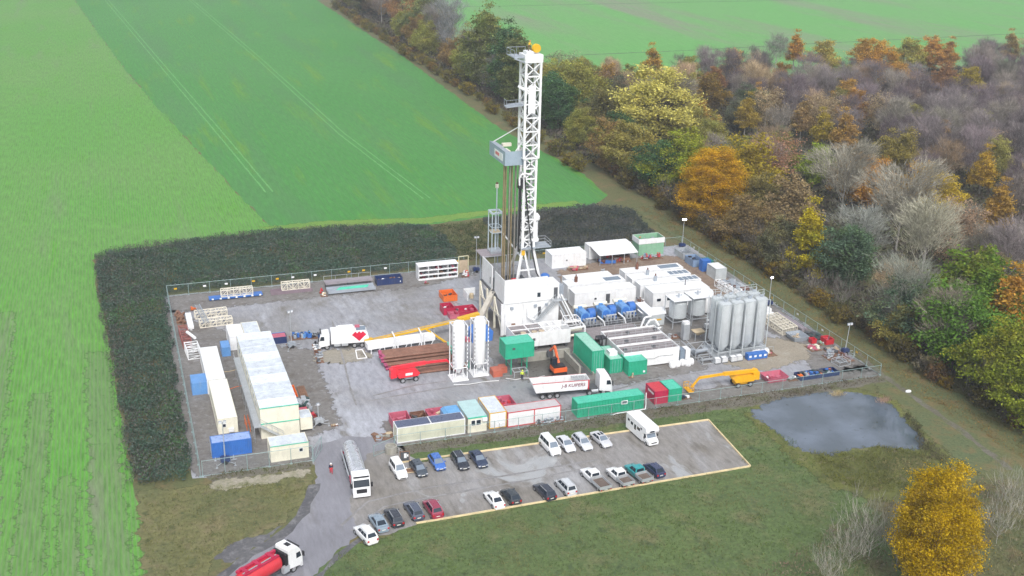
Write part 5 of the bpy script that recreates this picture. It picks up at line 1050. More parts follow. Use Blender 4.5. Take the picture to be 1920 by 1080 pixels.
# ================================================================ DRILLING RIG
rig = thing('drilling_rig', 'tall white drilling rig with lattice mast and clad drill floor', 'drilling rig', (67.0, 191.0))
FZ = 6.8
b = MB(); b.box(.1, .1, .3, 11.9, .35, FZ); b.box(9.4, .35, .3, 11.9, 6, FZ-.3); b.box(2.6, .35, .3, 2.8, 14, FZ-.3); b.box(2.8, 13.8, .3, 9.4, 14, FZ-.3)
[b.box(.6+i*1.4, .085, .5, .63+i*1.4, .1, FZ-.2) for i in range(8)]; b.build('substructure', WHITE, rig)
b = MB()
for xx, yy in ((.4, .55), (.4, 5.0), (.4, 9.6), (.4, 14.0), (9.6, 14)): MB().bar((xx, yy, 0), (xx, yy, FZ-.26), .38).build('column', CREAM, rig)
for yy0, yy1 in ((.3, 5.0), (9.6, 14.0)): b.bar((.4, yy0, .4), (.4, yy1, FZ-.6), .2)
b.bar((.4, .3, 3.6), (.4, 14, 3.6), .28); b.build('column_bracing', CREAM, rig)
b = MB(); b.box(.5, .4, FZ-.25, 9.4, 14.4, FZ); b.build('drill_floor', DGREY, rig)
def panel(x0, y0, x1, y1, z0, z1, nm='wall_panel', m=WHITE):
    b = MB(); b.box(x0, y0, z0, x1, y1, z1); b.box(x0-.03, y0-.03, z1, x1+.03, y1+.03, z1+.08); return b.build(nm, m, rig)
w1 = MB(); w1.box(.7, -.1, FZ+.02, 9.3, .05, 11.6); [w1.box(.7+i*1.43-.02, -.115, FZ+.1, .7+i*1.43+.02, -.1, 11.5) for i in range(1, 6)]; w1.box(.68, -.12, 11.6, 9.32, .07, 11.68); fw = w1.build('wall_panel', WHITE, rig)
w2 = MB(); w2.add([(.58, -.1, 5.4), (.70, -.1, 5.4), (.70, 5.8, 7.6), (.58, 5.8, 7.6), (.58, -.1, 11.6), (.70, -.1, 11.6), (.70, 5.8, 11.6), (.58, 5.8, 11.6)], [(0, 3, 2, 1), (4, 5, 6, 7), (0, 1, 5, 4), (1, 2, 6, 5), (2, 3, 7, 6), (3, 0, 4, 7)]); w2.build('wall_panel', WHITE, rig)
w3 = MB(); w3.box(.9, 8.2, 5.2, 1.05, 14.5, 11.6); w3.box(.86, 8.2, 5.2, .9, 8.4, 11.6); w3.build('wall_panel', WHITE, rig); b = MB(); b.box(.885, 9.2, 7.6, .9, 9.6, 9.0); b.build('wall_door', DGREY, rig)
b = MB(); [b.bar((xx, 14.4, FZ), (xx, 14.4, 11.4), .12) for xx in (1, 3.5, 6, 9.3)]; [b.bar((1, 14.4, zz), (9.3, 14.4, zz), .1) for zz in (9.0, 11.4)]; [b.bar((9.3, yy, FZ), (9.3, yy, 9.0), .1) for yy in (4, 8, 11)]; b.bar((9.3, 4, 9.0), (9.3, 14.4, 9.0), .1); b.bar((2.6, 10.5, FZ), (2.6, 10.5, 11.3), .35); b.build('handrail', GALV, rig)
# dog house on the right, door and windows
b = MB(); b.box(9.35, -.05, FZ+.02, 11.8, 3.6, 9.9); b.box(9.3, -.1, 9.9, 11.85, 3.65, 10.0); dh = b.build('dog_house', WHITE, rig)
b = MB(); b.box(10.7, -.09, FZ+.1, 11.5, -.05, 9.2); b.build('door', DGREY, rig)
b = MB(); b.box(7.3, -.13, 7.6, 7.95, -.1, 8.5); b.build('window', GLASS, rig)
for xx in (1.9, 6.7, 9.0): b = MB(); b.box(xx, -.28, 5.6, xx+.55, .1, 6.1); b.build('air_conditioner', GREY, rig)
b = MB(); b.box(7.6, .04, 3.4, 8.2, .1, 5.5); b.build('door', DGREY, rig); b = MB(); b.box(2.2, .03, .4, 2.95, .1, 2.6); b.build('door', BROWN, rig)
b = MB(); b.path([(5.4, -.1, 5.6), (5.4, -.5, 3.8), (6.6, -.9, 3.2), (6.6, -.9, .5)], .16, 8); b.path([(.9, -.1, .4), (.9, -.1, 5)], .12); b.path([(4.6, -.05, 6.5), (4.6, -.05, .4)], .09); b.tube((3.4, -.5, .4), (3.4, -.5, 2.6), .4, 12); b.build('standpipe', CLEAN, rig)
b = MB(); b.box(5.2, -2.4, 1.9, 9.6, -.1, 2.05); [b.bar((xx, -2.4, 0), (xx, -2.4, 3.0), .09) for xx in (5.2, 7.4, 9.6)]; b.bar((5.2, -2.4, 3.0), (9.6, -2.4, 3.0), .06); b.build('service_platform', GALV, rig)
st = MB()
for o in (-1.2, -.25): st.bar((11.0, o, FZ), (6.4, o, 2.2), .2, .06); st.bar((11.0, o, FZ+1), (6.4, o, 3.2), .06); [st.bar((11-4.6*k/5, o, FZ-4.6*k/5), (11-4.6*k/5, o, FZ+1-4.6*k/5), .05) for k in range(6)]
[st.box(10.7-.27*k, -1.18, FZ-.15-.27*k, 10.97-.27*k, -.27, FZ-.11-.27*k) for k in range(17)]; st.box(10.2, -1.25, FZ-.08, 13.2, -.1, FZ); st.build('staircase', GALV, rig)
b = MB(); b.bar((11.9, -1.0, 8.0), (15.8, -1.4, .4), .26); b.bar((11.9, 1.6, 8.0), (15.8, 1.6, .4), .26); b.bar((12.0, -.6, 4.6), (14.0, -.6, .5), .18); b.build('brace', CLEAN, rig)
b = MB(); [b.bar((xx, yy, 0), (xx, yy, 3.4), .15) for xx in (12.4, 15.2) for yy in (-3.2, -.9)]; [b.bar((12.4, yy, zz), (15.2, yy, zz), .13) for yy in (-3.2, -.9) for zz in (1.2, 2.3, 3.4)]; [b.bar((xx, -3.2, zz), (xx, -.9, zz), .13) for xx in (12.4, 15.2) for zz in (1.2, 2.3, 3.4)]; b.bar((12.4, -3.2, 3.4), (15.2, -.9, 3.4), .1); b.build('stair_tower', CLEAN, rig)
b = MB(); b.lathe((11.6, 7.2, FZ+.1), [(.8, 0), (.9, .3), (.9, 2.2), (.5, 2.5)], 14); b.build('winch_drum', BLUE, rig); b = MB(); b.box(9.6, 4.0, FZ-.2, 13.0, 9.2, FZ); b.lathe((11.2, 4.6, FZ), [(1.6, 0), (1.6, .3), (1.5, .5)], 18); b.build('side_deck', CREAM, rig); b = MB(); b.cbox((12.8, 3.2, FZ+.6), (1.6, 1.8, 2.2), .5); b.build('hose_guard', GREY, rig)
b = MB(); [b.bar((13, yy, FZ), (13, yy, FZ+1.1), .06) for yy in (4, 6.6, 9.2)]; b.bar((13, 4, FZ+1.1), (13, 9.2, FZ+1.1), .06); b.bar((9.6, 9.2, FZ+1.1), (13, 9.2, FZ+1.1), .06); b.bar((13, 9.2, FZ-.1), (15.4, 3.4, .3), .3, .12); b.build('deck_rail', GALV, rig)
# ramp to the V door
b = MB(); rb = U(899, 599, 2.7)-Vector((67, 191, 0)); b.bar((.75, 7.0, FZ), rb, 1.3, .2); b.bar((.75, 6.1, FZ+.2), rb+Vector((0, -.9, .2)), .12, .4); b.bar((.75, 7.9, FZ+.2), rb+Vector((0, .9, .2)), .12, .4); b.build('ramp', pmat('grey_beige_ramp', (.50, .47, .41), .7, var=.2, dirt=(.3, .26, .2), damt=.5), rig); [MB().bar((q_.x, q_.y, 0), (q_.x, q_.y, q_.z-.1), .3).build('ramp_leg', CREAM, rig) for q_ in (rb, rb.lerp(Vector((.75, 7.0, FZ)), .5))]
b = MB(); b.box(3.4, 5.0, FZ, 6.4, 8.0, FZ+.25); b.cbox((5.8, 9.6, FZ+.9), (2.6, 2.0, 1.8)); b.build('rotary_table', DGREY, rig); b = MB(); b.tube((4.2, 6.2, FZ+2.4), (5.6, 6.2, FZ+2.4), .3, 10); b.cbox((3.2, 6.0, FZ+1.2), (.5, .5, 2.2)); b.build('pipe_spinner', RED, rig)
MB.DEF = Matrix.Translation((-.85, 0, 0))
# mast, in rig coordinates
mx0, mx1, my0, my1 = 6.95, 9.25, 5.6, 8.0
def mast_section(x0, x1, y0, y1, z0, z1, n, leg, br, nm):
    for (xx, yy) in ((x0, y0), (x1, y0), (x0, y1), (x1, y1)): b = MB(); b.bar((xx, yy, z0), (xx, yy, z1), leg); b.build('mast_leg', CLEAN, rig)
    k = MB()
    for i in range(n+1):
        z = z0+(z1-z0)*i/n
        for yy in (y0, y1): k.bar((x0, yy, z), (x1, yy, z), br*1.25)
        for xx in (x0, x1): k.bar((xx, y0, z), (xx, y1, z), br*1.25)
        if i < n:
            z2 = z0+(z1-z0)*(i+1)/n; s_ = i % 2
            for yy in (y0, y1):
                k.bar((x0 if s_ else x1, yy, z), (x1 if s_ else x0, yy, z2), br)
                if i in (0, n-1) or i % 3 == 2: k.bar((x1 if s_ else x0, yy, z), (x0 if s_ else x1, yy, z2), br)
            for xx in (x0, x1): k.bar((xx, y0 if s_ else y1, z), (xx, y1 if s_ else y0, z2), br)
    k.build(nm, CLEAN, rig)
mast_section(mx0, mx1, my0, my1, 15.4, 33.6, 9, .42, .2, 'mast_bracing')
mast_section(6.6, 9.5, 5.3, 8.2, 33.6, 51.6, 7, .40, .19, 'mast_bracing')
b = MB(); b.box(7.2, 5.22, 42.2, 8.6, 5.3, 47.4); b.build('mast_plate', CLEAN, rig)
for za, zb, yy in ((15, 33, 5.9), (33, 51, 5.7)):
    b = MB(); b.bar((7.25, yy, za), (7.25, yy, zb), .09); b.bar((7.85, yy, za), (7.85, yy, zb), .09); [b.bar((7.25, yy, za+.45*i), (7.85, yy, za+.45*i), .11) for i in range(40)]; b.build('ladder', DGREY, rig)
b = MB(); [b.tube((xx, 6.9, 20), (xx, 6.9, 51), .05, 6) for xx in (7.7, 8.0, 8.3, 8.6)]; b.build('hoist_line', DGREY, rig)
# A frame feet
b = MB(); 
for (tx, ty, fx, fy) in ((mx0, my0, 5.2, 4.4), (mx1, my0, 11.0, 4.6), (mx0, my1, 5.4, 11.0), (mx1, my1, 10.6, 11.4)): b.bar((tx, ty, 15.4), (fx, fy, FZ), .42)
b.bar((7.3, my0, 15.4), (9.0, 4.6, FZ), .34); b.bar((6.2, 5.0, 11.4), (10.1, 5.1, 11.4), .26); b.build('mast_foot', CLEAN, rig)
b = MB(); b.cbox((7.0, 5.5, 14.9), (.7, .6, 1.0)); b.build('mast_pin', YEL, rig)
b = MB(); b.box(6.6, 4.9, 15.7, 12.6, 8.2, 15.85); b.build('mast_platform', GREY, rig); b = MB(); [b.bar((xx, yy, 15.8), (xx, yy, 17.0), .06) for xx in (9.6, 11.1, 12.6) for yy in (4.9, 8.2)]; [b.bar((9.6, yy, zz), (12.6, yy, zz), .06) for yy in (4.9, 8.2) for zz in (16.4, 17.0)]; [b.bar((12.6, 4.9, zz), (12.6, 8.2, zz), .06) for zz in (16.4, 17.0)]; b.build('platform_rail', GALV, rig)
b = MB(); b.lathe((9.8, 6.4, 16.6), [(.35, 0), (.75, .2), (.75, .6), (.5, .9), (.5, 4.2), (.85, 4.6), (.85, 5.2), (.4, 5.8)], 14); b.build('hydraulic_cylinder', CLEAN, rig)
# top drive, hose
b = MB(); b.cbox((6.4, 6.2, 28.6), (.9, 1.0, 1.8)); b.bar((6.2, 5.9, 27.6), (6.2, 5.9, 15), .26); b.bar((6.6, 6.6, 28), (6.6, 6.6, 18), .3); b.build('top_drive', BLACK, rig)
b = MB(); b.path([(6.1, 5.8, 28.4), (6.0, 5.7, 29.8), (6.4, 5.5, 30.6), (7.2, 5.4, 30.7), (8.2, 5.3, 30.5)], .18, 8); b.tube((6.75, 5.4, 27), (6.75, 5.4, 14.6), .17, 8); b.build('gooseneck', CLEAN, rig)
b = MB(); b.path([(7.0, 5.4, 30), (7.3, 4.9, 25), (7.9, 4.6, 20), (8.6, 4.4, 15), (9.4, 4.0, 11), (10.8, 2.2, 8.2), (12.4, .6, 6.2)], .13, 8); b.build('rotary_hose', BLACK, rig)
MB.DEF = None
# monkey board
b = MB(); b.box(2.4, 6.3, 32.2, 7.1, 6.42, 34.9); b.box(2.4, 6.42, 32.2, 2.52, 15.6, 34.9); b.box(2.52, 15.5, 32.2, 5.2, 15.6, 34.0); b.build('monkey_board', pmat('board_blue_grey', (.30, .38, .45), .5, dirt=(.4, .45, .5), damt=.4), rig)
b = MB(); [b.bar((2.6, 7.4+i*1.0, 32.3), (5.4, 7.4+i*1.0, 32.3), .12) for i in range(8)]; b.box(5.4, 6.6, 32.2, 6.4, 14.5, 32.3); b.box(2.52, 6.42, 34.7, 3.5, 15.5, 34.8); b.build('finger_board', GREY, rig)
b = MB(); b.box(2.34, 7.6, 32.8, 2.395, 12.4, 34.2); sg = b.build('sign', CLEAN, rig); b = MB(); [b.box(2.31, 11.3-i*.55, 33.3, 2.339, 11.65-i*.55, 33.9) for i in range(4)]; b.build('lettering', RED, sg)
b = MB(); b.bar((3.0, 14.8, 34.9), (6.8, 8.4, 39.6), .18); b.bar((4.6, 6.6, 34.9), (6.8, 5.4, 38.6), .18); b.bar((5.6, 6.3, 32.2), (5.6, 6.3, 31.0), .2); b.build('stay_rod', CLEAN, rig)
[MB().cbox(a_, c_).build('board_gear', CREAM, rig) for a_, c_ in (((5.0, 13.0, 34.6), (1.8, .7, .6)), ((3.8, 9.6, 34.3), (.9, 2.4, .4)), ((6.3, 9.0, 34.2), (.5, 1.5, 1.6)))]
MB.DEF = Matrix.Translation((-.85, 0, 0))
# mid platform and crown
b = MB(); b.add([(3.6, 7.2, 43.0), (6.6, 5.6, 43.6), (6.6, 8.0, 43.6), (3.8, 9.0, 43.0), (3.6, 7.2, 43.2), (6.6, 5.6, 43.8), (6.6, 8.0, 43.8), (3.8, 9.0, 43.2)], [(3, 2, 1, 0), (4, 5, 6, 7), (0, 1, 5, 4), (1, 2, 6, 5), (2, 3, 7, 6), (3, 0, 4, 7)]); b.build('mast_step', GREY, rig); b = MB(); [b.bar(p_, (p_[0], p_[1], p_[2]+1.2), .06) for p_ in ((3.6, 7.2, 43.2), (5.2, 6.4, 43.4), (3.8, 9, 43.2))]; b.bar((3.6, 7.2, 44.4), (6.6, 5.6, 44.9), .06); b.bar((3.6, 7.2, 44.4), (3.8, 9, 44.4), .06); b.bar((3.6, 7.2, 43.8), (6.6, 5.6, 44.3), .06); b.build('step_rail', GREY, rig)
b = MB(); b.box(6.3, 5.0, 51.6, 9.8, 8.5, 53.0); b.build('crown_block', CLEAN, rig); b = MB(); b.bar((5.2, 5.4, 47.4), (6.8, 5.2, 46.6), .4); b.build('mast_strut', CLEAN, rig)
b = MB(); b.box(6.7, 5.4, 53.0, 8.0, 7.4, 53.6); b.build('crown_beam', CLEAN, rig)
b = MB(); b.box(4.4, 5.6, 52.4, 6.3, 9.8, 52.55); [b.bar((xx, yy, 52.5), (xx, yy, 53.8), .06) for xx, yy in ((4.4, 5.6), (4.4, 7.7), (4.4, 9.8), (6.3, 9.8), (8, 9.8))]; b.bar((4.4, 5.6, 53.8), (4.4, 9.8, 53.8), .07); b.bar((4.4, 9.8, 53.8), (8, 9.8, 53.8), .07); b.bar((4.4, 5.6, 53.1), (4.4, 9.8, 53.1), .06); b.bar((4.4, 5.6, 52.4), (6.4, 5.2, 51.7), .25); b.build('crown_platform', GREY, rig)
b = MB(); b.lathe((8.9, 6.4, 54.0), [(.75, -.4), (.8, -.3), (.6, 0), (.8, .3), (.75, .4)], 20, 'y'); b.build('crown_sheave', YEL, rig)
MB.DEF = None
# drill pipe standing in the board
DP = pmat('drill_pipe_brown', (.32, .25, .14), .5, metal=.15, var=.25, dirt=(.10, .08, .06), damt=.6); DPG = pmat('drill_pipe_grey', (.34, .32, .29), .5, metal=.15, var=.2, dirt=(.2, .14, .08), damt=.5)
dps = []
for mat_ in (DP, DPG):
    t = thing('drill_pipe', 'x', 'drill pipe'); b = MB(); b.tube((0, 0, 0), (0, 0, 26.8), .13, 8); [b.tube((0, 0, zz), (0, 0, zz+.6), .165, 8) for zz in (.1, 9, 18, 26.4)]; b.build('pipe_body', mat_, t); dps.append(t)
used = [False, False]
for r_ in range(5):
    for i in range(5):
        g_ = 1 if (r_ in (2, 4)) else 0
        loc = (67+2.75+(0, .42, 1.25, 1.72, 2.5)[r_]+i*.1, 191+7.6+i*.34+.1*r_, FZ+.02); lab = 'brown drill pipe standing upright on the rig floor against the board' if g_ == 0 else 'grey drill pipe standing upright on the rig floor against the board'; gr = 'brown drill pipes racked in the rig' if g_ == 0 else 'grey drill pipes racked in the rig'
        if not used[g_]: used[g_] = True; o = dps[g_]; o.location = loc; o['label'] = lab; o['group'] = gr
        else: o = dup(dps[g_], loc, 0)
# grey frame tower at the back left corner of the rig floor
pz = 10.4; tp = U(922, 476, pz); tq = U(940, 478, pz)
t = thing('frame_tower', 'pale grey open frame tower with a lamp pole behind the drill floor', 'tower', (tp.x, tp.y)); W_ = 2.1; D_ = 2.4
b = MB(); [b.bar((xx, yy, pz), (xx, yy, pz+8.6), .16) for xx in (0, W_) for yy in (0, D_)]; b.tube((W_*.55, D_*.5, pz), (W_*.55, D_*.5, pz+8.5), .2, 8); [b.bar((0, yy, pz+zz), (W_, yy, pz+zz), .12) for yy in (0, D_) for zz in (4.4, 5.6)]; [b.bar((xx, 0, pz+zz), (xx, D_, pz+zz), .12) for xx in (0, W_) for zz in (4.4, 5.6)]; b.build('frame', pmat('pale_blue_steel', (.56, .64, .70), .4, dirt=(.4, .45, .5), damt=.3), t)
b = MB(); [b.bar((0, yy, pz+8.6), (W_, yy, pz+8.6), .35, .3) for yy in (0, D_)]; [b.bar((xx, 0, pz+8.6), (xx, D_, pz+8.6), .35, .3) for xx in (0, W_)]; b.build('top_ring', MATS['pale_blue_steel'], t)
b = MB(); b.box(.1, .1, pz+4.42, W_-.1, D_-.1, pz+4.5); b.build('deck', WOOD, t)
b = MB(); b.box(-2.4, -1.4, pz-.15, W_+.5, D_+1, pz); b.build('platform', pmat('mauve_plate', (.33, .29, .31), .6, dirt=GRIME, damt=.4), t); b = MB(); b.box(-.2, -.2, pz+.02, W_+.2, D_, pz+.5); b.build('plinth', GALV, t)
b = MB(); [b.bar((xx, yy, 0), (xx, yy, pz-.15), .25) for xx in (-1.6, W_) for yy in (-.6, D_)]; b.build('leg', GREY, t)
b = MB(); b.tube((W_*.62, D_*.5, pz+8.5), (W_*.62, D_*.5, pz+13.6), .13, 8); b.build('pole', MATS['pale_blue_steel'], t); b = MB(); b.lathe((W_*.62, D_*.5, pz+13.6), [(.32, 0), (.36, .1), (.36, .75), (.2, .85)], 12); lo = b.build('beacon', CREAM, t); b = MB(); b.lathe((W_*.62, D_*.5, pz+14.45), [(.26, 0), (.2, .3)], 10); b.build('beacon_lens', RUST, lo)
b = MB(); b.bar((W_, 0, pz+4.6), (W_+3.6, -3.4, pz-.8), .22); b.build('pipe_arm', CLEAN, t)
# ================================================================ VEHICLES
def bil(q, u, v): return (q[0]*(1-u)+q[1]*u)*(1-v)+(q[3]*(1-u)+q[2]*u)*v
def win_on(mb, q, u0, v0, u1, v1, off=.012):
    q = [Vector(p) for p in q]; n = (q[1]-q[0]).cross(q[3]-q[0]).normalized()*off
    mb.quad(*[tuple(bil(q, u, v)+n) for u, v in ((u0, v0), (u1, v0), (u1, v1), (u0, v1))])
def wheel_set(t, xs, hw, r=.32, w=.22, dual=False):
    for x in xs:
        for s in (-1, 1):
            b = MB(); y0 = s*hw-(w if s > 0 else 0); b.lathe((x, y0, r), [(r*.8, 0), (r, .04), (r, w-.04), (r*.8, w)], 16, 'y'); wo = b.build('wheel', RUB, t)
            q = MB(); yr = s*hw-(0 if s > 0 else .012); q.lathe((x, yr, r), [(r*.62, 0), (r*.5, .012)], 12, 'y'); q.build('rim', RIM, wo)
def car_proto(kind, L, W, H, zs, zb, hood, green, roofcol=None, rails=False, pick=False, sun=False):
    """zs shoulder height; hood=(z nose, z cowl, z tail); green=(rear base, roof rear, roof front, windscreen base) along x"""
    t = thing('parked_'+kind, 'x', 'car'); hl = L/2; hw = W/2
    xs = [-hl, -hl+.12, -hl+.6, green[0], (green[0]+green[3])/2, green[3], hl-.55, hl-.14, hl]
    tops = [hood[2]*.72, hood[2], min(zs, hood[2]+.04), zs, zs, hood[1], hood[0]+.06, hood[0]*.9, hood[0]*.62]
    wid = [.84, .93, .985, 1, 1, 1, .975, .9, .74]
    bm_ = MB(); rings = []
    for x, z, w in zip(xs, tops, wid):
        y = hw*w; rings.append([(x, y*.86, .2), (x, y, .36), (x, y, z*.72), (x, y*.96, z-.05), (x, y*.84, z), (x, -y*.84, z), (x, -y*.96, z-.05), (x, -y, z*.72), (x, -y, .36), (x, -y*.86, .2)])
    bm_.loft(rings); wb, wr = hw*.90, hw*.70; a, c, d, e = green; zr = H
    B = [(a, -wb, zs-.02), (e, -wb, hood[1]-.02), (e, wb, hood[1]-.02), (a, wb, zs-.02)]; T = [(c, -wr, zr-.02), (d, -wr, zr-.04), (d, wr, zr-.04), (c, wr, zr-.02)]
    M_ = [((c*.97+a*.03), 0, zr+.02), (d, 0, zr)]
    bm_.add(B+T, [(0, 1, 5, 4), (3, 7, 6, 2), (1, 2, 6, 5), (0, 4, 7, 3)]); bm_.add([T[0], T[1], (d, 0, zr+.015), (c, 0, zr+.03), T[3], T[2]], [(0, 1, 2, 3), (3, 2, 5, 4)])
    for s in (-1, 1): bm_.cbox((e-.25, s*(hw+.08), hood[1]+.08), (.14, .2, .14))
    bo = bm_.build('body', PAINT, t, True)
    g_ = MB(); win_on(g_, (B[1], B[2], T[2], T[1]), .07, .08, .93, .93); g_.build('windscreen', SCREEN, t)
    g_ = MB(); win_on(g_, (B[3], B[0], T[0], T[3]), .1, .18 if kind != 'pickup' else .3, .9, .9); g_.build('rear_window', GLASS, t)
    for side in (0, 1):
        q = (B[0], B[1], T[1], T[0]) if side == 0 else (B[2], B[3], T[3], T[2]); g_ = MB()
        n_ = 3 if (e-a) > 2.9 else 2; 
        for k in range(n_):
            u0, u1 = .05+.9*k/n_+.012, .05+.9*(k+1)/n_-.012; win_on(g_, q, u0, .16, u1, .90)
        g_.build('side_window', GLASS, t)
    if sun: g_ = MB(); g_.quad((c+.2, -wr*.7, zr+.022), (d-.2, -wr*.7, zr+.012), (d-.2, wr*.7, zr+.012), (c+.2, wr*.7, zr+.022)); g_.build('sunroof', GLASS, t)
    wheel_set(t, (-hl+.82, hl-.88), hw+.012, .32 if H < 1.6 else .35)
    ar = MB()
    for x in (-hl+.82, hl-.88):
        for s in (-1, 1): ar.lathe((x, s*(hw+.004)-(.004 if s > 0 else 0), .34), [(.40, 0), (.39, .004)], 16, 'y')
    ar.build('wheel_arch', BLACK, t)
    for s in (-1, 1):
        b = MB(); b.box(hl-.3, s*hw*.68-.16, hood[0]*.66, hl-.075, s*hw*.68+.16, hood[0]*.86); b.build('headlight', LAMPW, t)
        b = MB(); b.box(-hl-.012, s*hw*.74-.13, hood[2]*.62, -hl+.2, s*hw*.74+.13, hood[2]*.86); b.build('tail_light', LAMPR, t)
    b = MB(); b.box(hl-.02, -.26, .42, hl+.015, .26, .53); b.box(-hl-.015, -.26, .52, -hl+.02, .26, .63); b.build('number_plate', PLATE, t)
    b = MB(); b.box(hl-.04, -.5, .24, hl+.01, .5, .40); b.build('grille', BLACK, t)
    if rails: b = MB(); [b.bar((c+.1, s*wr*.93, zr+.05), (d-.1, s*wr*.93, zr+.04), .06, .05) for s in (-1, 1)]; b.build('roof_rail', GALV, t)
    return t
PR = {}
PR['hatchback'] = car_proto('hatchback', 4.15, 1.74, 1.47, .92, .2, (.70, .93, .92), (-1.98, -1.35, .35, 1.15))
PR['estate'] = car_proto('estate', 4.65, 1.80, 1.48, .92, .2, (.70, .92, .94), (-2.2, -1.75, .3, 1.12), rails=True)
PR['sedan'] = car_proto('sedan', 4.6, 1.80, 1.44, .90, .2, (.68, .91, .95), (-1.75, -.95, .25, 1.08))
PR['coupe'] = car_proto('sedan', 4.6, 1.80, 1.42, .90, .2, (.68, .91, .95), (-1.75, -.95, .25, 1.08), sun=True)
PR['suv'] = car_proto('suv', 4.6, 1.86, 1.68, 1.04, .25, (.84, 1.05, 1.02), (-2.15, -1.7, .3, 1.05), rails=True)
PR['mpv'] = car_proto('mpv', 4.4, 1.78, 1.68, .98, .2, (.78, 1.0, 1.0), (-2.12, -1.85, .5, 1.35), rails=True)
PR['van'] = car_proto('van', 4.9, 1.86, 1.95, 1.12, .22, (.95, 1.14, 1.1), (-2.4, -2.25, .9, 1.55))
PR['panel_van'] = car_proto('panel_van', 4.4, 1.76, 1.84, 1.06, .22, (.86, 1.06, 1.05), (-2.15, -2.05, .45, 1.05))
vused = set()
SIL = (.56, .57, .60); BLK = (.025, .03, .045); DG = (.055, .07, .09); WH = (.82, .83, .84)
def park(kind, px, py, facing, label, color, rz=0, cat='car'):
    """facing 'cam' nose to the camera (px at the nose), 'away' tail to the camera (px at the tail)"""
    src = PR[kind]; p_ = U(px, py); ang = R(-90 if facing == 'cam' else 90)+R(rz); Lh = {'van': 2.45, 'hatchback': 2.08, 'panel_van': 2.2, 'mpv': 2.2}.get(kind, 2.3)
    d = Vector((math.cos(ang), math.sin(ang), 0)); c = p_-d*Lh if facing == 'cam' else p_+d*Lh
    if kind in vused: o = dup(src, (c.x, c.y, .02), ang, label, None, color)
    else:
        vused.add(kind); o = src; o.location = (c.x, c.y, .02); o.rotation_euler = (0, 0, ang); o['label'] = label
        for ch in o.children: ch.color = c4(color)
    o['category'] = cat; o['group'] = 'vehicles in the car park'; return o
park('panel_van', 756, 901, 'cam', 'small white panel van parked leftmost in the back row', WH, 4, 'van')
park('hatchback', 794, 897, 'cam', 'dark grey car parked right of the small white van', DG, 5)
park('hatchback', 828, 885, 'cam', 'small bright blue hatchback in the back row', (.05, .15, .48), 3)
park('estate', 872, 884, 'cam', 'black estate car with silver roof rails in the back row', BLK, 2)
park('sedan', 907, 880, 'cam', 'dark navy saloon at the right end of the dark cars in the back row', (.03, .045, .09), 3)
park('van', 1044, 857, 'cam', 'long white van parked beside three silver cars', WH, 4, 'van')
park('sedan', 1072, 851, 'cam', 'silver saloon next to the long white van', (.66, .68, .72), 2)
park('estate', 1104, 847.5, 'cam', 'silver estate car between two silver saloons', (.60, .62, .66), 4)
park('coupe', 1141, 842, 'cam', 'silver saloon with dark sunroof, nearest the motorhome', SIL, 8)
park('suv', 700, 1023, 'away', 'white car parked at the bottom left on the grass edge', WH, 14)
park('sedan', 720, 1001, 'away', 'blue grey saloon beside the bottom left white car', (.24, .31, .38), 6)
park('estate', 748, 991, 'away', 'black estate car in the front row beside the blue grey saloon', (.03, .035, .05), 4)
park('estate', 786, 978, 'away', 'dark slate estate car with silver rails left of the dark red one', (.07, .085, .13), 5)
park('suv', 822, 975, 'away', 'dark red car in the front row', (.30, .03, .07), 4)
park('sedan', 938, 957, 'away', 'white saloon in the front row beside a small black car', WH, 5)
park('hatchback', 969, 949, 'away', 'small black car right of the white saloon', (.035, .045, .055), 6)
park('estate', 1035, 941, 'away', 'black estate car left of the silver people carrier', (.025, .03, .05), 8)
park('mpv', 1073, 932, 'away', 'silver people carrier with roof rails left of the flatbed pickups', (.58, .60, .63), 6)
park('hatchback', 1240, 898, 'away', 'dark navy hatchback right of the teal pickup', (.03, .04, .10), 8)
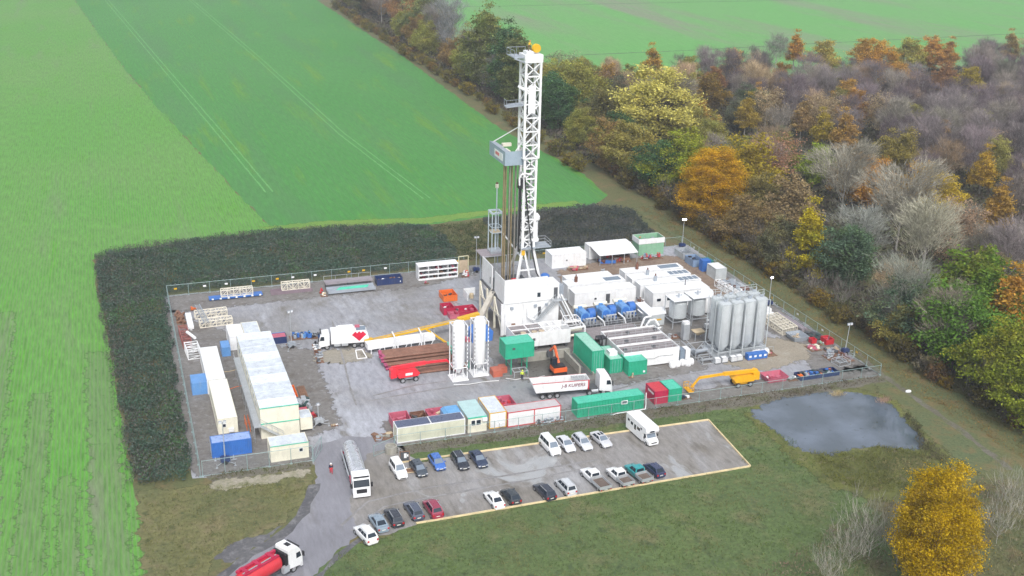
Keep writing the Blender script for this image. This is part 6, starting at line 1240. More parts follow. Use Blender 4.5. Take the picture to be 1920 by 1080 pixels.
# pickups with drop-side beds
def pickup_proto(Lc, Lb, name):
    t = thing(name, 'x', 'pickup'); hw = .92; b = MB(); L_ = Lc+Lb; x0 = L_/2-Lc
    xs = [x0, x0+.1, x0+Lc*.5, L_/2-1.35, L_/2-.5, L_/2-.1, L_/2]; tops = [1.12, 1.12, 1.12, 1.12, 1.0, .9, .66]; wd = [1, 1, 1, 1, .97, .9, .8]
    b.loft([[(x, hw*w*.9, .32), (x, hw*w, .5), (x, hw*w, z-.08), (x, hw*w*.88, z), (x, -hw*w*.88, z), (x, -hw*w, z-.08), (x, -hw*w, .5), (x, -hw*w*.9, .32)] for x, z, w in zip(xs, tops, wd)])
    a, c, d, e = x0+.02, x0+.12, L_/2-2.0, L_/2-1.3; wb, wr, zr = hw*.9, hw*.76, 1.82
    B = [(a, -wb, 1.1), (e, -wb, 1.1), (e, wb, 1.1), (a, wb, 1.1)]; T = [(c, -wr, zr), (d, -wr, zr), (d, wr, zr), (c, wr, zr)]
    b.add(B+T, [(0, 1, 5, 4), (3, 7, 6, 2), (1, 2, 6, 5), (0, 4, 7, 3), (4, 5, 6, 7)]); [b.cbox((e-.2, s*(hw+.1), 1.22), (.12, .2, .22)) for s in (-1, 1)]; b.build('cab', PAINT, t, True)
    g_ = MB(); win_on(g_, (B[1], B[2], T[2], T[1]), .07, .1, .93, .92); g_.build('windscreen', SCREEN, t); g_ = MB(); win_on(g_, (B[3], B[0], T[0], T[3]), .1, .25, .9, .85); g_.build('rear_window', GLASS, t)
    for q in ((B[0], B[1], T[1], T[0]), (B[2], B[3], T[3], T[2])):
        g_ = MB(); k_ = 2 if Lc > 2.9 else 1
        for i in range(k_): win_on(g_, q, .06+.86*i/k_, .15, .04+.86*(i+1)/k_, .88)
        g_.build('side_window', GLASS, t)
    b = MB(); x1 = -L_/2; b.box(x1, -.98, .78, x0-.08, .98, .86); b.build('bed_floor', pmat('worn_bed_boards', (.15, .115, .095), .8, var=.25, dirt=(.25, .22, .2), damt=.5), t)
    b = MB(); b.box(x1, -1.02, .72, x0-.06, -.97, 1.22); b.box(x1, .97, .72, x0-.06, 1.02, 1.22); b.box(x1-.04, -1.02, .72, x1, 1.02, 1.22); b.box(x0-.1, -1.02, .72, x0-.05, 1.02, 1.3); b.build('bed_side', GALV, t)
    b = MB(); [b.bar((x1+.1, s*.4, .55), (L_/2-.4, s*.4, .5), .14) for s in (-1, 1)]; b.build('chassis', DGREY, t)
    wheel_set(t, (x1+.85, L_/2-.85), hw+.015, .36, .24)
    for s in (-1, 1): b = MB(); b.box(L_/2-.2, s*.62-.15, .66, L_/2-.02, s*.62+.15, .85); b.build('headlight', LAMPW, t); b = MB(); b.box(x1-.05, s*.8-.1, .55, x1, s*.8+.1, .7); b.build('tail_light', LAMPR, t)
    b = MB(); b.box(x1-.05, -.26, .55, x1-.03, .26, .66); b.build('number_plate', PLATE, t); return t
pk = pickup_proto(3.3, 2.0, 'parked_pickup'); pk2 = pickup_proto(3.4, 3.0, 'parked_pickup')
def ppark(o, src, px, py, L_, label, col, rz):
    p_ = U(px, py); ang = R(90+rz); c = p_+Vector((math.cos(ang), math.sin(ang), 0))*L_/2
    if o is None: o = dup(src, (c.x, c.y, .02), ang, label, None, col)
    else:
        o.location = (c.x, c.y, .02); o.rotation_euler = (0, 0, ang); o['label'] = label
        for ch in o.children: ch.color = c4(col)
    o['group'] = 'vehicles in the car park'
ppark(pk2, pk2, 1136, 925, 6.4, 'large white crew cab pickup with long grey drop side bed', WH, 7)
ppark(pk, pk, 1179, 917, 5.3, 'smaller white pickup with brown bed floor beside the teal one', WH, 8)
ppark(None, pk, 1214, 910, 5.3, 'teal pickup with silver drop side bed', (.02, .30, .32), 8)

# motorhome
p_ = U(1226, 838); ang = R(-90+5); t = thing('parked_motorhome', 'white motorhome with over cab bunk parked at the back of the car park', 'motorhome', p_-Vector((math.cos(ang), math.sin(ang), 0))*3.5, ang)
b = MB(); hw = 1.15; b.prism([(-3.5, .4), (1.7, .4), (1.8, 1.9), (2.75, 2.1), (2.9, 2.5), (2.6, 3.0), (-3.4, 3.1), (-3.55, 2.4)], -hw, hw); b.build('body', CLEAN, t)
b = MB(); b.loft([[(x, .98*w, .35), (x, w, .6), (x, w, z-.1), (x, w*.85, z), (x, -w*.85, z), (x, -w, z-.1), (x, -w, .6), (x, -.98*w, .35)] for x, z, w in ((1.6, 1.3, .98), (2.3, 1.25, .98), (2.9, 1.12, .95), (3.4, .95, .88), (3.5, .7, .8))]); b.build('cab', CLEAN, t, True)
b = MB(); q = ((2.695, -.80, 1.25), (2.695, .80, 1.25), (2.31, .76, 1.86), (2.31, -.76, 1.86)); b.quad(*q); b.build('windscreen', SCREEN, t); b = MB(); b.add([(2.7, -.9, 1.16), (2.2, -.86, 1.98), (1.79, -.9, 1.98), (1.79, -.95, 1.16)], [(0, 1, 2, 3)]); b.add([(2.7, .9, 1.16), (2.2, .86, 1.98), (1.79, .9, 1.98), (1.79, .95, 1.16)], [(3, 2, 1, 0)]); b.add([(2.7, -.9, 1.16), (2.7, .9, 1.16), (2.2, .86, 1.98), (2.2, -.86, 1.98)], [(0, 1, 2, 3)]); b.build('cab_pillars', CLEAN, t); [MB().add([(2.55, s*.93, 1.25), (2.2, s*.9, 1.8), (1.85, s*.93, 1.8), (1.85, s*.96, 1.25)], [(0, 1, 2, 3)]).build('cab_window', GLASS, t) for s in (-1, 1)]
for (x_, z_, w_, h_) in ((-3.0, 1.9, .6, .4), (-2.0, 1.7, .7, .5), (-.9, 1.3, .55, .9), (.0, 1.7, .9, .5), (1.0, 2.2, .5, .3)):
    for s in (-1, 1): b = MB(); b.box(x_, s*hw-(.012 if s < 0 else 0), z_, x_+w_, s*hw+(.012 if s > 0 else 0), z_+h_); b.build('side_window', GLASS, t)
b = MB(); b.box(2.88, -.5, 2.3, 2.93, .3, 2.55); b.build('bunk_window', GLASS, t); b = MB(); [b.box(x_, -.3, 3.04, x_+.5, .3, 3.16) for x_ in (-2.6, -1.0, .8)]; b.build('roof_hatch', PLATE, t)
b = MB(); b.box(3.42, -.5, .62, 3.53, .5, .78); b.build('grille', BLACK, t); [MB().cbox((2.4, s*1.22, 1.4), (.15, .2, .35)).build('mirror', BLACK, t) for s in (-1, 1)]
for s in (-1, 1): b = MB(); b.box(3.3, s*.66-.16, .8, 3.46, s*.66+.16, .95); b.build('headlight', LAMPW, t)
wheel_set(t, (-2.0, 2.6), 1.02, .34)

# lorries (front towards +x)
def lorry_cab(t, xf, col=CLEAN, W=2.5, H=3.6, Lc=2.2, wind=True):
    hw = W/2; b = MB(); b.prism([(xf-Lc, .9), (xf-.05, .55), (xf, 1.0), (xf-.02, 1.9), (xf-.35, 3.0), (xf-.8, H-.1), (xf-Lc+.2, H), (xf-Lc, H-.1)], -hw, hw); b.build('cab', col, t)
    b = MB(); b.add([(xf+.0, -hw*.92, 1.95), (xf+.0, hw*.92, 1.95), (xf-.31, hw*.9, 2.95), (xf-.31, -hw*.9, 2.95)], [(0, 1, 2, 3)]); b.build('windscreen', GLASS, t)
    b = MB(); b.box(xf, -.75, .95, xf+.02, .75, 1.6); b.build('grille', BLACK, t); b = MB(); b.box(xf-.3, -hw, .35, xf+.03, hw, .9); b.build('bumper', col, t)
    for s in (-1, 1):
        b = MB(); y_ = s*hw; b.add([(xf-.2, y_+s*.012, 1.9), (xf-1.05, y_+s*.012, 1.9), (xf-1.05, y_+s*.012, 2.7), (xf-.42, y_+s*.012, 2.7)], [(0, 1, 2, 3)]); b.build('side_window', GLASS, t)
        b = MB(); b.box(xf-.1, y_+s*.05 if s > 0 else y_-.35, 1.9, xf+.05, y_+.35 if s > 0 else y_-.05, 2.6); b.build('mirror', BLACK, t)
        b = MB(); b.box(xf+.01, s*.95-.2, .6, xf+.045, s*.95+.2, .82); b.build('headlight', LAMPW, t)
    b = MB(); b.box(xf-.55, -hw*.9, 3.3, xf-.32, hw*.9, 3.42); b.build('sun_visor', BLACK if wind else col, t)
def chassis(t, x0, x1, wheels, hw=1.22, r=.5):
    b = MB(); b.box(x0, -.5, .65, x1, .5, 1.0); b.box(x0+1.6, -1.15, .5, x0+2.6, 1.15, .95); b.build('chassis', DGREY, t); wheel_set(t, wheels, hw, r, .34)
# tanker
pf = U(679, 935.5); pr = U(653, 818, 3.3); d = Vector((pf.x-pr.x, pf.y-pr.y, 0)); ang = math.atan2(d.y, d.x); Lt = 12.6; d.normalize()
t = thing('tanker_lorry', 'white lorry with long stainless tank on the entrance road', 'tanker', pf-d*Lt, ang)
lorry_cab(t, Lt); chassis(t, .3, Lt-.6, (1.0, 2.3, 3.6, 8.9, Lt-1.4))
b = MB(); b.lathe((0, 0, 2.15), [(.5, .1), (.95, .3), (1.08, .55), (1.08, 9.3), (.95, 9.6), (.5, 9.75)], 26, 'x'); [b.lathe((0, 0, 2.15), [(1.10, x_), (1.10, x_+.08)], 26, 'x') for x_ in (2.2, 4.6, 7.0)]; b.build('tank', STAINL, t, True)
b = MB(); b.box(.8, -.28, 3.22, 9.2, .28, 3.26); [b.lathe((x_, 0, 3.25), [(.25, 0), (.25, .16)], 12) for x_ in (2, 4.6, 7.2)]; [b.bar((.8, s*.5, 3.28), (9, s*.5, 3.28), .05) for s in (-1, 1)]; b.build('top_walkway', GALV, t)
b = MB(); [b.box(x_, s*1.2-.05, 1.1, x_+3.2, s*1.2+.05, 1.5) for x_ in (.4, 4.6) for s in (-1, 1)]; [b.tube((.6, s*1.28, 1.65), (8.4, s*1.28, 1.65), .11, 8) for s in (-1, 1)]; b.build('side_guard', GALV, t); b = MB(); [b.box(8.3, s*1.0-.2, .9, 9.4, s*1.0+.2, 1.6) for s in (-1, 1)]; b.build('side_box', CRIM, t); b = MB(); b.cbox((9.6, .4, 2.2), (.7, 1.0, 1.8)); b.tube((9.8, -.6, 2.9), (9.8, .7, 3.1), .25, 8); b.build('pump', GREY, t); b = MB(); b.box(-.02, -1.1, .7, .1, 1.1, 1.1); b.build('rear_bumper', CRIM, t)
# white lorry with red zigzag
t = thing('vacuum_lorry', 'white box lorry with a red zigzag emblem on its side', 'lorry', (41.9, 194.9), R(180-7)); Lt = 9.2; chassis(t, 0, Lt-.4, (1.2, 2.6, Lt-1.5))
lorry_cab(t, Lt, H=3.2, Lc=2.0); b = MB(); b.prism([(.0, 1.1), (6.9, 1.1), (6.9, 3.5), (.6, 3.5), (.15, 3.0), (-.1, 2.0)], -1.25, 1.25); b.build('body', CLEAN, t); b = MB(); b.box(2.6, -1.0, 3.5, 5.8, 1.0, 3.85); b.lathe((2.8, .2, 4.1), [(.3, 0), (.3, 2.6)], 10, 'x'); b.build('roof_gear', CLEAN, t); b = MB(); b.add([(.3, -1.0, 3.505), (2.2, -1.0, 3.505), (2.2, 1.0, 3.505), (.55, 1.0, 3.505)], [(0, 1, 2, 3)]); b.build('roof_hatch', LOUVRE, t); b = MB(); b.cbox((1.9, -.6, 3.7), (.9, .6, .35)); b.build('roof_box', PINK, t)
for s in (-1, 1):
    b = MB(); y_ = s*1.262; cx_ = 1.7; b.add([(cx_-1.35, y_, 2.7), (cx_-.7, y_, 3.35), (cx_-.35, y_, 3.0), (cx_, y_, 3.4), (cx_+.35, y_, 3.0), (cx_+.7, y_, 3.35), (cx_+1.35, y_, 2.7), (cx_, y_, 1.4), (cx_-.55, y_, 1.95), (cx_+.55, y_, 1.95)], [(0, 1, 2, 8), (2, 3, 4, 7), (4, 5, 6, 9), (8, 2, 7), (7, 4, 9)]); b.build('emblem', pmat('emblem_red', (.62, .01, .05), .4), t)
b = MB(); [b.box(x_, s*1.15-.08, .6, x_+1.2, s*1.15+.08, 1.1) for x_ in (3.8, 5.2) for s in (-1, 1)]; b.build('side_box', GALV, t)
# tipper
p_ = U(1008, 750); q_ = U(1141, 739); d = q_-p_; ang = math.atan2(d.y, d.x); Lt = 13.4
t = thing('tipper_lorry', 'white tipper lorry with long open trailer in front of the concrete pit', 'tipper lorry', (p_.x-.0, p_.y+1.2), ang); chassis(t, .3, Lt-.5, (1.0, 2.3, 3.6, 9.4, Lt-1.5))
lorry_cab(t, Lt, H=3.9, Lc=2.3)
b = MB(); hw = 1.25
outer = [(-.2, 1.3), (8.9, 1.3), (9.3, 3.1), (-.9, 3.1)]
for s in (-1, 1): b.prism(outer, s*hw-(.1 if s > 0 else 0), s*hw+(.1 if s < 0 else 0))
b.add([(-.2, -hw+.1, 1.3), (-.2, hw-.1, 1.3), (-.9, hw-.1, 3.1), (-.9, -hw+.1, 3.1), (-.1, -hw+.1, 1.3), (-.1, hw-.1, 1.3), (-.78, hw-.1, 3.1), (-.78, -hw+.1, 3.1)], [(0, 1, 2, 3), (7, 6, 5, 4), (2, 6, 7, 3)]); b.add([(8.8, -hw+.1, 1.3), (8.8, hw-.1, 1.3), (9.2, hw-.1, 3.1), (9.2, -hw+.1, 3.1), (8.9, -hw+.1, 1.3), (8.9, hw-.1, 1.3), (9.3, hw-.1, 3.1), (9.3, -hw+.1, 3.1)], [(3, 2, 1, 0), (4, 5, 6, 7), (3, 7, 6, 2)]); b.box(-.1, -hw+.1, 1.3, 8.8, hw-.1, 1.4); b.build('tipping_body', WHITE, t)
b = MB(); [b.box(-.85, s*(hw+.012)-.015, 3.0, 9.3, s*(hw+.012)+.015, 3.12) for s in (-1, 1)]; [b.box(9.0, s*(hw+.012)-.01, 1.3, 9.22, s*(hw+.012)+.01, 3.0) for s in (-1, 1)]; b.build('red_edge', RED, t); b = MB(); b.box(-.0, -hw+.1, 1.4, 8.7, hw-.1, 1.75); b.build('load', TROUGH, t); b = MB(); [b.box(6.6+.3*i, -hw+.14, 2.9, 6.75+.3*i, hw-.14, 2.95) for i in range(8)]; b.build('tarp_roll', GALV, t)
def lettering(txt, parent, loc, rot, size, mat, name='lettering', shear=.15):
    cu = bpy.data.curves.new('lettering', 'FONT'); cu.body = txt; cu.size = size; cu.extrude = .006; cu.shear = shear; cu.offset = .012
    o = bpy.data.objects.new('lettering_tmp', cu); COL.objects.link(o); me = bpy.data.meshes.new_from_object(o.evaluated_get(bpy.context.evaluated_depsgraph_get())); bpy.data.objects.remove(o); bpy.data.curves.remove(cu)
    me.name = name; me.materials.clear(); me.materials.append(mat); o = bpy.data.objects.new(name, me); COL.objects.link(o); o.parent = parent; o.location = loc; o.rotation_euler = rot; return o
lettering('J-B KUIPERS', t, (4.3, -hw-.012, 2.0), (R(90), 0, 0), .82, pmat('lettering_dark_red', (.20, .03, .06), .5))
b = MB(); b.lathe((9.75, -.9, .75), [(.33, 0), (.33, 1.2)], 12, 'x'); b.build('fuel_tank', GALV, t); b = MB(); b.box(9.5, -1.0, 1.0, 10.8, 1.0, 1.25); b.build('rear_frame', DGREY, t)
# red vacuum lorry leaving
pf = U(566, 1060); ang = R(33); Lt = 9.5; d = Vector((math.cos(ang), math.sin(ang), 0))
t = thing('vacuum_lorry', 'white lorry with a red tank driving at the bottom of the road', 'tanker', pf-d*Lt+Vector((-.6, .6, 0)), ang); lorry_cab(t, Lt, H=3.7, Lc=2.3); chassis(t, 0, Lt-.5, (1.2, 2.6, Lt-1.5))
b = MB(); b.lathe((0, 0, 2.1), [(.4, -.1), (.95, .1), (1.1, .4), (1.1, 6.2), (.8, 6.5)], 22, 'x'); b.build('tank', RED, t, True); b = MB(); b.bar((.4, .7, 3.2), (6.6, .7, 3.2), .35); b.bar((.5, -.5, 3.2), (6.2, -.5, 3.2), .3, .2); [b.cbox((x_, .2, 3.3), (.5, 1.4, .3)) for x_ in (1.2, 3.2, 5.4)]; b.build('tank_gear', CRIM, t); b = MB(); b.bar((.6, -.2, 3.3), (6.0, -.2, 3.3), .1); [b.box(6.2, s*1.1-.25, .7, 7.2, s*1.1+.25, 1.6) for s in (-1, 1)]; b.build('side_box', GALV, t); b = MB(); b.box(6.75, -1.2, 1.2, 7.1, 1.2, 3.2); b.build('air_deflector', BLACK, t); b = MB(); b.box(Lt-1.7, -.4, 3.68, Lt-1.1, .4, 3.73); b.build('roof_hatch', BLACK, t)

# boom lifts
def boomlift(label, x, y, rz, body, L_, wheelmat):
    t = thing('boom_lift', label, 'boom lift', (x, y), rz); 
    b = MB(); b.box(-1.5, -.7, .5, 1.5, .7, .95); b.build('chassis', body if body is DYEL else GREY, t); wheel_set(t, (-1.2, 1.2), 1.15, .48, .36)
    b = MB(); b.prism([(-1.9, 1.0), (1.6, 1.0), (2.0, 1.5), (1.4, 2.1), (-1.2, 2.2), (-2.2, 1.8)], -1.05, 1.05); b.build('turret', body, t, True); b = MB(); b.box(-.7, -1.07, 1.35, .6, -1.05, 1.8); b.build('label_plate', CLEAN, t)
    b = MB(); b.prism([(-3.2, .9), (-2.1, 1.0), (-1.9, 2.4), (-2.6, 2.9), (-3.2, 2.4)], -.6, .6); b.build('counterweight', body, t)
    b = MB(); b.bar((-2.8, .2, 2.6), (L_*.45, .2, 2.75), .55, .6); b.build('boom_base', body, t); b = MB(); b.bar((L_*.4, .2, 2.75), (L_, .2, 2.6), .36, .4); b.bar((L_, .2, 2.6), (L_+1.4, .2, .9), .28, .3); b.build('boom_tip', body, t)
    b = MB(); x0 = L_+1.4; [b.bar((x0+xx, yy, .5), (x0+xx, yy, 1.6), .07) for xx in (0, .9) for yy in (-1, .2, 1.2)]; [b.bar((x0+xx, -1, zz), (x0+xx, 1.2, zz), .06) for xx in (0, .9) for zz in (.5, 1.05, 1.6)]; [b.bar((x0, yy, zz), (x0+.9, yy, zz), .06) for yy in (-1, 1.2) for zz in (.5, 1.05, 1.6)]; b.box(x0, -1, .42, x0+.9, 1.2, .5); b.build('basket', body if body is DYEL else CRIM, t); return t
boomlift('bright red boom lift with folded boom in front of the brown pipes', 45.2, 177.9, R(3), pmat('bright_red', (.78, .03, .05), .4, dirt=(.55, .05, .06), damt=.4), 7.4, GREY)
boomlift('yellow boom lift with long boom lying along the front fence', 101.2, 158.9, R(180-1), DYEL, 8.6, DYEL)
# excavator in the pit
t = thing('excavator', 'orange compact excavator working in the concrete pit', 'excavator', (71.6, 172.6, .05)); b = MB(); [b.prism([(-1.2, 0), (1.2, 0), (1.4, .35), (1.2, .7), (-1.2, .7), (-1.4, .35)], s*.95-.22, s*.95+.22) for s in (-1, 1)]; b.box(-.9, -.75, .3, .9, .75, .7); b.build('track', BLACK, t)
b = MB(); b.box(-1.2, -1.2, .75, 1.3, .9, 1.5); b.build('body', pmat('bright_orange', (.85, .14, .03), .4), t); b = MB(); b.box(-1.1, -.9, 1.5, 1.1, .7, 1.75); b.build('engine_cover', BLACK, t)
b = MB(); [b.bar((xx, yy, 1.5), (xx, yy, 2.9), .08) for xx in (-1.1, -.2) for yy in (0, .9)]; b.box(-1.15, -.05, 2.9, -.15, .95, 3.0); b.build('cab_frame', BLACK, t); b = MB(); b.box(-1.08, .05, 1.6, -.22, .88, 2.85); b.build('cab_glass', GLASS, t)
b = MB(); b.bar((.5, .8, 1.3), (.5, 3.2, 3.9), .38, .45); b.bar((.5, 3.2, 3.9), (.5, 5.2, 2.2), .32, .36); b.tube((.5, 1.2, 2.4), (.5, 2.6, 3.9), .1, 8); b.build('arm', MATS['bright_orange'], t); b = MB(); b.prism([(.0, 1.0), (1.0, 1.0), (1.0, 2.2), (0, 2.2)], 5.0, 5.7); b.build('bucket', DGREY, t)

# ================================================================ PEOPLE
def person(label, loc, rz, jacket, trousers, helmet, pose='walk'):
    t = thing('person', label, 'person', loc, rz)
    st_ = .22 if pose == 'walk' else .06; ben = .25 if pose == 'lean' else .03
    V = {'pel': (0, 0, .95), 'sp': (ben*.5, 0, 1.2), 'ch': (ben, 0, 1.42), 'nk': (ben+.03, 0, 1.54), 'hd': (ben+.06, 0, 1.68), 'ht': (ben+.07, 0, 1.80)}
    for s, n_ in ((1, 'l'), (-1, 'r')):
        V['h'+n_] = (0, s*.11, .90); V['k'+n_] = (s*st_*.6+.04, s*.12, .5); V['a'+n_] = (s*st_-.03, s*.12, .08); V['f'+n_] = (s*st_+.16, s*.13, .04)
        V['s'+n_] = (ben, s*.20, 1.45); V['e'+n_] = (ben+(.12 if pose == 'lean' else -s*.08), s*.29, 1.17); V['w'+n_] = (ben+(.34 if pose == 'lean' else -s*.02), s*.27, .95); V['p'+n_] = (V['w'+n_][0]+.02, s*.27, .87)
        for k, (dx, ln) in enumerate(((-.03, .075), (-.01, .09), (.01, .085), (.03, .07))): w_ = V['p'+n_]; V['g%d%s' % (k, n_)] = (w_[0]+dx+.015, w_[1]-s*.01, w_[2]-ln)
        w_ = V['p'+n_]; V['t'+n_] = (w_[0]+.055, w_[1]-s*.02, w_[2]-.02)
    E_ = [('pel', 'sp'), ('sp', 'ch'), ('ch', 'nk'), ('nk', 'hd'), ('hd', 'ht')]
    for n_ in 'lr': E_ += [('pel', 'h'+n_), ('h'+n_, 'k'+n_), ('k'+n_, 'a'+n_), ('a'+n_, 'f'+n_), ('ch', 's'+n_), ('s'+n_, 'e'+n_), ('e'+n_, 'w'+n_), ('w'+n_, 'p'+n_), ('p'+n_, 't'+n_)]+[('p'+n_, 'g%d%s' % (k, n_)) for k in range(4)]
    Rr = {'pel': .15, 'sp': .14, 'ch': .16, 'nk': .06, 'hd': .105, 'ht': .07, 'h': .10, 'k': .065, 'a': .05, 'f': .045, 's': .075, 'e': .05, 'w': .035, 'p': .034, 'g': .011, 't': .012}
    def skin_mesh(names, edges, mat, name, grow=0):
        ix = {n_: i for i, n_ in enumerate(names)}; me = bpy.data.meshes.new(name); me.from_pydata([V[n_] for n_ in names], [(ix[a], ix[c]) for a, c in edges], []); o = bpy.data.objects.new(name, me); COL.objects.link(o)
        o.modifiers.new('skin', 'SKIN'); o.modifiers.new('smooth', 'SUBSURF').levels = 1; o.modifiers['smooth'].render_levels = 1
        for i, n_ in enumerate(names):
            r_ = (Rr.get(n_) or Rr[n_[0]])+grow; me.skin_vertices[0].data[i].radius = (r_, r_); me.skin_vertices[0].data[i].use_root = (i == 0)
        ev = o.evaluated_get(bpy.context.evaluated_depsgraph_get()); m2 = bpy.data.meshes.new_from_object(ev); m2.name = name; m2.materials.clear(); m2.materials.append(mat); m2.polygons.foreach_set('use_smooth', [True]*len(m2.polygons)); m2.polygons.foreach_set('material_index', [0]*len(m2.polygons)); bpy.data.objects.remove(o)
        o = bpy.data.objects.new(name, m2); COL.objects.link(o); o.parent = t; return o
    skin_mesh(list(V), E_, SKIN, 'body')
    J = ['ch', 'sp', 'pel', 'sl', 'el', 'wl', 'sr', 'er', 'wr']; skin_mesh(J, [('ch', 'sp'), ('sp', 'pel'), ('ch', 'sl'), ('sl', 'el'), ('el', 'wl'), ('ch', 'sr'), ('sr', 'er'), ('er', 'wr')], jacket, 'jacket', .022)
    J = ['pel', 'hl', 'kl', 'al', 'hr', 'kr', 'ar']; skin_mesh(J, [('pel', 'hl'), ('hl', 'kl'), ('kl', 'al'), ('pel', 'hr'), ('hr', 'kr'), ('kr', 'ar')], trousers, 'trousers', .02)
    b = MB(); [b.lathe((V['a'+n_][0]+.05, V['a'+n_][1], 0), [(.075, 0), (.08, .05), (.055, .13)], 8) for n_ in 'lr']; b.build('boots', BLACK, t)
    hx = V['hd']; b = MB(); b.lathe((hx[0], 0, hx[2]+.045), [(.17, 0), (.135, .015), (.13, .07), (.08, .13), (.02, .15)], 12); b.build('helmet', helmet, t, True)
    b = MB(); b.cbox((hx[0]+.12, 0, hx[2]-.02), (.035, .03, .04)); [b.cbox((hx[0]+.1, s*.04, hx[2]+.015), (.02, .022, .014)) for s in (-1, 1)]; b.cbox((hx[0]+.1, 0, hx[2]-.06), (.02, .05, .012)); b.build('face', SKIN, t); return t
HIVIS = pmat('hi_vis_yellow', (.62, .80, .05), .6); NAVY = pmat('navy_cloth', (.02, .025, .06), .8); REDC = pmat('red_cloth', (.60, .02, .04), .8); YELC = pmat('yellow_cloth', (.75, .50, .02), .7); KHAKI = pmat('khaki_cloth', (.20, .16, .09), .8); HELM = pmat('white_helmet', (.85, .85, .85), .3); HELR = pmat('orange_helmet', (.8, .25, .1), .3)
person('person in dark jacket, red trousers and white helmet walking on the road', U(621, 888), R(-95), NAVY, REDC, HELM)
person('person in a bright hi vis jacket and dark blue trousers near the pit', U(979, 712), R(60), HIVIS, NAVY, HIVIS, 'stand')
person('person in yellow jacket on top of the rig mast', (73.45, 197.2, 53.62), R(15), YELC, KHAKI, HELR, 'lean')
# ================================================================ TREES
def limbs(rng, h, r, n, base=.22, spread=.8, th=.2, up=.6, sub=2):
    b = MB(); tips = []
    b.tube((0, 0, 0), (rng.normal()*.15, rng.normal()*.15, h*.5), th, 7, th*.6); b.tube((0, 0, h*.5), (rng.normal()*.4, rng.normal()*.4, h*.9), th*.6, 6, th*.15)
    for i in range(n):
        a = 2*math.pi*i/n*1.618*2+rng.normal()*.3; z0 = h*(base+.5*rng.random()); l = r*spread*rng.uniform(.6, 1.05); e = Vector((math.cos(a)*l, math.sin(a)*l, z0+l*up*rng.uniform(.7, 1.4)+h*.06))
        m = Vector((math.cos(a)*l*.45, math.sin(a)*l*.45, z0+(e.z-z0)*.35)); b.tube((0, 0, z0), m, th*.38, 5, th*.28); b.tube(m, e, th*.28, 5, th*.1); tips += [m, e]
        for k in range(sub):
            f = m.lerp(e, rng.uniform(.2, .8)); q = f+Vector(rng.normal(size=3))*r*.22+Vector((0, 0, r*.15)); b.tube(f, q, th*.14, 4, th*.05); tips.append(q)
    return b, tips
def crown_pts(rng, h, r, base, clumps, per, sig, shape='round', lk=1.0):
    K = clumps; d = rng.normal(size=(K, 3)); d /= np.linalg.norm(d, axis=1)[:, None]
    rad = rng.uniform(.35, 1, K)**.55; lob = 1+lk*.22*np.sin(3*np.arctan2(d[:, 1], d[:, 0])+rng.uniform(0, 6))+lk*.15*np.sin(5*d[:, 2]+rng.uniform(0, 6))
    zc = h*(base+1)/2; hz = h*(1-base)/2
    C = d*rad[:, None]*lob[:, None]*np.array([r, r, hz]); C[:, 2] += zc
    if shape == 'spire':
        f = np.clip((C[:, 2]-h*base)/(h*(1-base)), 0, 1); C[:, :2] *= (1.12-.72*f)[:, None]
    P = C[:, None, :]+rng.normal(size=(K, per, 3))*sig*np.array([1, 1, .62])*rng.uniform(.7, 1.3, (K, 1, 1))
    P = P.reshape(-1, 3); P = P[P[:, 2] > h*.06]; return P
PROTO = {}
def leafy(name, seed, h, r, base=.18, clumps=60, per=70, size=.55, sig=None, shape='round', mat=LEAFT, bark=BARK, lk=1.0):
    rng = np.random.default_rng(seed); P = crown_pts(rng, h, r, base, clumps, per, sig or r*.17, shape, lk)
    t = thing('autumn_tree', 'x', 'tree'); b, _ = limbs(rng, h*.92, r, 9, .2, .7, .22); b.build('trunk', bark, t)
    qobj('crown', cards(rng, P, size), mat, parent=t); PROTO[name] = (t, h, r); return t
def bare(name, seed, h, r, n=4200, bark=PALEBARK, leaves=0, L_=1.5, w=.055, th=.17, upb=.9):
    rng = np.random.default_rng(seed); t = thing('bare_tree', 'x', 'tree'); b, tips = limbs(rng, h, r, 14, .2, .85, th, 1.15, 4); b.build('trunk', bark, t)
    T = np.array([tuple(p) for p in tips]); T = T[T[:, 2] > h*.22]; k = rng.integers(0, len(T), n); C = T[k]+rng.normal(size=(n, 3))*r*np.array([.15, .15, .10])
    D = C*np.array([1, 1, 0])*.16+rng.normal(size=(n, 3))*.42; D[:, 2] += upb; Q = blades(rng, C, L_, w, D=D); idx = np.zeros(len(Q))
    if leaves: C2 = C[:leaves]+rng.normal(size=(leaves, 3))*.5; Q2 = cards(rng, C2, .38); Q = np.concatenate([Q, Q2]); 
    qobj('crown', Q, TWIG, parent=t); PROTO[name] = (t, h, r); return t
leafy('a', 1, 16, 5.8, .08, 100, 150, .46, .85); leafy('b', 2, 16, 5.4, .08, 100, 150, .45, .8, mat=LEAFG); leafy('c', 3, 17, 6.6, .06, 130, 170, .44, .85); leafy('d', 4, 14, 4.8, .10, 90, 140, .44, .65, mat=LEAF)
leafy('birch', 5, 14, 3.4, .12, 75, 120, .42, .55, 'spire', LEAFT, PALEBARK); leafy('spire', 6, 15, 3.5, .03, 90, 140, .38, .5, 'spire', LEAFG); leafy('gold', 7, 19, 5.2, .02, 360, 200, .25, .62, mat=LEAFT, lk=.4); leafy('poplar', 8, 20, 4.4, .06, 120, 130, .46, .7, mat=LEAFG)
leafy('sparse', 9, 17, 6.8, .16, 90, 60, .48, 1.0, mat=LEAF, bark=PALEBARK)
bare('bare_a', 11, 15, 5.2, th=.22); bare('bare_b', 12, 16, 5.6, 4600, th=.24); bare('bare_c', 13, 13, 4.6, 3600, th=.2); bare('bare_d', 14, 15, 4.4, 3000, leaves=500)
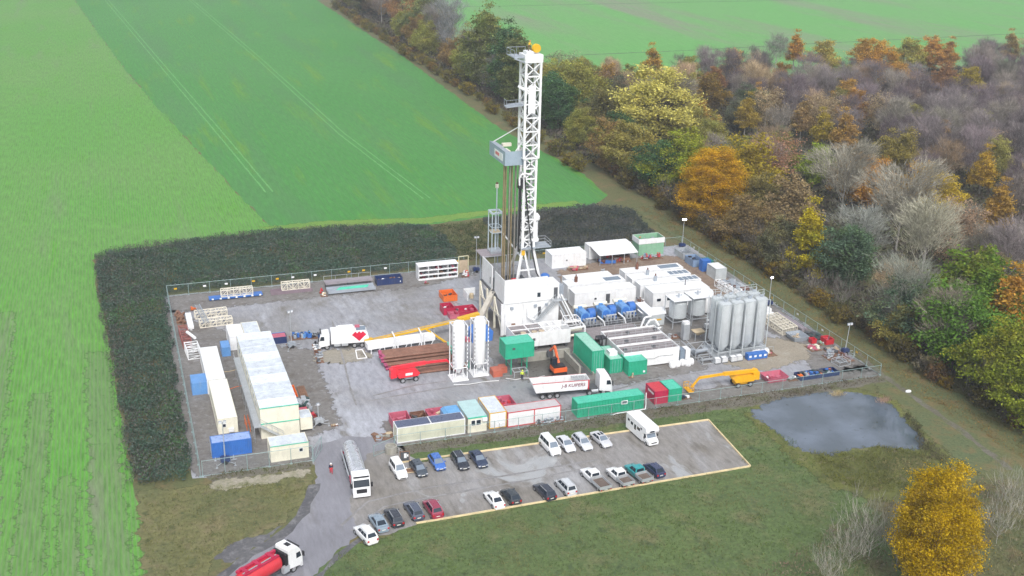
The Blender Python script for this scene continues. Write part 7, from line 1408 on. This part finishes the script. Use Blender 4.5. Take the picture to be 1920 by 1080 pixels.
bare('pale', 15, 17, 6.2, 5200, w=.075, th=.22); bare('bush', 16, 5.0, 3.2, 420, L_=1.4, w=.04, th=.05, upb=1.5)
shr = leafy('shrub', 17, 3.2, 1.7, .0, 26, 40, .34, .4, mat=LEAFT); shr.name = 'autumn_shrub'
TW, tused = [], set()
def tree(kind, x, y, h, label, col, group=None, rz=None, wid=1.0, cat='tree', tcol=None):
    src, h0, r0 = PROTO[kind]; s = h/h0; rz = rz if rz is not None else (x*7.3+y*3.1) % 6.28
    if kind in tused: o = dup(src, (x, y, 0), rz, label, group, col, (s*wid, s*wid, s))
    else:
        tused.add(kind); o = src; o.location = (x, y, 0); o.rotation_euler = (0, 0, rz); o['label'] = label; o.scale = (s*wid, s*wid, s)
        for ch in o.children: ch.color = c4(col)
    if group: o['group'] = group
    elif 'group' in o: del o['group']
    o['category'] = cat; TW.append((x, y, r0*s*wid)); return o
def T(px, py, h): v = U(px, py, h); return v.x, v.y
GOLD = (.60, .36, .016); ORNG = (.54, .29, .05); YELO = (0.54, 0.41, 0.045); PYEL = (.66, .61, .17); LIME = (.30, .36, .035); GRN = (0.12, 0.19, 0.045); DGRN = (.07, .15, .07); OLV = (.31, .32, .075); OLB = (.35, .31, .085); TEAL = (.12, .19, .12); PURP = (.185, .155, .16); GRYB = (.25, .228, .19); PALE = (.33, .31, .25); RUSTL = (0.4, 0.225, 0.135); PINKB = (0.33, 0.245, 0.205)
for a in [
 ('gold', 1342, 290, 18, 'gold orange tree at the wood edge behind the lit corner lamp', GOLD), ('a', 1398, 268, 18, 'gold and green tree just behind the gold orange tree', (0.375, 0.3, 0.03)),
 ('c', 1292, 256, 17, 'bright yellow green tree left of the gold orange tree', LIME), ('b', 1246, 266, 15, 'dark green tree left of the yellow green tree', DGRN),
 ('c', 1180, 238, 15, 'olive brown rounded tree at the wood edge above the back fence corner', OLB), ('c', 1240, 136, 24, 'large pale yellow tree with thinning crown above the olive trees', PYEL), ('pale', 1262, 170, 18, 'grey bare tree beneath the pale yellow crown', GRYB),
 ('c', 1088, 124, 19, 'large olive green tree right of the top of the mast', OLV), ('b', 1048, 150, 17, 'dark green tree directly right of the mast', DGRN), ('a', 1140, 170, 16, 'dull green brown tree between the olive and pale yellow trees', (0.18, 0.173, 0.0675)),
 ('spire', 1524, 403, 15, 'yellow narrow tree at the wood edge right of the lit silo lamp', (0.495, 0.405, 0.0225)), ('c', 1838, 488, 18, 'large green tree with yellowing top at the right side', (0.128, 0.225, 0.03)), ('b', 1812, 540, 16, 'green tree in front of the large yellowing green tree', (0.135, 0.27, 0.045)),
 ('c', 1912, 615, 14, 'yellow green tree at the right edge above the track', (0.225, 0.285, 0.03)), ('d', 1872, 700, 11, 'low yellow green tree at the right edge of the leafy track', (0.24, 0.285, 0.03)), ('birch', 1898, 520, 17, 'orange tree behind the large green tree at the right', ORNG),
 ('pale', 1700, 332, 19, 'large pale grey bare tree in the middle of the right wood', PALE), ('pale', 1590, 292, 18, 'pale grey bare tree left of the largest pale bare tree', PALE), ('pale', 1745, 400, 17, 'pale grey bare tree with a few yellow leaves in front of the large pale one', (0.39, 0.375, 0.285)),
 ('bare_d', 1440, 262, 16, 'pinkish rust tree with thin leaves behind the gold tree', PINKB), ('sparse', 1450, 266, 15, 'reddish brown thin crown behind the gold tree', RUSTL), ('b', 1600, 425, 14, 'blue green tree beside the yellow narrow tree', TEAL), ('bare_b', 1620, 415, 14, 'grey bare tree with spreading branches in front of the blue green tree', (0.3, 0.315, 0.285)),
 ('d', 1640, 305, 13, 'orange tree above the pale bare trees', ORNG), ('d', 1735, 318, 13, 'amber tree with yellow edge above the large pale bare tree', (0.465, 0.285, 0.03)), ('d', 1765, 335, 12, 'bright yellow tree right of the amber tree', YELO), ('birch', 1850, 285, 13, 'yellow birch at the right above the brown trees', (0.51, 0.345, 0.045)), ('birch', 1880, 350, 14, 'orange yellow birch at the right edge', (0.45, 0.285, 0.06)), ('d', 1535, 280, 11, 'bright green yellow tree in the middle of the wood', (0.27, 0.352, 0.03)),
 ('birch', 1494, 66, 15, 'narrow orange tree standing out against the far field', ORNG), ('bare_d', 1460, 66, 15, 'tall bare tree standing out against the far field', (0.255, 0.255, 0.225)), ('d', 1550, 84, 14, 'orange tree in the far row, left of the gap', (0.45, 0.365, 0.078)), ('a', 1655, 80, 15, 'wide golden tree in the far row of the wood', (0.6, 0.33, 0.045)), ('d', 1705, 80, 14, 'yellow green tree in the far row of the wood', (0.375, 0.345, 0.075)), ('d', 1750, 76, 14, 'red orange tree in the far row of the wood', (0.57, 0.324, 0.078)), ('d', 1625, 80, 13, 'dark orange tree at the left of the wide golden tree', (0.495, 0.304, 0.0585)), ('birch', 1782, 78, 14, 'orange birch right of the red orange tree in the far row', (0.54, 0.304, 0.078)), ('birch', 1900, 64, 15, 'tan tree at the right end of the far row', (0.405, 0.3, 0.12)),
 ('birch', 1226, 92, 15, 'orange yellow birch against the far field behind the pale yellow tree', (0.495, 0.315, 0.06)), ('d', 1335, 146, 13, 'round olive gold tree right of the pale yellow crown', (0.285, 0.195, 0.045)), ('birch', 1402, 184, 13, 'yellow birch in the left part of the wood', (0.42, 0.315, 0.06)), ('birch', 1590, 214, 14, 'pale orange birch in the middle of the purple wood', (0.48, 0.3, 0.09)), ('birch', 1548, 212, 12, 'small yellow birch beside the pale orange birch', (0.45, 0.36, 0.045)), ('a', 1690, 250, 13, 'yellow olive wide tree in the purple wood', (0.3, 0.255, 0.0675)), ('d', 1825, 133, 12, 'yellow olive tree at the top right of the wood', (0.39, 0.315, 0.045)), ('d', 1775, 125, 12, 'brown orange tree at the top right of the wood', (0.375, 0.21, 0.09)), ('birch', 1508, 190, 13, 'pale orange birch left in the purple wood', (0.405, 0.285, 0.135)), ('d', 1340, 132, 10, 'rusty tree left of the gap to the far field', (0.36, 0.195, 0.09)),
 ('a', 1620, 545, 13, 'dull green tree at the wood edge right of the yellow narrow tree', TEAL), ('bare_b', 1690, 520, 14, 'grey green bare tree at the wood edge near the right fence', (0.255, 0.27, 0.225)), ('bare_a', 1745, 560, 14, 'brownish bare tree left of the large green tree', (0.3, 0.262, 0.21)), ('d', 1660, 590, 8, 'low brown tree at the wood edge by the unlit lamp', OLB),
 ('gold', 1780, 900, 17, 'golden yellow tree standing alone at the bottom right', (.52, .355, .010)), ('c', 1425, 335, 13, 'dull olive tree right of the gold orange tree', (.22, .20, .08)), ('a', 1470, 420, 11, 'grey green low tree left of the yellow narrow tree', (0.15, 0.158, 0.09)), ('a', 1405, 375, 12, 'low brown leaved tree right of the gold orange tree', (.26, .19, .09)), ('d', 1485, 345, 14, 'tan leaved tree above the grey green low tree', (.33, .25, .13)),
 ('d', 690, -30, 17, 'brown tree in the belt at the top of the field', (0.255, 0.195, 0.105)), ('bare_a', 715, -14, 16, 'grey brown thin tree in the tree belt', (0.255, 0.21, 0.18)), ('a', 755, -14, 17, 'rust orange tree in the tree belt', (0.405, 0.217, 0.09)), ('c', 808, -8, 22, 'green tree in the tree belt', (0.18, 0.225, 0.0825)), ('bare_b', 845, 18, 22, 'blue grey bare tree in the tree belt', (0.24, 0.247, 0.255)), ('poplar', 880, 25, 29, 'tall yellow green tree in the tree belt left of the mast', (0.247, 0.262, 0.075)), ('b', 856, 70, 20, 'dull olive tree in front of the tall yellow green tree', (0.21, 0.225, 0.0975)), ('poplar', 922, 54, 27, 'dark green tall tree in the tree belt left of the mast', (0.09, 0.165, 0.0825)), ('poplar', 955, 72, 25, 'olive tall tree just left of the mast top', (0.188, 0.203, 0.075)), ('a', 645, -20, 14, 'dark tree at the far left end of the tree belt', (0.12, 0.15, 0.09)), ('sparse', 1060, 104, 15, 'thin pale tree behind the dark green tree by the mast', (0.3, 0.33, 0.195)), ('bare_b', 900, 120, 12, 'grey bare tree low in the tree belt', (0.225, 0.21, 0.195))]:
    x_, y_ = T(a[1], a[2], a[3]); x_ = x_ if a[1] > 1700 and a[2] > 850 else max(x_, 138.0 if a[3] < 12 else 140.5); tree(a[0], x_, y_, a[3]*1.06, a[4], a[5], wid={'a': 1.25, 'b': 1.2, 'c': 1.28, 'd': 1.25, 'gold': 1.0 if a[1] > 1700 else 1.6, 'sparse': 1.2, 'birch': 1.15, 'spire': 1.2}.get(a[0], 1.05))
# the wood: individual trees on a loose grid
def inframe(x, y, z, m=40):
    d = Vector((x, y, z-CAM_H)); w = d.dot(_fw); return w > 0 and -m < 960+CAM_F*d.dot(_r2)/w < 1920+m and -m < 540-CAM_F*d.dot(_u2)/w < 1080+m
def px_of(x, y, z):
    d = Vector((x, y, z-CAM_H)); w = d.dot(_fw); return 960+CAM_F*d.dot(_r2)/w, 540-CAM_F*d.dot(_u2)/w, w
NAMED = [(*px_of(x_, y_, r_*1.7), r_) for x_, y_, r_ in TW]
wr = random.Random(42); n_t = 0; y = 122.0; row = 0
KIND = {'leafless purple grey tree in the depth of the wood': ('bare trees in the wood', PURP, ('bare_a', 'bare_b', 'bare_c')), 'leafless grey tree with pale trunk in the wood': ('grey bare trees in the wood', GRYB, ('pale', 'bare_d', 'bare_b')), 'brown thin leaved tree in the wood': ('brown trees in the wood', (.36, .27, .165), ('bare_d', 'sparse', 'bare_c')), 'olive green tree in the wood': ('olive trees in the wood', (.30, .30, .085), ('a', 'c', 'd')), 'orange leaved tree among the bare trees of the wood': ('orange trees in the wood', (.50, .31, .075), ('birch', 'd', 'd')), 'dull blue green tree in the wood': ('blue green trees in the wood', (.13, .16, .11), ('b', 'a'))}
KL = list(KIND)
while y < 412:
    x = 139.0+(row % 2)*5.2; sp = 10.2
    while x < 425:
        xx, yy = x+wr.uniform(-3.2, 3.2), y+wr.uniform(-3.0, 3.0); h = wr.uniform(11, 15.5)
        ok = inframe(xx, yy, h*.7, 90) and (xx > 137.5) and not (yy > 395 and xx < 175)
        if ok:
            for (tx, ty, tr) in TW[:len(NAMED)]:
                if (tx-xx)**2+(ty-yy)**2 < (4.6)**2: ok = False; break
        if ok:
            fx, fy, fw_ = px_of(xx, yy, h*.62)
            for (nx, ny, nw, nr) in NAMED:
                if fw_ < nw+4 and math.hypot(fx-nx, (fy-ny)*.9) < (nr*1.0+4.2)*CAM_F/nw: ok = False; break
        if ok and n_t < 295:
            e = xx-135; q = wr.random()
            if e < 75 and yy > 255: lab = KL[3] if q < .42 else KL[2] if q < .66 else KL[5] if q < .78 else KL[1] if q < .90 else KL[4]
            elif e < 40: lab = KL[3] if q < .34 else KL[5] if q < .48 else KL[2] if q < .72 else KL[1] if q < .88 else KL[4]
            elif e < 85: lab = KL[0] if q < .40 else KL[1] if q < .64 else KL[2] if q < .84 else KL[3] if q < .92 else KL[4]
            else: lab = KL[0] if q < .66 else KL[2] if q < .80 else KL[1] if q < .90 else KL[4] if q < .955 else KL[3]
            g_, c_, ks = KIND[lab]; v = wr.uniform(.66, 1.34); tree(wr.choice(ks), xx, yy, h, lab, (c_[0]*v, c_[1]*v*wr.uniform(.93, 1.05), c_[2]*v), g_); n_t += 1
        x += sp
    y += 9.6; row += 1
BK = {'olive green tree in the belt along the wheat field': ('olive trees in the belt', OLV, 'c'), 'dark green tree in the belt along the wheat field': ('dark trees in the belt', DGRN, 'b'), 'rusty brown tree in the belt along the wheat field': ('rusty trees in the belt', (.30, .20, .08), 'a'), 'grey bare tree in the belt along the wheat field': ('bare trees in the belt', (.19, .17, .16), 'bare_b')}
for i in range(46):
    yy = 268+i*9.4+wr.uniform(-3, 3); xx = 137.5+(i % 3)*5.2+wr.uniform(-1.5, 1.5); h = wr.uniform(13, 17)+(i % 3)*2.0
    fx, fy, fw_ = px_of(xx, yy, h*.62)
    if any(fw_ < nw+4 and math.hypot(fx-nx, fy-ny) < (nr*.8+2.6)*CAM_F/nw for nx, ny, nw, nr in NAMED): continue
    lab = list(BK)[(i*7+i//3) % 4]; g_, c_, k_ = BK[lab]; v = wr.uniform(.8, 1.25); tree(k_, xx, yy, h, lab, tuple(q*v for q in c_), g_)
# low shrubs along the belt and the wood edge
for i in range(44):
    yy = 300+i*8.6+wr.uniform(-2, 2); xx = (128.6 if yy < 380 else 129.8)+wr.uniform(-1.4, 1.4)
    tree('shrub', xx, yy, wr.uniform(3.2, 5.6), 'olive yellow shrub in the hedge along the wheat field', [(.16, .15, .035), (.20, .16, .03), (.12, .12, .04), (.21, .13, .04)][i % 4], 'shrubs along the tree belt', cat='shrub')
for i in range(46):
    yy = 118+i*4.0+wr.uniform(-1.5, 1.5); xx = 136.4+wr.uniform(-1.0, 1.4)
    tree('shrub', xx, yy, wr.uniform(2.2, 4.6), 'brown and olive shrub at the edge of the wood along the track', [(.13, .11, .04), (.10, .10, .045), (.22, .15, .025), (.17, .10, .05), (.14, .13, .10)][i % 5], 'shrubs along the wood edge', cat='shrub')
for i in range(16):
    xx, yy = 137.5+wr.uniform(0, 2.5), 122+i*9+wr.uniform(-3, 3); tree('bush', xx, yy, wr.uniform(4, 7), 'grey leafless bush at the edge of the wood', (.17, .155, .135), 'leafless bushes along the wood edge', cat='shrub')
BB = (.30, .29, .25)
for px_, py_, h_ in ((1640, 970, 6.5), (1600, 1008, 4.8), (1690, 1000, 5), (1560, 1052, 4), (1880, 960, 5), (1905, 905, 5)):
    x_, y_ = T(px_, py_, h_); tree('bush', x_, y_, h_, 'pale leafless bush around the golden tree at the bottom right', BB, 'pale leafless bushes at the bottom right', cat='shrub')
for px_, py_ in ((1650, 716), (1705, 745)):
    pass
for lab, px_, py_ in (('tuft of pale dry grass at the far bank of the pond', 1570, 740), ('tuft of pinkish dry grass at the right bank of the pond', 1658, 752)):
    rng = np.random.default_rng(px_); p_ = U(px_, py_); C = rng.normal(size=(300, 3))*np.array([.6, .35, 0]); o = qobj('grass_tuft', blades(rng, C, .8, .03, .5), TWIG, (.42, .34, .2) if px_ < 1600 else (.36, .25, .19)); o.location = p_; tag(o, lab, 'grass')

# ================================================================ SCRUB, UNDERGROWTH, VERGES
def scrub(name, poly, dens, hmax, size, cols, label, cat, seed=1, up=.25, mats=None, bl=.35, hn=9.0):
    rng = np.random.default_rng(seed); P = scatter_pts(rng, poly, dens); n = len(P)
    hh = hmax*(.3+.5*smooth_noise(P, hn, seed)+.35*smooth_noise(P, hn*.35, seed+5))*(.75+.5*smooth_noise(P, hn*.3, seed+3)); z = hh*rng.uniform(.05, 1, n)**.6
    P = P+np.column_stack([smooth_noise(P, 2.2, seed+11)-.5, smooth_noise(P, 2.2, seed+12)-.5])*1.3; C = np.column_stack([P, z]); k = rng.random(n) < bl; Q = np.concatenate([blades(rng, C[k]*np.array([1, 1, .75]), size*1.9, .05, .55), cards(rng, C[~k], size, up)])
    cl = smooth_noise(np.concatenate([P[k], P[~k]]), 5.0, seed+7)+rng.normal(size=n)*.16; idx = np.clip((cl*len(cols)).astype(int), 0, len(cols)-1)
    ms = []
    for i, c in enumerate(cols):
        m = bpy.data.materials.new(name+'_leaf'); m.use_nodes = True; N, L = m.node_tree.nodes, m.node_tree.links; Pn = N['Principled BSDF']; g = N.new('ShaderNodeNewGeometry'); kk = ramp(N, L, g.outputs['Random Per Island'], 0, 1, .72, 1.3); cc = N.new('ShaderNodeCombineColor')
        for j in range(3): L.new(kk, cc.inputs[j])
        L.new(mixc(N, L, 1.0, c, cc.outputs[0], 'MULTIPLY'), Pn.inputs['Base Color']); Pn.inputs['Roughness'].default_value = .95; Pn.inputs['Specular IOR Level'].default_value = .1; ms.append(m)
    o = qobj(name, Q, ms, idx=idx); tag(o, label, cat); return stuff(o)
SC = [(.056, .104, .070), (.078, .108, .088), (.046, .084, .060), (.098, .108, .096), (.062, .122, .056)]
scrub('thicket', [(-4.6, 257), (-1.2, 261.2), (12, 263), (31, 265.5), (48, 264.8), (72, 260.6), (73.5, 249), (71.5, 232.5), (40, 231.6), (8.6, 231.4), (7.4, 230.6), (7.0, 200), (6.9, 156), (4.8, 153.6), (-1.6, 154.2), (-3.2, 195), (-5.4, 235), (-6.0, 257)], 46, 2.3, .34, SC, 'dense dark green thicket forming an L round the back and left of the site', 'thicket', 5)
SC2 = [(.050, .066, .060), (.070, .078, .072), (.085, .09, .09)]
scrub('thicket_rim', [(-6.2, 259), (-1.6, 262.6), (12, 264.4), (31, 266.6), (48, 266), (71, 261.8), (71, 258.6), (48, 262.4), (31, 262.8), (12, 260.4), (-.4, 258), (-3.0, 254), (-2.6, 235), (-1.2, 195), (.6, 156), (-2.4, 154), (-4.0, 195), (-6.0, 235)], 26, 2.0, .3, [(.105, .10, .088), (.085, .09, .075), (.13, .115, .10), (.07, .085, .065)], 'brownish dry stalks along the outer rim of the dark thicket', 'thicket', 15, bl=.65)
scrub('thicket', [(86, 262), (101, 265), (118, 265.5), (126.4, 260), (123, 236), (88, 234)], 34, 1.8, .40, SC2, 'dark grey green thicket behind the fence at the back right of the rig', 'thicket', 6)
scrub('ground_cover', [(72, 261), (86, 262), (88, 234), (72, 234)], 16, .7, .34, [(.07, .095, .035), (.085, .09, .05), (.05, .07, .03)], 'low rough green growth between the two dark thickets behind the rig', 'ground cover', 7)
scrub('undergrowth', [(136.5, 112), (200, 112), (300, 250), (425, 425), (280, 412), (190, 414), (168, 430), (156, 520), (150, 690), (131.5, 695), (132, 450), (134, 360), (136, 260)], 3.4, 2.2, .9, [(.07, .06, .05), (.095, .08, .07), (.06, .065, .04), (.11, .09, .075), (.08, .06, .045)], 'brown undergrowth on the floor of the autumn wood', 'undergrowth', 8, bl=.6, hn=14)
scrub('leaf_litter', [(129.5, 262), (129.2, 160), (130, 120), (131.5, 112), (136.5, 112), (137.0, 200), (136.5, 262)], 10, .16, .26, [(.20, .13, .04), (.13, .10, .045), (.24, .15, .05), (.12, .12, .045)], 'fallen leaves and grass on the track along the wood', 'leaf litter', 9, up=1.5, bl=.3)
scrub('bank_plants', [(36.6, 154.7), (127.5, 154.7), (127.2, 152.7), (104, 151.2), (90, 151.8), (60, 152.2), (37, 152.4)], 16, .45, .24, [(.075, .085, .035), (.12, .10, .065), (.09, .075, .055), (.17, .15, .11)], 'weeds and dry stalks on the muddy bank under the front fence', 'weeds', 10)
scrub('bank_plants', [(8.4, 154.2), (24, 154.0), (23.8, 152.6), (9, 152.6)], 14, .4, .24, [(.09, .095, .035), (.13, .11, .06)], 'weeds along the front fence by the entrance', 'weeds', 11)
scrub('reeds', [tuple(p) for p in PX((1510, 850), (1560, 854), (1650, 840), (1715, 843), (1770, 880), (1750, 925), (1640, 930), (1560, 905))], 22, .8, .3, [(.14, .145, .03), (.11, .12, .03), (.085, .09, .03), (.19, .17, .08)], 'olive marsh grass at the near end of the pond', 'reeds', 12, bl=.7)
scrub('reeds', [tuple(p) for p in PX((1690, 790), (1722, 826), (1716, 842), (1800, 900), (1770, 855), (1700, 775))], 26, 1.0, .3, [(.06, .06, .03), (.09, .08, .05)], 'dark dry stalks along the right bank of the pond', 'reeds', 13, bl=.7)
scrub('rough_grass', [tuple(p) for p in PX((1420, 1085), (1560, 1000), (1640, 935), (1760, 935), (1850, 900), (1930, 930), (1930, 1090))], 12, .9, .34, [(.15, .14, .075), (.11, .115, .05), (.19, .17, .11), (.16, .125, .085)], 'rough pale grass around the golden tree', 'grass', 14, bl=.7)

for k_, (pp, cc_) in enumerate(((PX((640, 1030), (690, 1028), (787, 985), (1407, 879), (1335, 790), (1400, 780), (1480, 818), (1540, 885), (1640, 962), (1600, 1085), (600, 1085)), [(.10, .15, .04), (.08, .12, .035), (.14, .15, .06)]), (PX((740, 858), (880, 830), (1300, 775), (1410, 764), (1400, 778), (1328, 785), (880, 846)), [(.09, .14, .04), (.075, .12, .035)]), (PX((266, 930), (575, 896), (560, 938), (520, 980), (440, 1020), (390, 1050), (370, 1085), (284, 1085)), [(.15, .15, .055), (.11, .125, .045), (.18, .16, .08)]))):
    scrub('grass_blades', pp, 13, .14, .20, cc_, ('mown green grass in front of the car park', 'strip of grass between car park and muddy bank', 'dry grass beside the entrance road')[k_], 'grass', 30+k_, up=.9, bl=.35)
# ================================================================ HAZE
b = MB(); b.box(-1510, -610, -1.0, 2510, 3510, 94); hz = b.build('haze', []); stuff(hz)
hz.display_type = 'WIRE'
hm = bpy.data.materials.new('haze'); hm.use_nodes = True; N, L = hm.node_tree.nodes, hm.node_tree.links; N.remove(N['Principled BSDF'])
pv = N.new('ShaderNodeVolumePrincipled'); pv.inputs['Color'].default_value = (.86, .92, 1.0, 1); pv.inputs['Density'].default_value = .00023; pv.inputs['Anisotropy'].default_value = .1
L.new(pv.outputs[0], N['Material Output'].inputs['Volume']); hz.data.materials.append(hm)
